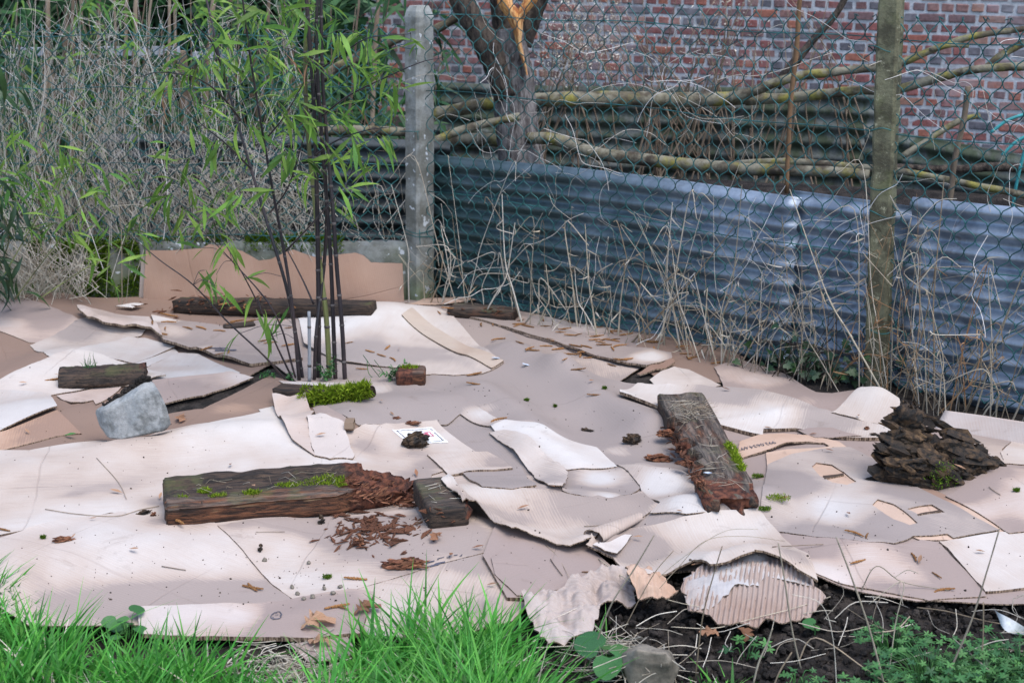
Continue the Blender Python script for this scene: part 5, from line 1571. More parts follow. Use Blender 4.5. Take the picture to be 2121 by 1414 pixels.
tb = onH(738, 893); tb = Vector((onY(734, 886, tb.y + .01).x, tb.y + .01, float(samp(TOP, tb.x, tb.y)) + .004))
mb = MB()
prof = [(-.022, 0), (-.016, .018), (.012, .020), (.022, .004), (.012, -.010), (-.014, -.011)]
for s in (1.0, .82):
    for x_ in (0, -.03):
        for a, b in prof:
            mb.v.append(Vector((tb.x + x_ + .0, tb.y + a * s * 1.6, tb.z + .013 + b * s)))
for i in range(6):
    j = (i + 1) % 6
    mb.f += [(i, j, 6 + j, 6 + i), (12 + j, 12 + i, 18 + i, 18 + j), (j, i, 12 + i, 12 + j)]
mb.m = [0] * len(mb.f)
tag(mb.build('rolled_tube', M_EDGE, None, False), 'small open brown paper tube poking out beside the buff offcuts', 'paper tube')

# upright sheet leaning on the concrete board, with pages behind it
def upright(pts, Y, lean, label, tint, wet, off=0.0):
    SEQ[0] += 1; seed = SEQ[0]
    P = [onY(p[0], p[1], Y) for p in pts]
    poly = densify([(p.x, p.z) for p in P], .012, .001, seed)
    zmax = max(p[1] for p in poly)
    def zf(x, z):
        return .010 * vn(x, z, 3.1, 70 + seed) + .004 * vn(x, z, 8, 71 + seed) - lean * z
    me = sheet_mesh('cardboard_sheet', poly, [], zf, .004, .02, tint, lambda a, b: np.full(len(a), wet), .2, seed)
    co = np.zeros(len(me.vertices) * 3); me.vertices.foreach_get('co', co); co = co.reshape(-1, 3)
    new = np.c_[co[:, 0], Y - off - co[:, 2], co[:, 1]]
    me.vertices.foreach_set('co', new.ravel()); me.update()
    return tag(place('cardboard_sheet', me), label, 'cardboard', 'cardboard sheets laid over the bed')
upright([(300, 521), (360, 520), (415, 516), (432, 508), (468, 513), (500, 522), (535, 541), (560, 538), (590, 524), (606, 519), (625, 526), (650, 534), (690, 530), (735, 526), (752, 532), (768, 546), (833, 548), (838, 640), (296, 640)], BY - .075, .12, 'kraft-brown wavy sheet stood on edge against the mossy board', (.385, .255, .19), .12)
upright([(292, 532), (312, 530), (316, 640), (287, 640)], BY - .052, .10, 'grey page edge standing behind the kraft-brown upright sheet', GREY, .5)

# back timbers, logs, stone
def dec_b(v, w, L, W, Hh):
    if v.z > Hh * .9: w.z += .006 * fnoise(v, 12, 4)
    return w, .0
beam('back_beam', (357, 649), (770, 656), .09, .062, 'long black damp beam along the foot of the upright brown sheet', tone=-.12, seed=21, decay=dec_b, d=.014)
bb2, Mb2, Lb2 = beam('back_beam', (925, 652), (1062, 664), .10, .05, 'short dark beam end at the corner post, strewn with orange chips', tone=-.02, seed=22, decay=dec_b, d=.012)
beam('back_beam', (290, 614), (338, 618), .06, .022, 'tiny dark wood end under the grey page edge', tone=-.1, seed=24, d=.012)
bks, Mks, Lks = beam('small_block', (820, 799), (880, 799), .10, .055, 'small red-brown block with a moss cap beside the green herb', tone=.30, seed=25, decay=lambda v, w, L, W, Hh: (w, .55 if v.x < L * .6 else 0), rough=.005)
moss_on(bks, Mks, [(.05, .06, .055, .035, .02)], 350)
beam('small_plank', (463, 681), (530, 676), .05, .02, 'little dark splinter plank behind the leaning bamboo stem', tone=-.1, seed=26)
# half-round bark log
A, B = onH(122, 804), onH(302, 801)
ax = (B - A); ax.z = 0; Lh = ax.length; ax.normalize(); ay = Vector((-ax.y, ax.x, 0))
V, F, R_, T_ = [], [], [], []
NU, NV = 44, 18
zz = float(samp(TOP, A.x, A.y))
for i in range(NU + 1):
    for j in range(NV + 1):
        a = math.pi * j / NV
        u = i / NU
        r = .062 + .005 * fnoise(Vector((u * 2, math.cos(a), math.sin(a))), 6, 2)
        xoff = .012 * mnoise.noise(Vector((j * .6, i > NU / 2, 1))) if i in (0, NU) else 0
        if u > .86: r -= .012 * max(0, mnoise.noise(Vector((j * .5, 7, u * 9))))
        V.append(Vector((u * Lh + xoff, .06 - math.cos(a) * r, math.sin(a) * r)))
        R_.append(.5 if u > .93 and a > .9 else 0)
for i in range(NU):
    for j in range(NV):
        q = i * (NV + 1) + j
        F.append((q, q + NV + 1, q + NV + 2, q + 1))
for i in (0, NU):
    F.append(tuple(i * (NV + 1) + j for j in (range(NV + 1) if i else reversed(range(NV + 1)))))
F.append(tuple([i * (NV + 1) for i in reversed(range(NU + 1))] + [i * (NV + 1) + NV for i in range(NU + 1)]))
hl = thing('half_log', Vector((A.x, A.y, zz)), 'dark half-round log on the smooth cream sheet, grass sprouting on top', 'log')
Mh = Matrix((ax, ay, Vector((0, 0, 1)))).transposed().to_4x4(); Mh.translation = Vector((A.x, A.y, zz - .004))
place('half_round_body', wood_mesh('half_round_body', V, F, R_, -.45, M_WOOD), hl, Mh)
mb = MB()
for k in range(22):
    p = Mh @ Vector((.11 + U(-.025, .025), .05, .06))
    mb.blade(p, Vector((U(-.6, .6), U(-.3, .3), 1)), Vector((1, 0, 0)), U(.02, .06), .0025, jit(.5), 3)
tag(mb.build('grass_sprout', M_WEED, hl), kind='stuff')
obstacle([tuple((Mh @ Vector(c))[:2]) for c in ((0, 0, 0), (Lh, 0, 0), (Lh, .12, 0), (0, .12, 0))], zz + .05)

def remeshed(name, me, voxel, disp, mat, smooth=True):
    tmp = bpy.data.objects.new(name, me); COL.objects.link(tmp)
    md = tmp.modifiers.new('r', 'REMESH'); md.mode = 'VOXEL'; md.voxel_size = voxel
    dg = bpy.context.evaluated_depsgraph_get()
    ev = tmp.evaluated_get(dg)
    m2 = bpy.data.meshes.new_from_object(ev)
    bpy.data.objects.remove(tmp)
    m2.name = name
    nv = len(m2.vertices)
    no = [v.normal.copy() for v in m2.vertices]
    for v, n in zip(m2.vertices, no):
        v.co += disp(v.co, n)
    m2.materials.clear(); m2.materials.append(mat)
    m2.polygons.foreach_set('use_smooth', [smooth] * len(m2.polygons))
    m2.polygons.foreach_set('material_index', [0] * len(m2.polygons))
    m2.update()
    return m2
# grey stone
sb = onH(275, 906)
Y0 = sb.y
def sp3(px, py, dy): 
    q = onY(px, py, Y0 + dy); return q
front_ = [(207, 884, .02), (225, 908, 0), (252, 911, -.005), (335, 893, .01), (355, 876, .03), (345, 845, .025), (330, 812, .03), (300, 800, .03), (262, 832, .01), (214, 848, .01)]
back_ = [(196, 850, .06), (268, 805, .10), (303, 784, .09), (318, 792, .08), (332, 815, .13), (352, 878, .14), (210, 885, .12), (270, 905, .17), (345, 890, .17)]
bm = bmesh.new()
for p in front_ + back_: bm.verts.new(sp3(*p))
bmesh.ops.convex_hull(bm, input=bm.verts[:])
bmesh.ops.delete(bm, geom=[v for v in bm.verts if not v.link_faces], context='VERTS')
bmesh.ops.bevel(bm, geom=bm.edges[:], offset=.005, segments=1, affect='EDGES')
bmesh.ops.triangulate(bm, faces=bm.faces[:])
bmesh.ops.subdivide_edges(bm, edges=bm.edges[:], cuts=3, use_grid_fill=True)
bm.normal_update()
for v in bm.verts:
    c = v.co
    v.co = c + v.normal * (.0035 * mnoise.noise(c * 14) - .006 * max(0, mnoise.noise(Vector((c.x * 17, c.y * 17, c.z * 26)))) + .0012 * mnoise.noise(c * 70))
me = bpy.data.meshes.new('stone_block'); bm.to_mesh(me); bm.free()
me.materials.append(M_STONE)
def dsp(c, n):
    return n * (abs(mnoise.noise(c * 22)) * -.008 + mnoise.noise(c * 60) * .0016 + mnoise.noise(c * 9) * .005)
st = thing('stone_block', sb, 'rough-hewn blue-grey stone with dark soil stuck on top', 'stone')
place('stone_body', me, st)
mb = MB()
for k in range(260):
    q = random.random()
    px = 222 + q * 82 + U(-8, 8); py = 842 - q * 55 + U(-7, 7)
    P = sp3(px, py, .045 + .03 * q)
    s = U(.004, .014)
    mb.box(P, (s, s, s * .8), 0, Matrix.Rotation(U(0, 3), 3, jit(1).normalized()))
tag(mb.build('clinging_soil', M_SOIL, st), kind='stuff')
# brown stone low in the soil
sb2 = onz(1345, 1408, 0)
bm = bmesh.new()
for p in [(1285, 1352, .04), (1325, 1330, .07), (1392, 1346, .05), (1410, 1382, .0), (1395, 1425, -.02), (1300, 1425, -.02), (1285, 1380, 0), (1320, 1345, -.03), (1380, 1350, -.03), (1340, 1330, .14), (1400, 1380, .12), (1290, 1390, .12)]:
    bm.verts.new(onY(p[0], p[1], sb2.y + p[2]))
bmesh.ops.convex_hull(bm, input=bm.verts[:])
me = bpy.data.meshes.new('field_stone'); bm.to_mesh(me); bm.free()
me = remeshed('field_stone', me, .006, dsp, M_STONE2)
tag(place('field_stone', me), 'pale brown field stone under straw at the soil edge', 'stone')
def shard(mb, c, d, L, w, th, up=None):
    """a splinter: irregular wedge along d"""
    d = Vector(d).normalized(); a = d.cross(up if up is not None else jit(1)).normalized(); b = d.cross(a)
    prof = ((-.5, .35), (-.32, 1), (.1, U(.7, 1.1)), (.36, U(.4, .8)), (.5, .12))
    base = len(mb.v); n = 5
    ph = U(0, 6)
    for x, r in prof:
        off = a * U(-.12, .12) * w + b * U(-.12, .12) * th
        for j in range(n):
            an = ph + 2 * math.pi * j / n
            mb.v.append(Vector(c) + d * (x * L + U(-.06, .06) * L) + off + a * math.cos(an) * w * r * U(.75, 1.2) + b * math.sin(an) * th * r * U(.75, 1.2))
    for i in range(4):
        for j in range(n):
            mb.f.append((base + i * n + j, base + i * n + (j + 1) % n, base + (i + 1) * n + (j + 1) % n, base + (i + 1) * n + j)); mb.m.append(0)
    mb.f.append(tuple(base + j for j in reversed(range(n)))); mb.m.append(0)
    mb.f.append(tuple(base + 4 * n + j for j in range(n))); mb.m.append(0)
# rotten stump
su = onH(1915, 1012)
bm = bmesh.new()
for px, py, r, dy in [(1878, 860, 18, .05), (1884, 888, 25, .06), (1868, 915, 28, .03), (1880, 955, 44, 0), (1900, 985, 36, -.01), (1925, 985, 40, -.01), (1930, 945, 34, .06), (1975, 942, 32, .05), (2018, 950, 25, .06), (2052, 960, 15, .05), (2000, 968, 28, .02), (1940, 1008, 20, -.02), (1848, 930, 15, .05), (1985, 908, 12, .10), (1868, 985, 30, -.01)]:
    c = onY(px, py, su.y + .06 + dy); r = r * su.y / FPX * .92
    bmesh.ops.create_icosphere(bm, subdivisions=3, radius=r, matrix=Matrix.Translation(c) @ Matrix.Diagonal((1, .9, .95, 1)))
me = bpy.data.meshes.new('rotten_stump'); bm.to_mesh(me); bm.free()
def dst(c, n):
    g = Vector((c.x * .75 + c.z * .4, c.y, c.z * .9 - c.x * .5))        # grain runs sideways, dipping a little
    a = mnoise.noise(Vector((g.x * 7, g.y * 18, g.z * 18)))
    b = 1 - 2.4 * abs(mnoise.noise(Vector((g.x * 9, g.y * 42, g.z * 42)) + jw * a * 3))
    d = 1 - 2 * abs(mnoise.noise(Vector((g.x * 26, g.y * 95, g.z * 95))))
    h = min(0, mnoise.noise(c * 21 + Vector((2, 9, 4))) + .18)
    return n * (a * .020 + b * .016 + d * .007 + h * .055) + Vector((mnoise.noise(c * 28), mnoise.noise(c * 28 + Vector((3, 3, 3))), mnoise.noise(c * 28 + Vector((7, 7, 7))))) * .010
jw = Vector((.5, .3, .2))
me = remeshed('rotten_stump', me, .0042, dst, M_STUMP)
stp = thing('rotten_stump', su, 'knobbly black-brown rotten stump with frayed wood and a little moss', 'stump')
place('stump_body', me, stp)
mb = MB()
for k in range(420):
    P = onY(random.gauss(1950, 14), random.gauss(990, 17), su.y - .005 + U(-.02, .03))
    moss_tuft(mb, P, (0, -1, .3), U(.006, .014))
tag(mb.build('moss', M_MOSSD, stp), kind='stuff')
vv = me.vertices
sm, fl_ = MB(), MB()
for k in range(430):
    v = vv[random.randrange(len(vv))]
    s_ = random.choice((-1, 1))
    g = (Vector((s_ * .85, U(-.3, .3), -s_ * .30)) + jit(.55)).normalized()
    if v.co.z > su.z + .20: g = (Vector((U(-.5, .5), U(-.3, .3), 1)) + jit(.3)).normalized()
    big = k < 150
    if big: g = (Vector((s_ * .9, U(-.2, .2), -s_ * .28)) + jit(.28)).normalized() if v.co.z < su.z + .20 else g
    L_ = U(.07, .15) if big else U(.02, .06)
    shard(sm if k % 4 else fl_, v.co + v.normal * U(-.008, .006), g, L_, U(.010, .026) if big else U(.004, .010), U(.005, .011) if big else U(.003, .006), v.normal)
tag(sm.build('splintered_wood', M_STUMP, stp, False), kind='stuff')
tag(fl_.build('pale_splinters', M_FLAKE, stp, False), kind='stuff')
mb = MB()
for k in range(350):
    v = vv[random.randrange(len(vv))]
    s_ = random.choice((-1, 1))
    d = (Vector((s_ * .8, 0, -s_ * .35)) + v.normal * .7 + jit(.35)).normalized()
    mb.blade(v.co - v.normal * .004, d, d.cross(v.normal + jit(.4)).normalized(), U(.008, .034), U(.002, .007), v.normal * U(-.2, .3), 2, tipw=.3)
tag(mb.build('bark_flakes', M_FLAKE, stp), kind='stuff')
cfoot = onH(1920, 990)
obstacle([tuple(onz(x, y, .03)[:2]) for x, y in ((1850, 1000), (1960, 1022), (2060, 985), (2000, 960), (1860, 960))], .10)

# ================================================================== PLANTS
def leaf_mesh(name, L, W, droop, fold, mat, segs=7, curl=0.0):
    """lance-shaped leaf: two halves folded along the midrib"""
    mb = MB()
    for i in range(segs + 1):
        q = i / segs
        w = W * .5 * (math.sin(math.pi * min(q * 1.25, 1) ** .8 * .5) if q < .4 else math.cos((q - .4) / .6 * math.pi / 2) ** .85)
        if i == 0: w = W * .06
        z = -droop * L * q * q
        x = L * q * (1 - .12 * droop * q)
        y0 = curl * L * q * q
        mb.v += [Vector((x, y0 - w, z + fold * w)), Vector((x, y0, z)), Vector((x, y0 + w, z + fold * w))]
    for i in range(segs):
        b = i * 3
        mb.f += [(b, b + 3, b + 4, b + 1), (b + 1, b + 4, b + 5, b + 2)]
    mb.m = [0] * len(mb.f)
    return mb.mesh(name, mat)
LEAVES = [leaf_mesh('leaf', 1, .14, d, f, M_LEAF, curl=c) for d, f, c in ((.25, .35, .05), (.5, .3, -.06), (.1, .4, .0), (.75, .25, .08))]
def leaf_at(P, d, L, roll, var=None, wide=1.0):
    d = Vector(d).normalized()
    up = Vector((0, 0, 1)) if abs(d.z) < .95 else Vector((1, 0, 0))
    y = up.cross(d).normalized(); z = d.cross(y)
    M = Matrix((d, y, z)).transposed().to_4x4()
    M = Matrix.Translation(P) @ M @ Matrix.Rotation(roll, 4, 'X') @ Matrix.Diagonal((L, L * wide, L, 1))
    return (random.choice(LEAVES) if var is None else var), M
def z5(*p): return [(380 + a / 4.419, b / 4.419) for a, b in p]
def z6(*p): return [(a / 3.927, 280 + b / 3.927) for a, b in p]
def z7(*p): return [(420 + a / 3.927, 280 + b / 3.927) for a, b in p]
def culm(plant, pts, r0, r1, mat, nodes=True, Y=None, nseg=7):
    P = [onY(p[0], p[1], p[2]) for p in pts]
    path = smooth_path(P, nseg)
    n = len(path)
    rad = [r0 + (r1 - r0) * i / (n - 1) for i in range(n)]
    mb = MB(); mb.tube(path, rad, 8)
    o = mb.build('culm', mat, plant)
    if nodes:
        acc, nxt = 0.0, U(.04, .1)
        for i in range(1, n):
            seg = (path[i] - path[i - 1]).length
            while acc + seg > nxt:
                q = (nxt - acc) / seg
                c = path[i - 1].lerp(path[i], q); d = (path[i] - path[i - 1]).normalized()
                rr = rad[i]
                m2 = MB()
                m2.tube([c - d * .005, c - d * .0015, c + d * .0015, c + d * .005], [rr * 1.02, rr * 1.2, rr * 1.13, rr * 1.02], 8)
                m2.build('node_ring', M_NODE, o)
                nxt += U(.10, .16)
            acc += seg
    return path
YB = onz(660, 787).y
bam = thing('black_bamboo', onz(665, 787), 'clump of black bamboo stems with fresh green leaves rising through the cardboard', 'bamboo')
CULMS = [([(628, 792, YB), (612, 690, YB), (592, 590, YB), (556, 470, YB + .03), (520, 350, YB + .08), (488, 240, YB + .12), (455, 120, YB + .15), (430, 10, YB + .18), (405, -80, YB + .2)], .0075, .0035, M_CULM),
         ([(620, 790, YB - .03), (606, 640, YB - .03), (588, 520, YB - .03), (566, 400, YB - .05), (545, 280, YB - .06), (520, 130, YB - .08), (500, -20, YB - .1)], .0072, .003, M_CULM),
         ([(660, 790, YB + .02), (660, 650, YB + .02), (658, 500, YB + .02), (655, 350, YB + .02), (648, 180, YB + .02), (632, -40, YB + .02)], .0095, .0068, M_CULM),
         ([(651, 790, YB - .02), (655, 690, YB - .01), (672, 540, YB + .05), (676, 400, YB + .05), (660, 220, YB + .04), (640, 90, YB + .03), (634, -40, YB + .02)], .0068, .006, M_CULM),
         ([(683, 790, YB + .03), (676, 660, YB + .03), (664, 560, YB + .04), (652, 420, YB + .05), (638, 280, YB + .06), (632, 130, YB + .06), (640, -40, YB + .06)], .0105, .007, M_CULMG),
         ([(695, 792, YB), (690, 660, YB), (684, 520, YB), (672, 360, YB), (662, 220, YB - .02), (655, 80, YB - .03), (660, -40, YB - .03)], .0085, .0055, M_CULM),
         ([(715, 796, YB - .02), (708, 670, YB - .02), (698, 560, YB - .02), (690, 440, YB - .02), (678, 300, YB), (668, 160, YB), (664, -40, YB)], .0088, .006, M_CULM),
         ([(641, 790, YB - .05), (641, 720, YB - .05), (640, 645, YB - .05)], .0068, .0062, M_CULMP)]
paths = [culm(bam, *c) for c in CULMS]
# thin leaning stems and branches
TH = [[(612, 782, YB - .05), (570, 650, YB - .08), (480, 540, YB - .1), (400, 600 - 140, YB - .12)],
      [(590, 785, YB - .1), (545, 735, YB - .15), (470, 665, YB - .2), (400, 590, YB - .25), (330, 538, YB - .3), (260, 480, YB - .33), (190, 425, YB - .35)],
      [(605, 782, YB - .12), (575, 720, YB - .14), (530, 620, YB - .17), (490, 545, YB - .2), (450, 480, YB - .2)],
      [(650, 630, YB), (625, 575, YB + .02), (590, 510, YB + .04), (560, 470, YB + .06)],
      [(592, 520, YB), (640, 470, YB - .06), (700, 400, YB - .1), (745, 330, YB - .14)],
      [(655, 250, YB), (720, 200, YB - .08), (790, 165, YB - .14), (870, 130, YB - .2), (925, 118, YB - .22)],
      [(655, 320, YB), (700, 290, YB - .05), (760, 270, YB - .1), (820, 262, YB - .12)],
      [(652, 150, YB), (700, 120, YB - .1), (760, 80, YB - .18), (850, 70, YB - .2)],
      [(500, 250, YB), (450, 190, YB - .1), (400, 160, YB - .15), (330, 150, YB - .2), (290, 160, YB - .2)],
      [(520, 350, YB), (470, 300, YB - .1), (420, 260, YB - .14), (385, 230, YB - .18)],
      [(470, 170, YB), (440, 90, YB - .05), (410, 55, YB - .1), (395, 20, YB - .1)],
      [(540, 300, YB), (590, 240, YB - .05), (640, 150, YB - .1)],
      [(560, 440, YB), (600, 380, YB - .1), (640, 240, YB - .12), (655, 150, YB - .12)]]
br = MB()
for q in TH:
    p = smooth_path([onY(*a) for a in q], 6); n = len(p)
    br.tube(p, [.0042 - .003 * i / (n - 1) for i in range(n)], 5)
SPR = z5((240, 200), (300, 330), (200, 520), (420, 250), (480, 60), (640, 230), (700, 110), (900, 80), (960, 30), (1170, 200), (1240, 60), (1370, 320), (1420, 150), (1600, 300), (1680, 400), (1740, 250), (1900, 500), (2030, 300), (2060, 420), (1700, 640), (1600, 650), (1830, 900), (1940, 750), (1680, 950), (1500, 1000), (1370, 1100), (1560, 1270), (1850, 1230), (1650, 1350), (1060, 500), (880, 400), (820, 600), (640, 300), (560, 470), (720, 500), (400, 900), (200, 950), (450, 1100), (640, 1150), (780, 950), (900, 1100), (1080, 960), (1100, 800), (300, 560), (60, 640), (50, 820), (180, 1200), (320, 1330), (1000, 880), (1150, 1080), (960, 1380), (1300, 1260), (100, 300), (0, 560), (-60, 620), (-100, 700), (1850, 600), (2000, 650)) \
    + z6((1440, 130), (1500, 250), (1350, 350), (1480, 370), (1330, 480), (1600, 450), (1700, 530), (1800, 520), (1470, 560), (1550, 600), (1480, 760), (1420, 880), (1530, 850), (1730, 730), (1800, 850), (1850, 780), (1610, 940), (1650, 1080), (1700, 1180), (1800, 1130)) \
    + z7((250, 380), (180, 850), (230, 810), (150, 1110), (120, 1190), (380, 1160), (330, 1260), (540, 1180), (640, 1220), (490, 1370), (560, 430), (680, 150), (640, 260), (820, 180), (1000, 170), (1290, 170), (1360, 180), (1330, 250), (1130, 430), (830, 360), (300, 460)) \
    + [(545, 640), (585, 640), (500, 680), (565, 705), (575, 665), (620, 650), (545, 615)]
allP = [q for p in paths for q in p] + [onY(*a) for q in TH for a in q]
leaves = []
def spray(px, py, Y, n, mb, out, twigs=True, Lr=(.035, .14)):
    c = onY(px, py, Y)
    tw = None
    if twigs:
        cand = [q for q in allP if q.z < c.z + .12]
        a = min(cand, key=lambda q: (q - c).length)
        if (a - c).length < .45:
            mid = a.lerp(c, .5) + Vector((0, 0, .02))
            mb.tube(smooth_path([a, mid, c], 3), .0011, 4, cap=False)
    main = Vector((random.choice((-1, 1)) * U(.2, 1), U(-.6, .3), U(-.45, .1))).normalized()
    for k in range(n):
        an = U(-1.0, 1.0)
        d = Matrix.Rotation(an, 3, 'Y') @ main
        d.y += U(-.5, .5); d.z -= U(0, .7)
        s = c + main * U(-.03, .03) + jit(.012)
        out.append(leaf_at(s, d, U(*Lr), U(-1.1, 1.1), wide=U(.85, 1.25)))
for px, py in SPR:
    if py > 470 and random.random() < .3: continue
    spray(px + U(-12, 12), py + U(-12, 12), YB - .1 + U(-.25, .25), random.choice((4, 5, 6, 7)) if py < 420 else random.choice((2, 3, 4)), br, leaves)
br.build('branches', M_CULM, bam)
random.shuffle(leaves)
extra = MB()
for i, (m_, M_) in enumerate(leaves):
    if i < 300: place('leaf', m_, bam, M_)
    else: extra.add([M_ @ v.co for v in m_.vertices], [tuple(p.vertices) for p in m_.polygons])
if extra.v: tag(extra.build('leaf_mass', M_LEAF, bam), kind='stuff')
for px, py, L_ in ((548, 75, .05), (345, 185, .06), (700, 110, .05), (590, 110, .07), (640, 125, .06), (735, 215, .07)):
    m_, M_ = leaf_at(onY(px, py, YB - .1), (U(-1, 1), 0, -1), L_ * 1.6, U(-1, 1), wide=1.3)
    mm = m_.copy(); mm.materials.clear(); mm.materials.append(M_DEADLEAF)
    tag(place('dry_leaf', mm, bam, M_), 'withered brown leaf')
# loose green bamboo shoots at the fence, far from the clump
SPL = z6((60, 80), (200, 40), (320, 100), (100, 290), (330, 280), (470, 170), (540, 230), (640, 110), (250, 450), (320, 460), (90, 500), (420, 590), (470, 400), (510, 520), (740, 420), (820, 370), (600, 660), (470, 800), (640, 850), (190, 790), (850, 770), (940, 820), (780, 1020), (930, 1100), (1060, 780), (1130, 560), (1140, 870), (1000, 990), (20, 200), (30, 380))
YS = 5.75
sap = thing('bamboo_shoots', onz(60, 625), 'thin yellow-green bamboo shoots in front of the dead grass by the mossy board', 'bamboo')
stems = MB()
for q in ([(-20, 620), (60, 480), (120, 380), (170, 320), (230, 250)], [(30, 620), (120, 500), (180, 420), (260, 380)], [(-40, 560), (0, 420), (20, 330), (60, 280)], [(80, 620), (170, 560), (240, 520), (300, 450)]):
    p = smooth_path([onY(a, b, YS) for a, b in q], 6)
    stems.tube(p, [.003 - .0018 * i / (len(p) - 1) for i in range(len(p))], 5)
lv = []
for px, py in SPL:
    for _ in range(2): spray(px + U(-22, 22), py + U(-22, 22), YS + U(-.15, .2), random.choice((2, 3, 3, 4)), stems, lv, twigs=False, Lr=(.06, .13))
stems.build('stem', M_CULMG, sap)
for m_, M_ in lv: place('leaf', m_, sap, M_)
# dark glossy plant
dk = thing('dark_leafy_shrub', onz(5, 625), 'dark blue-green narrow-leaved shrub at the end of the mossy board', 'shrub')
DARKL = [leaf_mesh('leaf', 1, .16, d, .3, M_IVY) for d in (.3, .6)]
mb = MB()
for k in range(6):
    p = smooth_path([onz(U(-40, 20), 622), onY(U(-60, 20), 480, 5.85), onY(U(-70, 30), U(300, 430), 5.8)], 5)
    mb.tube(p, .003, 5)
mb.build('stem', M_CULMG, dk)
for k in range(85):
    px = -30 + abs(random.gauss(0, 38)); py = U(360, 615) if k < 70 else U(110, 190)
    m_, M_ = leaf_at(onY(px, py, 5.8 + U(-.15, .1)), (U(-.4, 1), U(-.6, .3), U(-1, .1)), U(.09, .17), U(-1, 1), random.choice(DARKL))
    place('leaf', m_, dk, M_)

# dry weeds along the right-hand fence
GW = 'dry weed clumps along the wire fence'
CLUMPS = [(925, 12, .75, 'first dry weed clump, at the corner post'), (1000, 11, .95, 'sparse dry weeds next to the corner clump'), (1085, 8, .75, None), (1165, 10, .70, None), (1235, 12, .8, None), (1310, 10, .7, None), (1385, 16, .75, None), (1450, 18, .85, None), (1530, 26, .85, None), (1590, 12, .6, None),
          (1660, 11, .8, None), (1720, 12, .85, None), (1770, 7, .8, None), (1855, 16, .95, None), (1905, 18, .9, None), (1960, 18, .85, None), (2015, 14, .8, None), (2075, 12, .75, None), (2130, 10, .7, None)]
WL_ = ['wispy dry weeds hugging the pale corner post', 'tall thin dry weeds just along from the corner post', 'few upright dry stalks by the standing brown triangle', 'dry stalks crossing the wire above the brown triangle', 'branching dry weeds above the ragged brown rim', 'slender dry weeds between two denser clumps', 'bent dry weeds leaning over the ragged rim', 'leafy-looking dry clump with curled stalks before the metal sheet', 'densest bleached clump of dry weeds above the torn point', 'short dry weeds among the ivy leaves', 'dry weeds rising out of the ivy by the sheet seam', 'yellowish dry stalks between seam and mossy post', 'few thin stalks against the mossy post foot', 'pale tall stalks right beside the mossy post', 'thick bunch of yellow dry stalks next to the mossy post', 'reddish and yellow dry stalks behind the stump', 'dry stalks with curled tips behind the tilted board edge', 'loose dry stalks behind the straight tilted board', 'last dry weed clump past the tilted board']
CP_ = Vector((0, 0, CZ))
for k, (px, n, hm, _) in enumerate(CLUMPS):
    s = sfor(px, 640)
    b0 = fpos(s, -.06)
    b0.z = 0
    w = thing('dry_weed', b0, WL_[k], 'dry weed', GW)
    for j in range(max(4, int(n * .62))):
        b = b0 + FD * random.gauss(0, .07) - FN * U(-.03, .08)
        b.z = max(0.0, gz(b.x, b.y)) - .01
        h = hm * U(.25, .95) * (.8 if random.random() < .6 else 1)
        lean = FD * random.gauss(0, .30) - FN * U(-.05, .10)
        e = b + lean * h + Vector((0, 0, h))
        mid = b.lerp(e, .5) + FD * U(-.05, .05)
        pts = [b, b.lerp(mid, .6), mid, e]
        if random.random() < .4: pts.append(e + FD * U(-.16, .16) - FN * U(0, .08) + Vector((0, 0, -U(-.02, .14))))
        p = smooth_path(pts, 5)
        r = U(.0011, .0030) if random.random() < .78 else U(.0032, .0046)
        mb = MB(); m_ = len(p)
        mb.tube(p, [r * (1 - .6 * i / (m_ - 1)) for i in range(m_)], 5, cap=False)
        for q in range(random.choice((0, 1, 2, 3))):
            a = p[random.randrange(m_ // 3, m_)]
            c = a + FD * U(-.14, .14) - FN * U(-.03, .06) + Vector((0, 0, U(-.02, .14)))
            e2 = c + FD * U(-.07, .07) + Vector((0, 0, U(-.08, .05)))
            mb.tube(smooth_path([a, c, e2], 4), [r * .5] * 9 if False else r * .45, 4, cap=False)
        for q in range(random.choice((0, 2, 3, 5, 7))):
            a = p[random.randrange(2, m_)]
            d = (jit(1) + Vector((0, 0, -.3))).normalized()
            mb.blade(a, d, d.cross(jit(1)).normalized(), U(.015, .05), U(.003, .008), jit(.8), 3)
        mb.build('stalk', random.choice((M_DRY, M_DRY, M_DRY, M_DRYB)) if px > 1600 else random.choice((M_DRY, M_DRY, M_STRAW)), w)
# bindweed-like thin vines caught in the upper wire
mb = MB()
for k in range(140):
    s = U(.3, 3.6)
    p0 = fpos(s, -.02, U(.15, 1.25))
    pts = [p0]
    d = Vector((FD.x * U(-1, 1), FD.y * U(-1, 1), U(-1, .6))).normalized()
    for q in range(6):
        d = (d + FD * U(-.7, .7) + Vector((0, 0, U(-.7, .6)))).normalized()
        pts.append(pts[-1] + d * U(.03, .10) - FN * U(-.01, .01))
    mb.tube(smooth_path(pts, 3), U(.0006, .0015), 3, cap=False)
tag(mb.build('dry_vines', M_PALE), 'thin curling dry vines caught in the loose wire mesh', 'dry vines', kind='stuff')

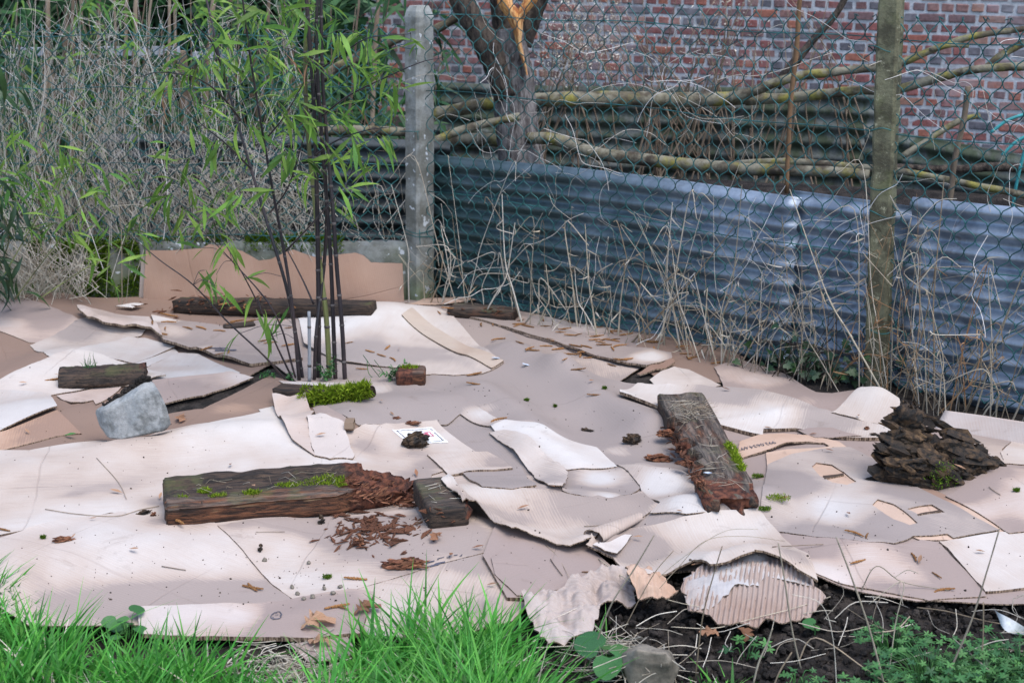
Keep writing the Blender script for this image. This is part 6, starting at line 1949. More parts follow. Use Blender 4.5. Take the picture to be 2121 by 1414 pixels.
# ivy at the foot of the fence
def poly_leaf(name, pts, mat, cup=.15):
    mb = MB()
    mb.v = [Vector((.40 if len(pts) == 30 else .25, 0, 0))] + [Vector((x, y, cup * (abs(y) ** 1.3) - .12 * x * x)) for x, y in pts]
    n = len(pts)
    mb.f = [(0, 1 + i, 1 + (i + 1) % n) for i in range(n)]
    mb.m = [0] * n
    return mb.mesh(name, mat)
IVYP = [(0, 0), (-.12, .22), (.02, .50), (.30, .34), (.48, .46), (.56, .20), (1.0, 0), (.56, -.20), (.48, -.46), (.30, -.34), (.02, -.50), (-.12, -.22)]
LOBE = [((.42 + r * math.cos(a_)), r * math.sin(a_)) for a_, r in [(math.pi * 2 * k / 30, (.36 + .20 * math.cos(5 * math.pi * 2 * k / 30) + .05 * math.cos(15 * math.pi * 2 * k / 30)) * (1.12 if abs(k - 15) > 9 else .95)) for k in range(30)]]
ROUND = [(0, 0), (-.10, .25), (0, .45), (.25, .52), (.55, .5), (.8, .36), (.96, .15), (1.0, 0), (.96, -.15), (.8, -.36), (.55, -.5), (.25, -.52), (0, -.45), (-.10, -.25)]
IV, LB, RD = poly_leaf('leaf', IVYP, M_IVY), poly_leaf('leaf', LOBE, M_WEED, .25), poly_leaf('leaf', ROUND, M_WEED, .1)
def mat_at(P, d, up, s):
    d = Vector(d).normalized(); up = Vector(up)
    y = up.cross(d).normalized(); z = d.cross(y)
    M = Matrix((d, y, z)).transposed().to_4x4()
    return Matrix.Translation(P) @ M @ Matrix.Diagonal((s, s, s, 1))
iv = thing('ivy', fpos(sfor(1690), -.1), 'dark ivy creeping along the fence foot before the mossy post', 'ivy')
for k in range(120):
    px = random.gauss(1690, 60)
    s = sfor(px, 760)
    P = fpos(s, -U(.0, .10), abs(random.gauss(0, .06)) + .02)
    place('leaf', IV, iv, mat_at(P, (U(-1, 1), U(-1, .2), U(-.7, .4)), (U(-.5, .5), -1, U(.2, 1)), U(.02, .042)))
mb = MB()
for k in range(26):
    s = sfor(random.gauss(1690, 60), 760)
    p0 = fpos(s, -U(.02, .12), .0)
    mb.tube(smooth_path([p0, p0 + FD * U(-.1, .1) + Vector((0, 0, U(.05, .15))), p0 + FD * U(-.2, .2) + Vector((0, 0, U(.1, .3)))], 4), .0016, 4)
mb.build('stem', M_BARKD, iv)

# ------------------------------------------------------------------ grass in the foreground
def grass(regions, label, hr, density=1.0):
    mb = MB()
    for poly, n, (h0, h1) in regions:
        W = [tuple(onz(x, y, 0)[:2]) for x, y in poly]
        P = np.array(W); x0, y0 = P.min(0); x1, y1 = P.max(0)
        c = 0
        while c < n:
            x, y = U(x0, x1), U(y0, y1)
            if not inside(W, np.array([x]), np.array([y]))[0]: continue
            c += 1
            tz = max(float(samp(GROUND, x, y)) - .05, -.06)
            cl = .6 + .5 * (vn(x, y, 7, 41) + .5)
            L = U(h0, h1) * float(cl)
            a = U(0, 6.283)
            d = Vector((math.cos(a) * .38, math.sin(a) * .38, 1)).normalized()
            side = Vector((1, U(-.8, .8), U(-.2, .2))).normalized()
            bd = Vector((math.cos(a), math.sin(a), -.45)) * (U(.05, .45) if random.random() < .7 else U(.45, .95))
            dead = random.random() < .09
            mb.blade((x, y, tz), d, side, L * (.8 if dead else 1), U(.0035, .012) * (.7 if dead else 1), bd * (1.4 if dead else 1), 5, 1 if dead else 0)
    return tag(mb.build('grass', [M_GRASS, M_STRAW]), label, 'grass', kind='stuff')
grass([([(-80, 1250), (30, 1255), (110, 1330), (230, 1372), (380, 1385), (520, 1400), (560, 1560), (-80, 1560)], 1900, (.06, .22)),
       ([(-80, 1215), (20, 1220), (60, 1290), (-80, 1320)], 420, (.09, .21)),
       ([(230, 1372), (420, 1385), (480, 1440), (230, 1440)], 240, (.06, .2))], 'bright green grass along the front of the cream sheet', None)
grass([([(690, 1390), (760, 1345), (860, 1310), (960, 1295), (1050, 1305), (1100, 1350), (1110, 1560), (600, 1560)], 2000, (.10, .29)),
       ([(480, 1440), (620, 1420), (620, 1560), (480, 1560)], 420, (.06, .15)),
       ([(1110, 1420), (1300, 1430), (1320, 1560), (1110, 1560)], 380, (.06, .14)),
       ([(1225, 1290), (1270, 1290), (1270, 1320), (1225, 1320)], 16, (.12, .18)),
       ([(1450, 1395), (1530, 1395), (1530, 1460), (1450, 1460)], 70, (.06, .13)),
       ([(1320, 1430), (1460, 1430), (1460, 1540), (1320, 1540)], 130, (.05, .12))], 'tall bright green grass tuft in front of the rotten beam', None)

def weed(px, py, n, size, spread, label, mesh, hgt=.07, group=None):
    b = onz(px, py); b.z = -.02
    w = thing('leafy_weed', b, label, 'weed', group)
    mb = MB()
    for k in range(n):
        a = U(0, 6.283); r = spread * math.sqrt(random.random())
        P = b + Vector((r * math.cos(a), r * math.sin(a), U(.3, 1) * hgt))
        mb.tube(smooth_path([b + Vector((r * .3 * math.cos(a), r * .3 * math.sin(a), 0)), b.lerp(P, .6) + Vector((0, 0, .015)), P], 3), .0011, 4, cap=False)
        place('leaf', mesh, w, mat_at(P, (math.cos(a), math.sin(a), U(-.3, .25)), (U(-.4, .4), U(-.7, .1), 1), size * U(.7, 1.25)))
    mb.build('stem', M_WEED, w)
weed(1850, 1345, 60, .020, .08, 'lobed green weed at the soil, under a broken stalk', LB, .08)
weed(1925, 1410, 120, .022, .13, 'thick patch of lobed weed below the ribbed sheet', LB, .09)
weed(2030, 1420, 120, .022, .13, 'lobed weed spreading under the bent dry stems', LB, .08)
weed(2110, 1400, 110, .022, .12, 'lobed weed under the pale twisted leaf', LB, .10)
weed(1830, 1435, 50, .022, .09, 'low lobed weed in front of the dark soil', LB, .05)
weed(1690, 1300, 2, .03, .02, 'single round-leaved seedling on bare soil', RD, .03)
weed(1262, 1392, 6, .06, .05, 'round-leaved weed beside the straw heap', RD, .07)
weed(1545, 1350, 8, .03, .05, 'tiny weed below the torn paper fan', LB, .04)
weed(268, 1306, 9, .032, .04, 'broad-leaved dock seedling in the grass edge', RD, .06)
weed(1650, 1400, 10, .025, .06, 'tiny feathery seedling on the soil', LB, .03)
HERB = leaf_mesh('leaf', 1, .28, .3, .3, M_WEED, 5)
def herb(px, py, n, hgt, label):
    b = onz(px, py); b.z = float(samp(TOP, b.x, b.y)) - .01
    w = thing('herb', b, label, 'herb')
    mb = MB()
    for k in range(n):
        e = b + Vector((U(-.05, .05), U(-.03, .03), hgt * U(.5, 1)))
        p = smooth_path([b + jit(.012), b.lerp(e, .5) + jit(.01), e], 5)
        mb.tube(p, .0011, 4, cap=False)
        for q in p[4:]:
            for s in range(3):
                m_, M_ = leaf_at(q, jit(1) + Vector((0, -.3, .2)), U(.012, .024), U(-1, 1), HERB)
                place('leaf', m_, w, M_)
    mb.build('stem', M_WEED, w)
herb(815, 795, 7, .07, 'feathery green herb beside the small moss-capped block')
herb(680, 792, 6, .10, 'feathery green herb among the bamboo stems')
herb(570, 786, 3, .035, 'tiny green herb before the bamboo foot')
herb(597, 788, 2, .03, 'tiny herb seedling at the bamboo foot')
hb = thing('grass_sprig', onz(800, 790), 'few thin green grass blades leaning beside the herb', 'grass sprig')
for a, b, c in (((795, 792), (770, 760), (752, 735)), ((805, 792), (790, 765), (775, 745)), ((790, 792), (765, 775), (760, 745))):
    mb = MB(); mb.tube(smooth_path([onY(*q, YB - .02) for q in (a, b, c)], 5), .0013, 4); mb.build('blade', M_WEED, hb)

# ------------------------------------------------------------------ straw, dry stalks in the foreground
mb = MB()
def straw_at(x, y, z, L, r, flat=.25):
    a = U(0, 6.283); d = Vector((math.cos(a), math.sin(a), U(-flat, flat)))
    c = Vector((x, y, z))
    mb.tube(smooth_path([c - d * L / 2, c + jit(.15 * L), c + d * L / 2 + jit(.12 * L)], 4), r, 3, cap=False)
for k in range(80):
    P = onz(random.gauss(1290, 55), random.gauss(1375, 25)); straw_at(P.x, P.y, U(-.01, .06), U(.06, .2), U(.0006, .0014))
for k in range(230):
    P = onz(random.gauss(590, 75), random.gauss(1385, 22)); straw_at(P.x, P.y, U(-.03, .02), U(.04, .13), U(.0007, .0018), .15)
for k in range(26):
    P = onz(U(1700, 2160), random.gauss(1315, 40)); straw_at(P.x, P.y, U(-.02, .06), U(.06, .25), U(.0006, .0018))
for k in range(30):
    P = onz(U(1120, 1750), random.gauss(1340, 40)); straw_at(P.x, P.y, U(-.03, .03), U(.03, .15), U(.0007, .0016))
tag(mb.build('straw_litter', M_STRAW), 'loose bleached straw strewn over the soil in front of the sheets', 'straw', kind='stuff')
GST = 'dry stalks standing in the soil'
STK = [([(1215, 1385), (1262, 1260), (1312, 1180), (1355, 1108)], 4, 'grey dry stalk leaning over the folded front sheet'), ([(1440, 1400), (1455, 1280), (1478, 1190), (1496, 1130)], 3.2, 'slim dry stalk rising across the torn fan'),
       ([(1660, 1380), (1640, 1300), (1625, 1200), (1612, 1124)], 4, 'dry stalk standing before the torn fan edge'), ([(1835, 1420), (1800, 1300), (1762, 1190), (1732, 1112)], 4.5, 'thick dry stalk slanting up before the sagging mauve sheet'),
       ([(1950, 1420), (2010, 1290), (2045, 1180), (2071, 1092)], 4.5, 'long straight stalk leaning over the ribbed sheet'), ([(1780, 1225), (1815, 1172), (1870, 1205), (1965, 1222)], 2.6, 'kinked thin twig arching over the mauve sheet'),
       ([(1840, 1400), (1855, 1290), (1870, 1204), (1800, 1250)], 2.6, 'snapped stalk bent sharply at the top'), ([(2030, 1400), (2036, 1320), (2037, 1246)], 4, 'stubby stalk beneath the ribbed sheet'),
       ([(1650, 1370), (1690, 1320), (1800, 1390), (1860, 1430)], 3.5, 'pale root-like stalk snaking over the soil'), ([(1390, 1290), (1480, 1300), (1560, 1280), (1640, 1260), (1720, 1235)], 2.4, 'long thin pale stalk lying below the torn fan'),
       ([(1270, 1258), (1340, 1215), (1420, 1150), (1500, 1100), (1570, 1095)], 1.6, 'fine arching stem over the folded sheet'), ([(1340, 1240), (1400, 1180), (1460, 1120), (1540, 1110), (1625, 1120)], 1.6, 'fine wiry stem looping above the folded sheet'),
       ([(1240, 1150), (1300, 1200), (1380, 1240), (1480, 1262)], 2.2, 'bleached stem crossing in front of the folded sheet edge'), ([(1290, 1300), (1330, 1230), (1360, 1180), (1395, 1140)], 2.4, 'bleached split stem standing by the pinkish scrap'),
       ([(1560, 1410), (1572, 1370), (1590, 1330), (1600, 1300)], 4.5, 'stout broken stub among the soil'), ([(1600, 1420), (1615, 1390), (1640, 1350)], 4.5, 'stout forked stub in the soil'), ([(1900, 1250), (1960, 1265), (2040, 1285), (2130, 1300)], 3, 'pale stem lying along the sheet edge'),
       ([(2121, 1340), (2050, 1345), (1980, 1380), (1960, 1420)], 3, 'pale stem curving through the lobed weeds'), ([(1735, 1440), (1725, 1320), (1700, 1250), (1640, 1230)], 2, 'limp thin stem drooping over bare soil'),
       ([(1130, 1120), (1160, 1160), (1200, 1240), (1235, 1300)], 1.0, 'hair-thin stem by the mauve flap'), ([(1740, 1030), (1745, 1075), (1755, 1110), (1752, 1160)], 1.0, 'hair-thin stem standing over the perforated sheet')]
for k, (q, r, lab) in enumerate(STK):
    b = onH(*q[0])
    n = len(q)
    fl = b.y
    pts = []
    for i, (x, y) in enumerate(q):
        P = onY(x, y, fl)
        if i and P.z < .012:
            P = onz(x, y, .015)
        pts.append(P)
    if k in (9, 12, 16, 17): pts = [onH(x, y, .012) for x, y in q]
    pts[0] = pts[0] + Vector((0, 0, -.01))
    p = smooth_path(pts, 6)
    mb = MB(); mb.tube(p, [r * fl / FPX * .55 * (1 - .35 * i / (len(p) - 1)) * (1 + .25 * mnoise.noise(v * 60)) for i, v in enumerate(p)], 6)
    tag(mb.build('dry_stalk', M_DRY), lab, 'dry stalk', GST)
# twisted pale leaf
mb = MB()
p = smooth_path([onz(x, y, z) for x, y, z in ((2060, 1262, .05), (2075, 1285, .06), (2110, 1302, .05), (2160, 1318, .03))], 6)
for i, c in enumerate(p):
    q = i / (len(p) - 1); w = .018 * math.sin(math.pi * min(1, .15 + q * .85)); a = q * 2.4
    mb.v += [c + Vector((0, math.cos(a) * w, math.sin(a) * w)), c - Vector((0, math.cos(a) * w, math.sin(a) * w))]
mb.f = [(2 * i, 2 * i + 1, 2 * i + 3, 2 * i + 2) for i in range(len(p) - 1)]; mb.m = [0] * len(mb.f)
tag(mb.build('withered_leaf', M_WHITE), 'pale grey twisted withered leaf on the soil under the ribbed sheet', 'leaf')

# soil crumbs
mb = MB()
ico = bmesh.new(); bmesh.ops.create_icosphere(ico, subdivisions=1, radius=1)
IV_, IF_ = [v.co.copy() for v in ico.verts], [tuple(v.index for v in f.verts) for f in ico.faces]
ico.free()
def clod(mb, P, s, fl=.8):
    R = Matrix.Rotation(U(0, 6), 3, jit(1).normalized())
    mb.add([P + R @ Vector((v.x * s * U(.7, 1.2), v.y * s * U(.7, 1.2), v.z * s * fl * U(.7, 1.1))) for v in IV_], IF_)
for k in range(4200):
    px, py = U(1150, 2180), U(1190, 1470)
    P = onz(px, py, -.035)
    P.z = float(samp(GROUND, P.x, P.y)) - .034 + U(0, .024)
    clod(mb, P, random.choice((.003, .004, .006, .009, .013)))
tag(mb.build('soil_crumbs', M_SOIL, None, False), 'loose black soil crumbs in front of the torn board', 'soil', kind='stuff')

# ================================================================== LITTER ON THE SHEETS
def seat(px, py, up=0.0):
    P = onH(px, py); P.z = float(samp(TOP, P.x, P.y)) + up; return P
# rotten chunks
def chunk_mesh(name, sx, sy, sz, seed, vox=.006, amp=.012, mat=None):
    bm = bmesh.new()
    bmesh.ops.create_icosphere(bm, subdivisions=5, radius=1)
    for v in bm.verts:
        c = v.co.copy()
        k = 1 + .42 * mnoise.noise(c * 1.6 + Vector((seed, 0, 0))) + .20 * (1 - 2 * abs(mnoise.noise(Vector((c.x * 2, c.y * 5, c.z * 5)) + Vector((seed, 3, 0))))) + .10 * (1 - 2 * abs(mnoise.noise(Vector((c.x * 5, c.y * 12, c.z * 14)) + Vector((0, seed, 0))))) + .12 * mnoise.noise(c * 7 + Vector((0, seed, 0)))
        v.co = Vector((c.x * k * sx, c.y * k * sy, max(c.z, -.75) * k * sz))
    me = bpy.data.meshes.new(name); bm.to_mesh(me); bm.free()
    me.materials.append(mat or M_ROT)
    me.polygons.foreach_set('use_smooth', [False] * len(me.polygons))
    return me
CH = [((862, 925), .045, .036, .032, 'red-brown crumbling wood chunk lying on the white sticker', M_STUMP), ((1310, 918), .034, .022, .022, 'dark lump of rotten wood between puddle stain and plank', M_STUMP), ((1365, 955), .046, .020, .014, 'long red rotten splinter beside the plank hole', M_ROT),
      ((838, 1176), .062, .02, .017, 'flat brown bark-like chunk behind the tall grass tuft', M_ROT), ((132, 1122), .034, .010, .009, 'small dark chip alone on the cream front sheet', M_ROT), ((745, 1130), .020, .018, .020, 'upright red stub of rot in front of the beam crumbs', M_ROT), ((1420, 968), .03, .018, .008, 'peach-brown rot slab under the plank edge', M_ROT),
      ((1450, 1005), .018, .03, .016, 'plum-brown rotten lump against the plank side', M_ROT), ((1218, 893), .026, .007, .006, 'thin bark sliver by the puddle stain', M_STUMP), ((1380, 905), .03, .02, .014, 'rot crumbs by the hole in the plank', M_ROT), ((855, 880), .03, .012, .008, 'flat splinter behind the white sticker', M_ROT), ((298, 1065), .022, .008, .008, 'dark wood bit at the end of the mossy beam', M_STUMP),
      ((318, 1068), .012, .009, .009, 'tiny brown wood bit touching the mossy beam', M_ROT), ((822, 868), .016, .008, .005, 'little brown flake on the bulging mauve sheet', M_ROT), ((540, 1142), .008, .012, .014, 'small grey stub beside the sheet overlap', M_STUMP), ((665, 1084), .012, .012, .018, 'dark round stub before the beam', M_STUMP), ((1795, 890), .010, .008, .009, 'red crumb on the white double board', M_ROT), ((1812, 902), .02, .007, .006, 'black splinter near the stump', M_STUMP)]
for k, (q, sx, sy, sz, lab, mt) in enumerate(CH):
    P = seat(*q, up=sz * .6)
    mb = MB()
    ns = 70 if sx > .02 else 26
    for j in range(ns):
        u = jit(1)
        while u.length > 1: u = jit(1)
        c = Vector((u.x * sx * .8, u.y * sy * .85, max(u.z, -.7) * sz * .85))
        shard(mb, c, Vector((1, U(-.35, .35), U(-.35, .35))), U(.35, .95) * sx, U(.14, .34) * sy, U(.12, .3) * sz)
    o = place('wood_chunk', mb.mesh('wood_chunk', mt, False), None, Matrix.Translation(P) @ Matrix.Rotation(U(-.5, .5), 4, 'Z') @ Matrix.Rotation(U(-.2, .2), 4, 'Y'))
    tag(o, lab, 'wood chunk')
chips = []
for k in range(9):
    r_ = random.Random(k + 50)
    bm = bmesh.new()
    for q in range(15):
        x = r_.uniform(-1, 1)
        w = (1 - abs(x) ** 2) * .9 + .1
        bm.verts.new((x, r_.uniform(-1, 1) * .30 * w, r_.uniform(-1, 1) * .16 * w))
    bmesh.ops.convex_hull(bm, input=bm.verts[:])
    bmesh.ops.delete(bm, geom=[v for v in bm.verts if not v.link_faces], context='VERTS')
    me = bpy.data.meshes.new('wood_chip'); bm.to_mesh(me); bm.free(); me.materials.append(M_ROT)
    chips.append(me)
def chip(px, py, s, lab, grp):
    P = seat(px, py, up=s * .12)
    o = place('wood_chip', random.choice(chips), None, Matrix.Translation(P) @ Matrix.Rotation(U(0, 3.14), 4, 'Z') @ Matrix.Rotation(U(-.35, .35), 4, 'Y') @ Matrix.Diagonal((s, s * U(.7, 1.3), s * U(.8, 1.5), 1)))
    tag(o, lab, 'wood chip', grp)
for k in range(230):
    while True:
        px, py = random.gauss(770, 46), random.gauss(1098, 18)
        if py > 1058 and px < 890: break
    chip(px, py, U(.005, .026) if random.random() < .85 else U(.025, .04), 'red rotten wood chip scattered below the rotted beam end', 'chips below the rotten beam')
for k in range(46):
    q = random.random()
    chip(1385 + q * 85 + random.gauss(0, 8), 905 + q * 125 + random.gauss(0, 9), U(.008, .028), 'dark red rot chip along the eaten side of the plank', 'chips along the rotten plank')
for k in range(80):
    chip(random.gauss(430, 85), random.gauss(638, 10), U(.006, .03), 'brown bark chip strewn near the black back beam', 'chips near the back beam')
for k in range(22):
    chip(random.gauss(1020, 40), random.gauss(640, 7), U(.006, .022), 'orange-brown chip on the beam end at the corner post', 'chips at the corner post')
for k in range(18):
    chip(random.gauss(905, 25), random.gauss(1080, 14), U(.006, .016), 'small brown chip around the treated block', 'chips around the block')
# alder catkins
ck = []
for v in range(5):
    mb = MB()
    pts = [Vector((x, .25 * math.sin(x * 2.2 + v) * (v % 3) * .5, 0)) for x in np.linspace(-.5, .5, 17)]
    mb.tube(pts, [(.055 + .03 * (i % 2)) * (1 - .5 * abs(i - 8) / 9) for i in range(17)], 7)
    for i in range(len(mb.v)): mb.v[i] += jit(.014)
    ck.append(mb.mesh('catkin', M_CATKIN, False))
CAT = t(2, (800, 440), (1110, 478), (970, 507), (1060, 540), (1140, 575), (900, 650), (1530, 195), (1600, 180), (1810, 770), (1810, 695), (2020, 415), (2030, 1070), (240, 258), (1880, 290), (1960, 290)) + \
      t(3, (140, 285), (150, 255), (780, 310), (510, 325), (770, 385), (750, 410), (800, 430), (900, 425), (830, 455), (240, 490), (470, 490), (550, 530), (960, 575), (1000, 570), (1170, 430), (1240, 430), (1470, 470), (1490, 490), (1490, 525), (1530, 560), (1570, 565), (1750, 600), (510, 572), (260, 150), (330, 160), (560, 270), (640, 275), (1010, 370)) + \
      t(1, (440, 740), (1850, 515), (1680, 485), (1790, 530), (960, 118), (1080, 120), (1200, 125), (1000, 100), (1340, 205), (1400, 215), (1160, 130), (1330, 150), (760, 65), (850, 75)) + \
      t(5, (2060, 1090), (1430, 565), (30, 625)) + t(6, (850, 1025), (700, 1250), (740, 1265), (20, 1090)) + t(7, (700, 985)) + t(8, (730, 665), (850, 675), (1410, 1000), (1490, 1130), (770, 890), (1215, 850)) + \
      [(1230, 820), (490, 655), (520, 650), (480, 672), (560, 712), (600, 716), (545, 708)]
CAT += [(random.gauss(1230, 120), random.gauss(700, 32)) for _ in range(34)] + [(U(300, 640), U(625, 700)) for _ in range(22)]
for px, py in CAT:
    if py < 640 + max(0, px - 1080) * .19 or py < 620: continue
    P = seat(px, py, .004)
    s = U(.036, .07)
    o = place('catkin', random.choice(ck), None, Matrix.Translation(P) @ Matrix.Rotation(U(-.9, .9) + (0 if random.random() < .7 else 1.4), 4, 'Z') @ Matrix.Diagonal((s, s, s * .8, 1)))
    tag(o, 'fallen brown catkin lying on the cardboard', 'catkin', 'fallen catkins')
# fallen leaves
OAK = poly_leaf('dead_leaf', [(0, 0), (.05, .12), (.12, .10), (.18, .26), (.28, .16), (.38, .36), (.48, .20), (.60, .38), (.68, .20), (.82, .26), (1, 0), (.84, -.24), (.70, -.18), (.60, -.36), (.48, -.2), (.38, -.36), (.28, -.15), (.18, -.26), (.12, -.10), (.05, -.12)], M_DEADLEAF, .35)
for v in OAK.vertices: v.co += Vector((U(-.04, .04), U(-.05, .05), U(-.10, .16)))
SLIM = leaf_mesh('dead_leaf', 1, .3, -.1, .5, M_DEADLEAF, 5)
GREENL = leaf_mesh('dead_leaf', 1, .32, -.1, .4, M_WEED, 5)
def deadleaf(px, py, mesh, s, lab, grp=None, tilt=.25):
    P = seat(px, py, .006)
    tag(place('fallen_leaf', mesh, None, Matrix.Translation(P) @ Matrix.Rotation(U(0, 6.28), 4, 'Z') @ Matrix.Rotation(U(-tilt, tilt), 4, 'X') @ Matrix.Rotation(-.15, 4, 'Y') @ Matrix.Diagonal((s, s, s, 1))), lab, 'leaf', grp)
deadleaf(368, 868, OAK, .055, 'orange lobed dead leaf lying against the grey stone')
deadleaf(685, 1340, OAK, .06, 'pale brown lobed leaf below the marked strip')
deadleaf(735, 1275, OAK, .075, 'pinkish crumpled leaf on the end of the marked strip')
deadleaf(625, 1305, OAK, .09, 'mauve crumpled leaf hanging over the marked strip edge')
deadleaf(1488, 1318, OAK, .05, 'peach dead leaf on soil below the torn fan')
deadleaf(1545, 1330, OAK, .06, 'brown curled leaf below the torn fan')
deadleaf(134, 905, GREENL, .05, 'narrow grey-green fallen leaf beside the stone hollow')
deadleaf(788, 832, SLIM, .03, 'white oval petal on the bulging mauve sheet')
deadleaf(905, 1110, OAK, .05, 'whitish torn leaf amid the red chips')
for k in range(46):
    px, py = U(20, 2100), U(700, 1230)
    if 1640 < px and py < 860: continue
    deadleaf(px, py, SLIM, U(.018, .04), 'small narrow brown leaf fallen on the cardboard', 'narrow fallen leaves')
# moss scraps
GMS = []
for px, py, s, lab in ((1612, 1035, .035, 'flat olive moss scrap on the perforated sheet'), (1584, 1058, .018, 'little moss tuft at the plank end'), (1570, 990, .018, 'brownish moss tuft dropped beside the plank'), (1252, 806, .009, 'dark green moss pellet on the wet ridge'), (1091, 831, .008, 'bright green moss pellet on the wet sheet'), (2105, 1018, .01, 'green moss crumb beside the stump'), (678, 1198, .012, 'olive moss crumb on the cream sheet'), (1150, 844, .006, 'tiny green moss speck near the moss pellet'), (90, 1116, .008, 'small green lichen crumb beside the lone chip')):
    P = seat(px, py)
    mb = MB()
    for k in range(int(160 + s * 9000)):
        a, r = U(0, 6.283), s * math.sqrt(random.random())
        moss_tuft(mb, P + Vector((r * math.cos(a), r * .55 * math.sin(a), U(0, .006 + s * .15))), (0, 0, 1), U(.004, .009))
    tag(mb.build('moss_scrap', M_MOSSD if s < .03 else M_MOSS), lab, 'moss')
# twigs
for k, (q, lab) in enumerate((([(94, 1057), (160, 1066), (240, 1071), (290, 1058), (330, 1050)], 'long bent twig touching the end of the mossy beam'), ([(335, 1176), (385, 1184)], 'short twig with a withered leaf on the cream sheet'), ([(1140, 1160), (1150, 1175), (1165, 1195)], 'little forked twig on the mauve flap'), ([(2048, 1010), (2062, 1022), (2072, 1028)], 'small bent twig beside the stump'), ([(530, 1103), (590, 1103)], 'thin straight twig near the sheet overlap'), ([(200, 950), (245, 1000), (262, 1035)], 'fine hair-like stalk trailing on the largest cream sheet'), ([(1600, 1135), (1640, 1133), (1705, 1131)], 'straight twig on the mauve sheet'), ([(860, 1088), (880, 1082), (905, 1075)], 'brown splinter twig beside the block'), ([(1210, 1092), (1240, 1090), (1290, 1088)], 'thin dark twig behind the folded sheet'))):
    mb = MB(); p = smooth_path([seat(x, y, .003) for x, y in q], 6); mb.tube(p, .0009 if k in (5, 4) else .0012, 5)
    tag(mb.build('twig', M_CANE), lab, 'twig')
# crumbs of earth and plant dust
mb = MB()
for k in range(800):
    px, py = U(0, 2121), 640 + 620 * math.sqrt(random.random())
    if px > 1500 and py < 850: continue
    if random.random() < .3: px, py = random.choice(((800, 1110), (1240, 860), (1400, 1000), (430, 640), (250, 880), (1000, 660), (640, 1180), (1750, 1120), (1000, 830), (930, 1120), (1300, 700))); px += random.gauss(0, 70); py += random.gauss(0, 26)
    if not (0 < px < 2121 and 630 < py < 1260): continue
    P = seat(px, py, .001)
    clod(mb, P, U(.0009, .0022) if random.random() < .9 else U(.0022, .0042), .7)
tag(mb.build('earth_crumbs', M_BARKD, None, False), 'dark crumbs of earth and plant dust sprinkled over the cardboard', 'crumbs', kind='stuff')
# pale seeds
for px, py in ((617, 1232), (630, 1241), (648, 1238), (690, 1230), (605, 1218), (672, 1222), (705, 1218), (548, 1162), (640, 1168)):
    P = seat(px, py, .004)
    mb = MB(); clod(mb, Vector((0, 0, 0)), .008, .7)
    tag(place('seed_husk', mb.mesh('seed_husk', M_STONE2), None, Matrix.Translation(P)), 'rounded grey-brown seed husk near the marked strip', 'seed', 'seed husks on the front sheets')
for px, py, lab in ((1091, 758, 'small bluish-white paper scrap on the wet sheet'), (1027, 744, 'bluish scrap poking from under the tan strip'), (1465, 982, 'white feather-like scrap on the plank')):
    P = seat(px, py, .006)
    mb = MB()
    mb.v = [Vector((x, y, .004 * math.sin(x * 300))) for x in (-.016, 0, .016) for y in (-.008, .006)]
    mb.f = [(0, 2, 3, 1), (2, 4, 5, 3)]; mb.m = [0, 0]
    mb.v += [v - Vector((0, 0, .0015)) for v in mb.v]; mb.f += [(7, 9, 8, 6), (9, 11, 10, 8)]; mb.m += [0, 0]
    tag(place('paper_scrap', mb.mesh('paper_scrap', M_BLUE), None, Matrix.Translation(P) @ Matrix.Rotation(U(0, 1), 4, 'Z')), lab, 'paper')

# ------------------------------------------------------------------ print: sticker, recycling mark, stamps
def drape(mb_pts2d, faces, up):
    """flat print laid on the sheets: px vertices -> draped just above the surface"""
    out = []
    for px, py in mb_pts2d:
        P = onH(px, py); P.z = float(samp(TOP, P.x, P.y)) + up
        out.append(P)
    return out
def quadgrid(c, n=10):
    (ax_, ay_), (bx, by), (cx_, cy_), (dx, dy) = c
    P = []
    for i in range(n + 1):
        for j in range(n + 1):
            u, v = i / n, j / n
            P.append(((ax_ * (1 - u) + bx * u) * (1 - v) + (dx * (1 - u) + cx_ * u) * v, (ay_ * (1 - u) + by * u) * (1 - v) + (dy * (1 - u) + cy_ * u) * v))
    F = [(i * (n + 1) + j, (i + 1) * (n + 1) + j, (i + 1) * (n + 1) + j + 1, i * (n + 1) + j + 1) for i in range(n) for j in range(n)]
    return P, F
SQ = t(2, (1145, 1145), (1470, 1123), (1606, 1246), (1290, 1262))
P, F = quadgrid(SQ)
stk = thing('sticker', seat(870, 903), 'white sticker printed with a pink wine-glass sign, under the rotten chunk', 'sticker')
mb = MB(); V = drape(P, F, .0016)
mb.v, mb.f, mb.m = V, F, [0] * len(F)
mb.build('paper', M_WHITE, stk)
def sq_uv(u, v):
    (ax_, ay_), (bx, by), (cx_, cy_), (dx, dy) = SQ
    return ((ax_ * (1 - u) + bx * u) * (1 - v) + (dx * (1 - u) + cx_ * u) * v, (ay_ * (1 - u) + by * u) * (1 - v) + (dy * (1 - u) + cy_ * u) * v)
def uvline(a, b, w, up=.0030, m=0, mb=None, n=8):
    d = Vector((b[0] - a[0], b[1] - a[1])); nr = Vector((-d.y, d.x)).normalized() * w / 2
    for i in range(n + 1):
        q = i / n; x, y = a[0] + d.x * q, a[1] + d.y * q
        for s in (-1, 1):
            px, py = sq_uv(x + s * nr.x, y + s * nr.y)
            P = onH(px, py); P.z = float(samp(TOP, P.x, P.y)) + up; mb.v.append(P)
    b0 = len(mb.v) - 2 * (n + 1)
    for i in range(n): mb.f.append((b0 + 2 * i, b0 + 2 * i + 1, b0 + 2 * i + 3, b0 + 2 * i + 2)); mb.m.append(m)
mb = MB()
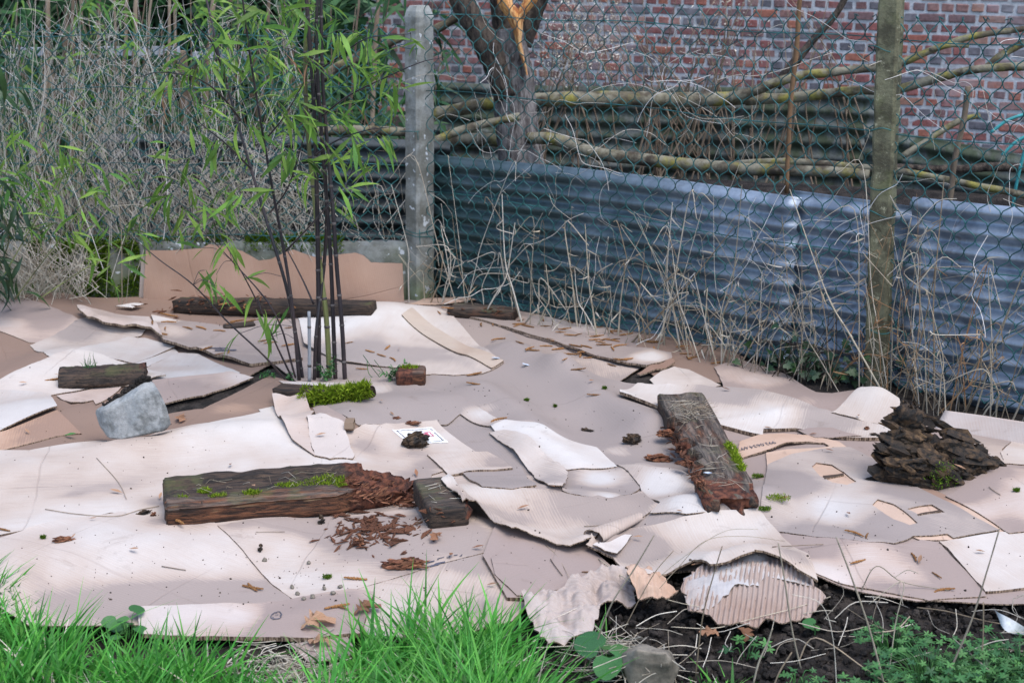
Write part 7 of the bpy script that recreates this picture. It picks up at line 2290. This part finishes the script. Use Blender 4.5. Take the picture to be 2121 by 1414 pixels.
for a, b in (((.08, .1), (.92, .1)), ((.92, .1), (.92, .9)), ((.92, .9), (.08, .9)), ((.08, .9), (.08, .1))): uvline(a, b, .02, mb=mb)
mb.build('border', M_INK, stk)
mb = MB()   # stemmed glass lying sideways: bowl, stem, foot
for a, b, w in (((.82, .32), (.66, .34), .03), ((.82, .58), (.66, .56), .03), ((.81, .32), (.81, .58), .03), ((.70, .36), (.70, .54), .08), ((.64, .42), (.64, .48), .06), ((.62, .45), (.40, .45), .03), ((.39, .34), (.39, .56), .03)): uvline(a, b, w, mb=mb)
mb.build('glass_sign', M_PINK, stk)
def draped_text(txt, px, py, size_px, ang_px, parent, mat, flip=False, bend=0.0):
    """lettering lying on the sheet; ang_px is the baseline direction in the picture (degrees), unprojected to the ground"""
    c = bpy.data.curves.new('lettering', 'FONT'); c.body = txt; c.size = 1.0; c.align_x = 'CENTER'; c.align_y = 'CENTER'; c.resolution_u = 2
    o = bpy.data.objects.new('lettering', c); COL.objects.link(o)
    dg = bpy.context.evaluated_depsgraph_get()
    me = bpy.data.meshes.new_from_object(o.evaluated_get(dg)); bpy.data.objects.remove(o)
    a = math.radians(ang_px)
    P0 = onH(px, py); P1 = onH(px + 20 * math.cos(a), py + 20 * math.sin(a))
    ex = (P1 - P0); ex.z = 0; ex.normalize(); ey = Vector((-ex.y, ex.x, 0))
    s = size_px * P0.y / FPX
    for v in me.vertices:
        x, y = v.co.x, v.co.y
        y += bend * x * x
        Q = P0 + ex * x * s + ey * y * s * 1.3
        Q.z = float(samp(TOP, Q.x, Q.y)) + .0022
        v.co = Q
    me.materials.clear(); me.materials.append(mat)
    return place('lettering', me, parent)
byl = {o.get('label'): o for o in COL.objects if o.get('label')}
peach = byl['curved peach strip stamped with a faded number']
tx = r6((690, 838))[0]
draped_text('993.0634.697', tx[0], tx[1], 17, 180 - 14, peach, M_INK, bend=-.012)
draped_text('20', 573, 1275, 9, 4, strip, M_INK)
mb = MB()
P0 = onH(573, 1275); sc_ = 12 * P0.y / FPX
def ring_arc(pts):
    V = []
    for i, (x, y) in enumerate(pts):
        d = Vector((pts[min(i + 1, len(pts) - 1)][0] - pts[max(i - 1, 0)][0], pts[min(i + 1, len(pts) - 1)][1] - pts[max(i - 1, 0)][1])).normalized()
        w = .10 if i < len(pts) - 2 else (.22 if i == len(pts) - 2 else .01)
        for s in (-1, 1):
            Q = P0 + Vector(((x - d.y * s * w) * sc_, (y + d.x * s * w) * sc_ * 1.5, 0)); Q.z = float(samp(TOP, Q.x, Q.y)) + .0022; V.append(Q)
    b = len(mb.v); mb.v.extend(V)
    for i in range(len(pts) - 1): mb.f.append((b + 2 * i, b + 2 * i + 1, b + 2 * i + 3, b + 2 * i + 2)); mb.m.append(0)
for k in range(3):
    c, s = math.cos(k * 2.0944), math.sin(k * 2.0944)
    base_ = [(-.62, -.86), (-.2, -.86), (.3, -.86), (.78, -.80), (.98, -.55), (.86, -.25), (.82, -.2), (.72, -.02)]
    ring_arc([(x * c - y * s, x * s + y * c) for x, y in base_])
mb.build('recycling_mark', M_INK, strip)
def ink_bars(label, bars):
    par = byl[label]
    mb = MB()
    for x0, y0, x1, y1, w in bars:
        n = 8
        b = len(mb.v)
        for i in range(n + 1):
            q = i / n
            for s in (-1, 1):
                P = onH(x0 + (x1 - x0) * q, y0 + (y1 - y0) * q + s * w / 2); P.z = float(samp(TOP, P.x, P.y)) + .0022; mb.v.append(P)
        for i in range(n): mb.f.append((b + 2 * i, b + 2 * i + 1, b + 2 * i + 3, b + 2 * i + 2)); mb.m.append(0)
    mb.build('printed_marks', M_INK, par)
ink_bars('cream sheet under the heap of red rotten crumbs', [(884, 1176, 922, 1165, 4), (884, 1168, 900, 1163, 3), (906, 1160, 920, 1155, 1.6), (925, 1156, 932, 1154, 1.6), (940, 1152, 948, 1150, 1.6), (952, 1153, 958, 1151, 1.6)])
ink_bars('mauve sheet with thick dark layered front edge behind the bamboo foot', [(432, 722, 470, 722, 2.5), (445, 727, 490, 726, 2.5), (455, 719, 462, 730, 2), (470, 719, 476, 730, 2)])
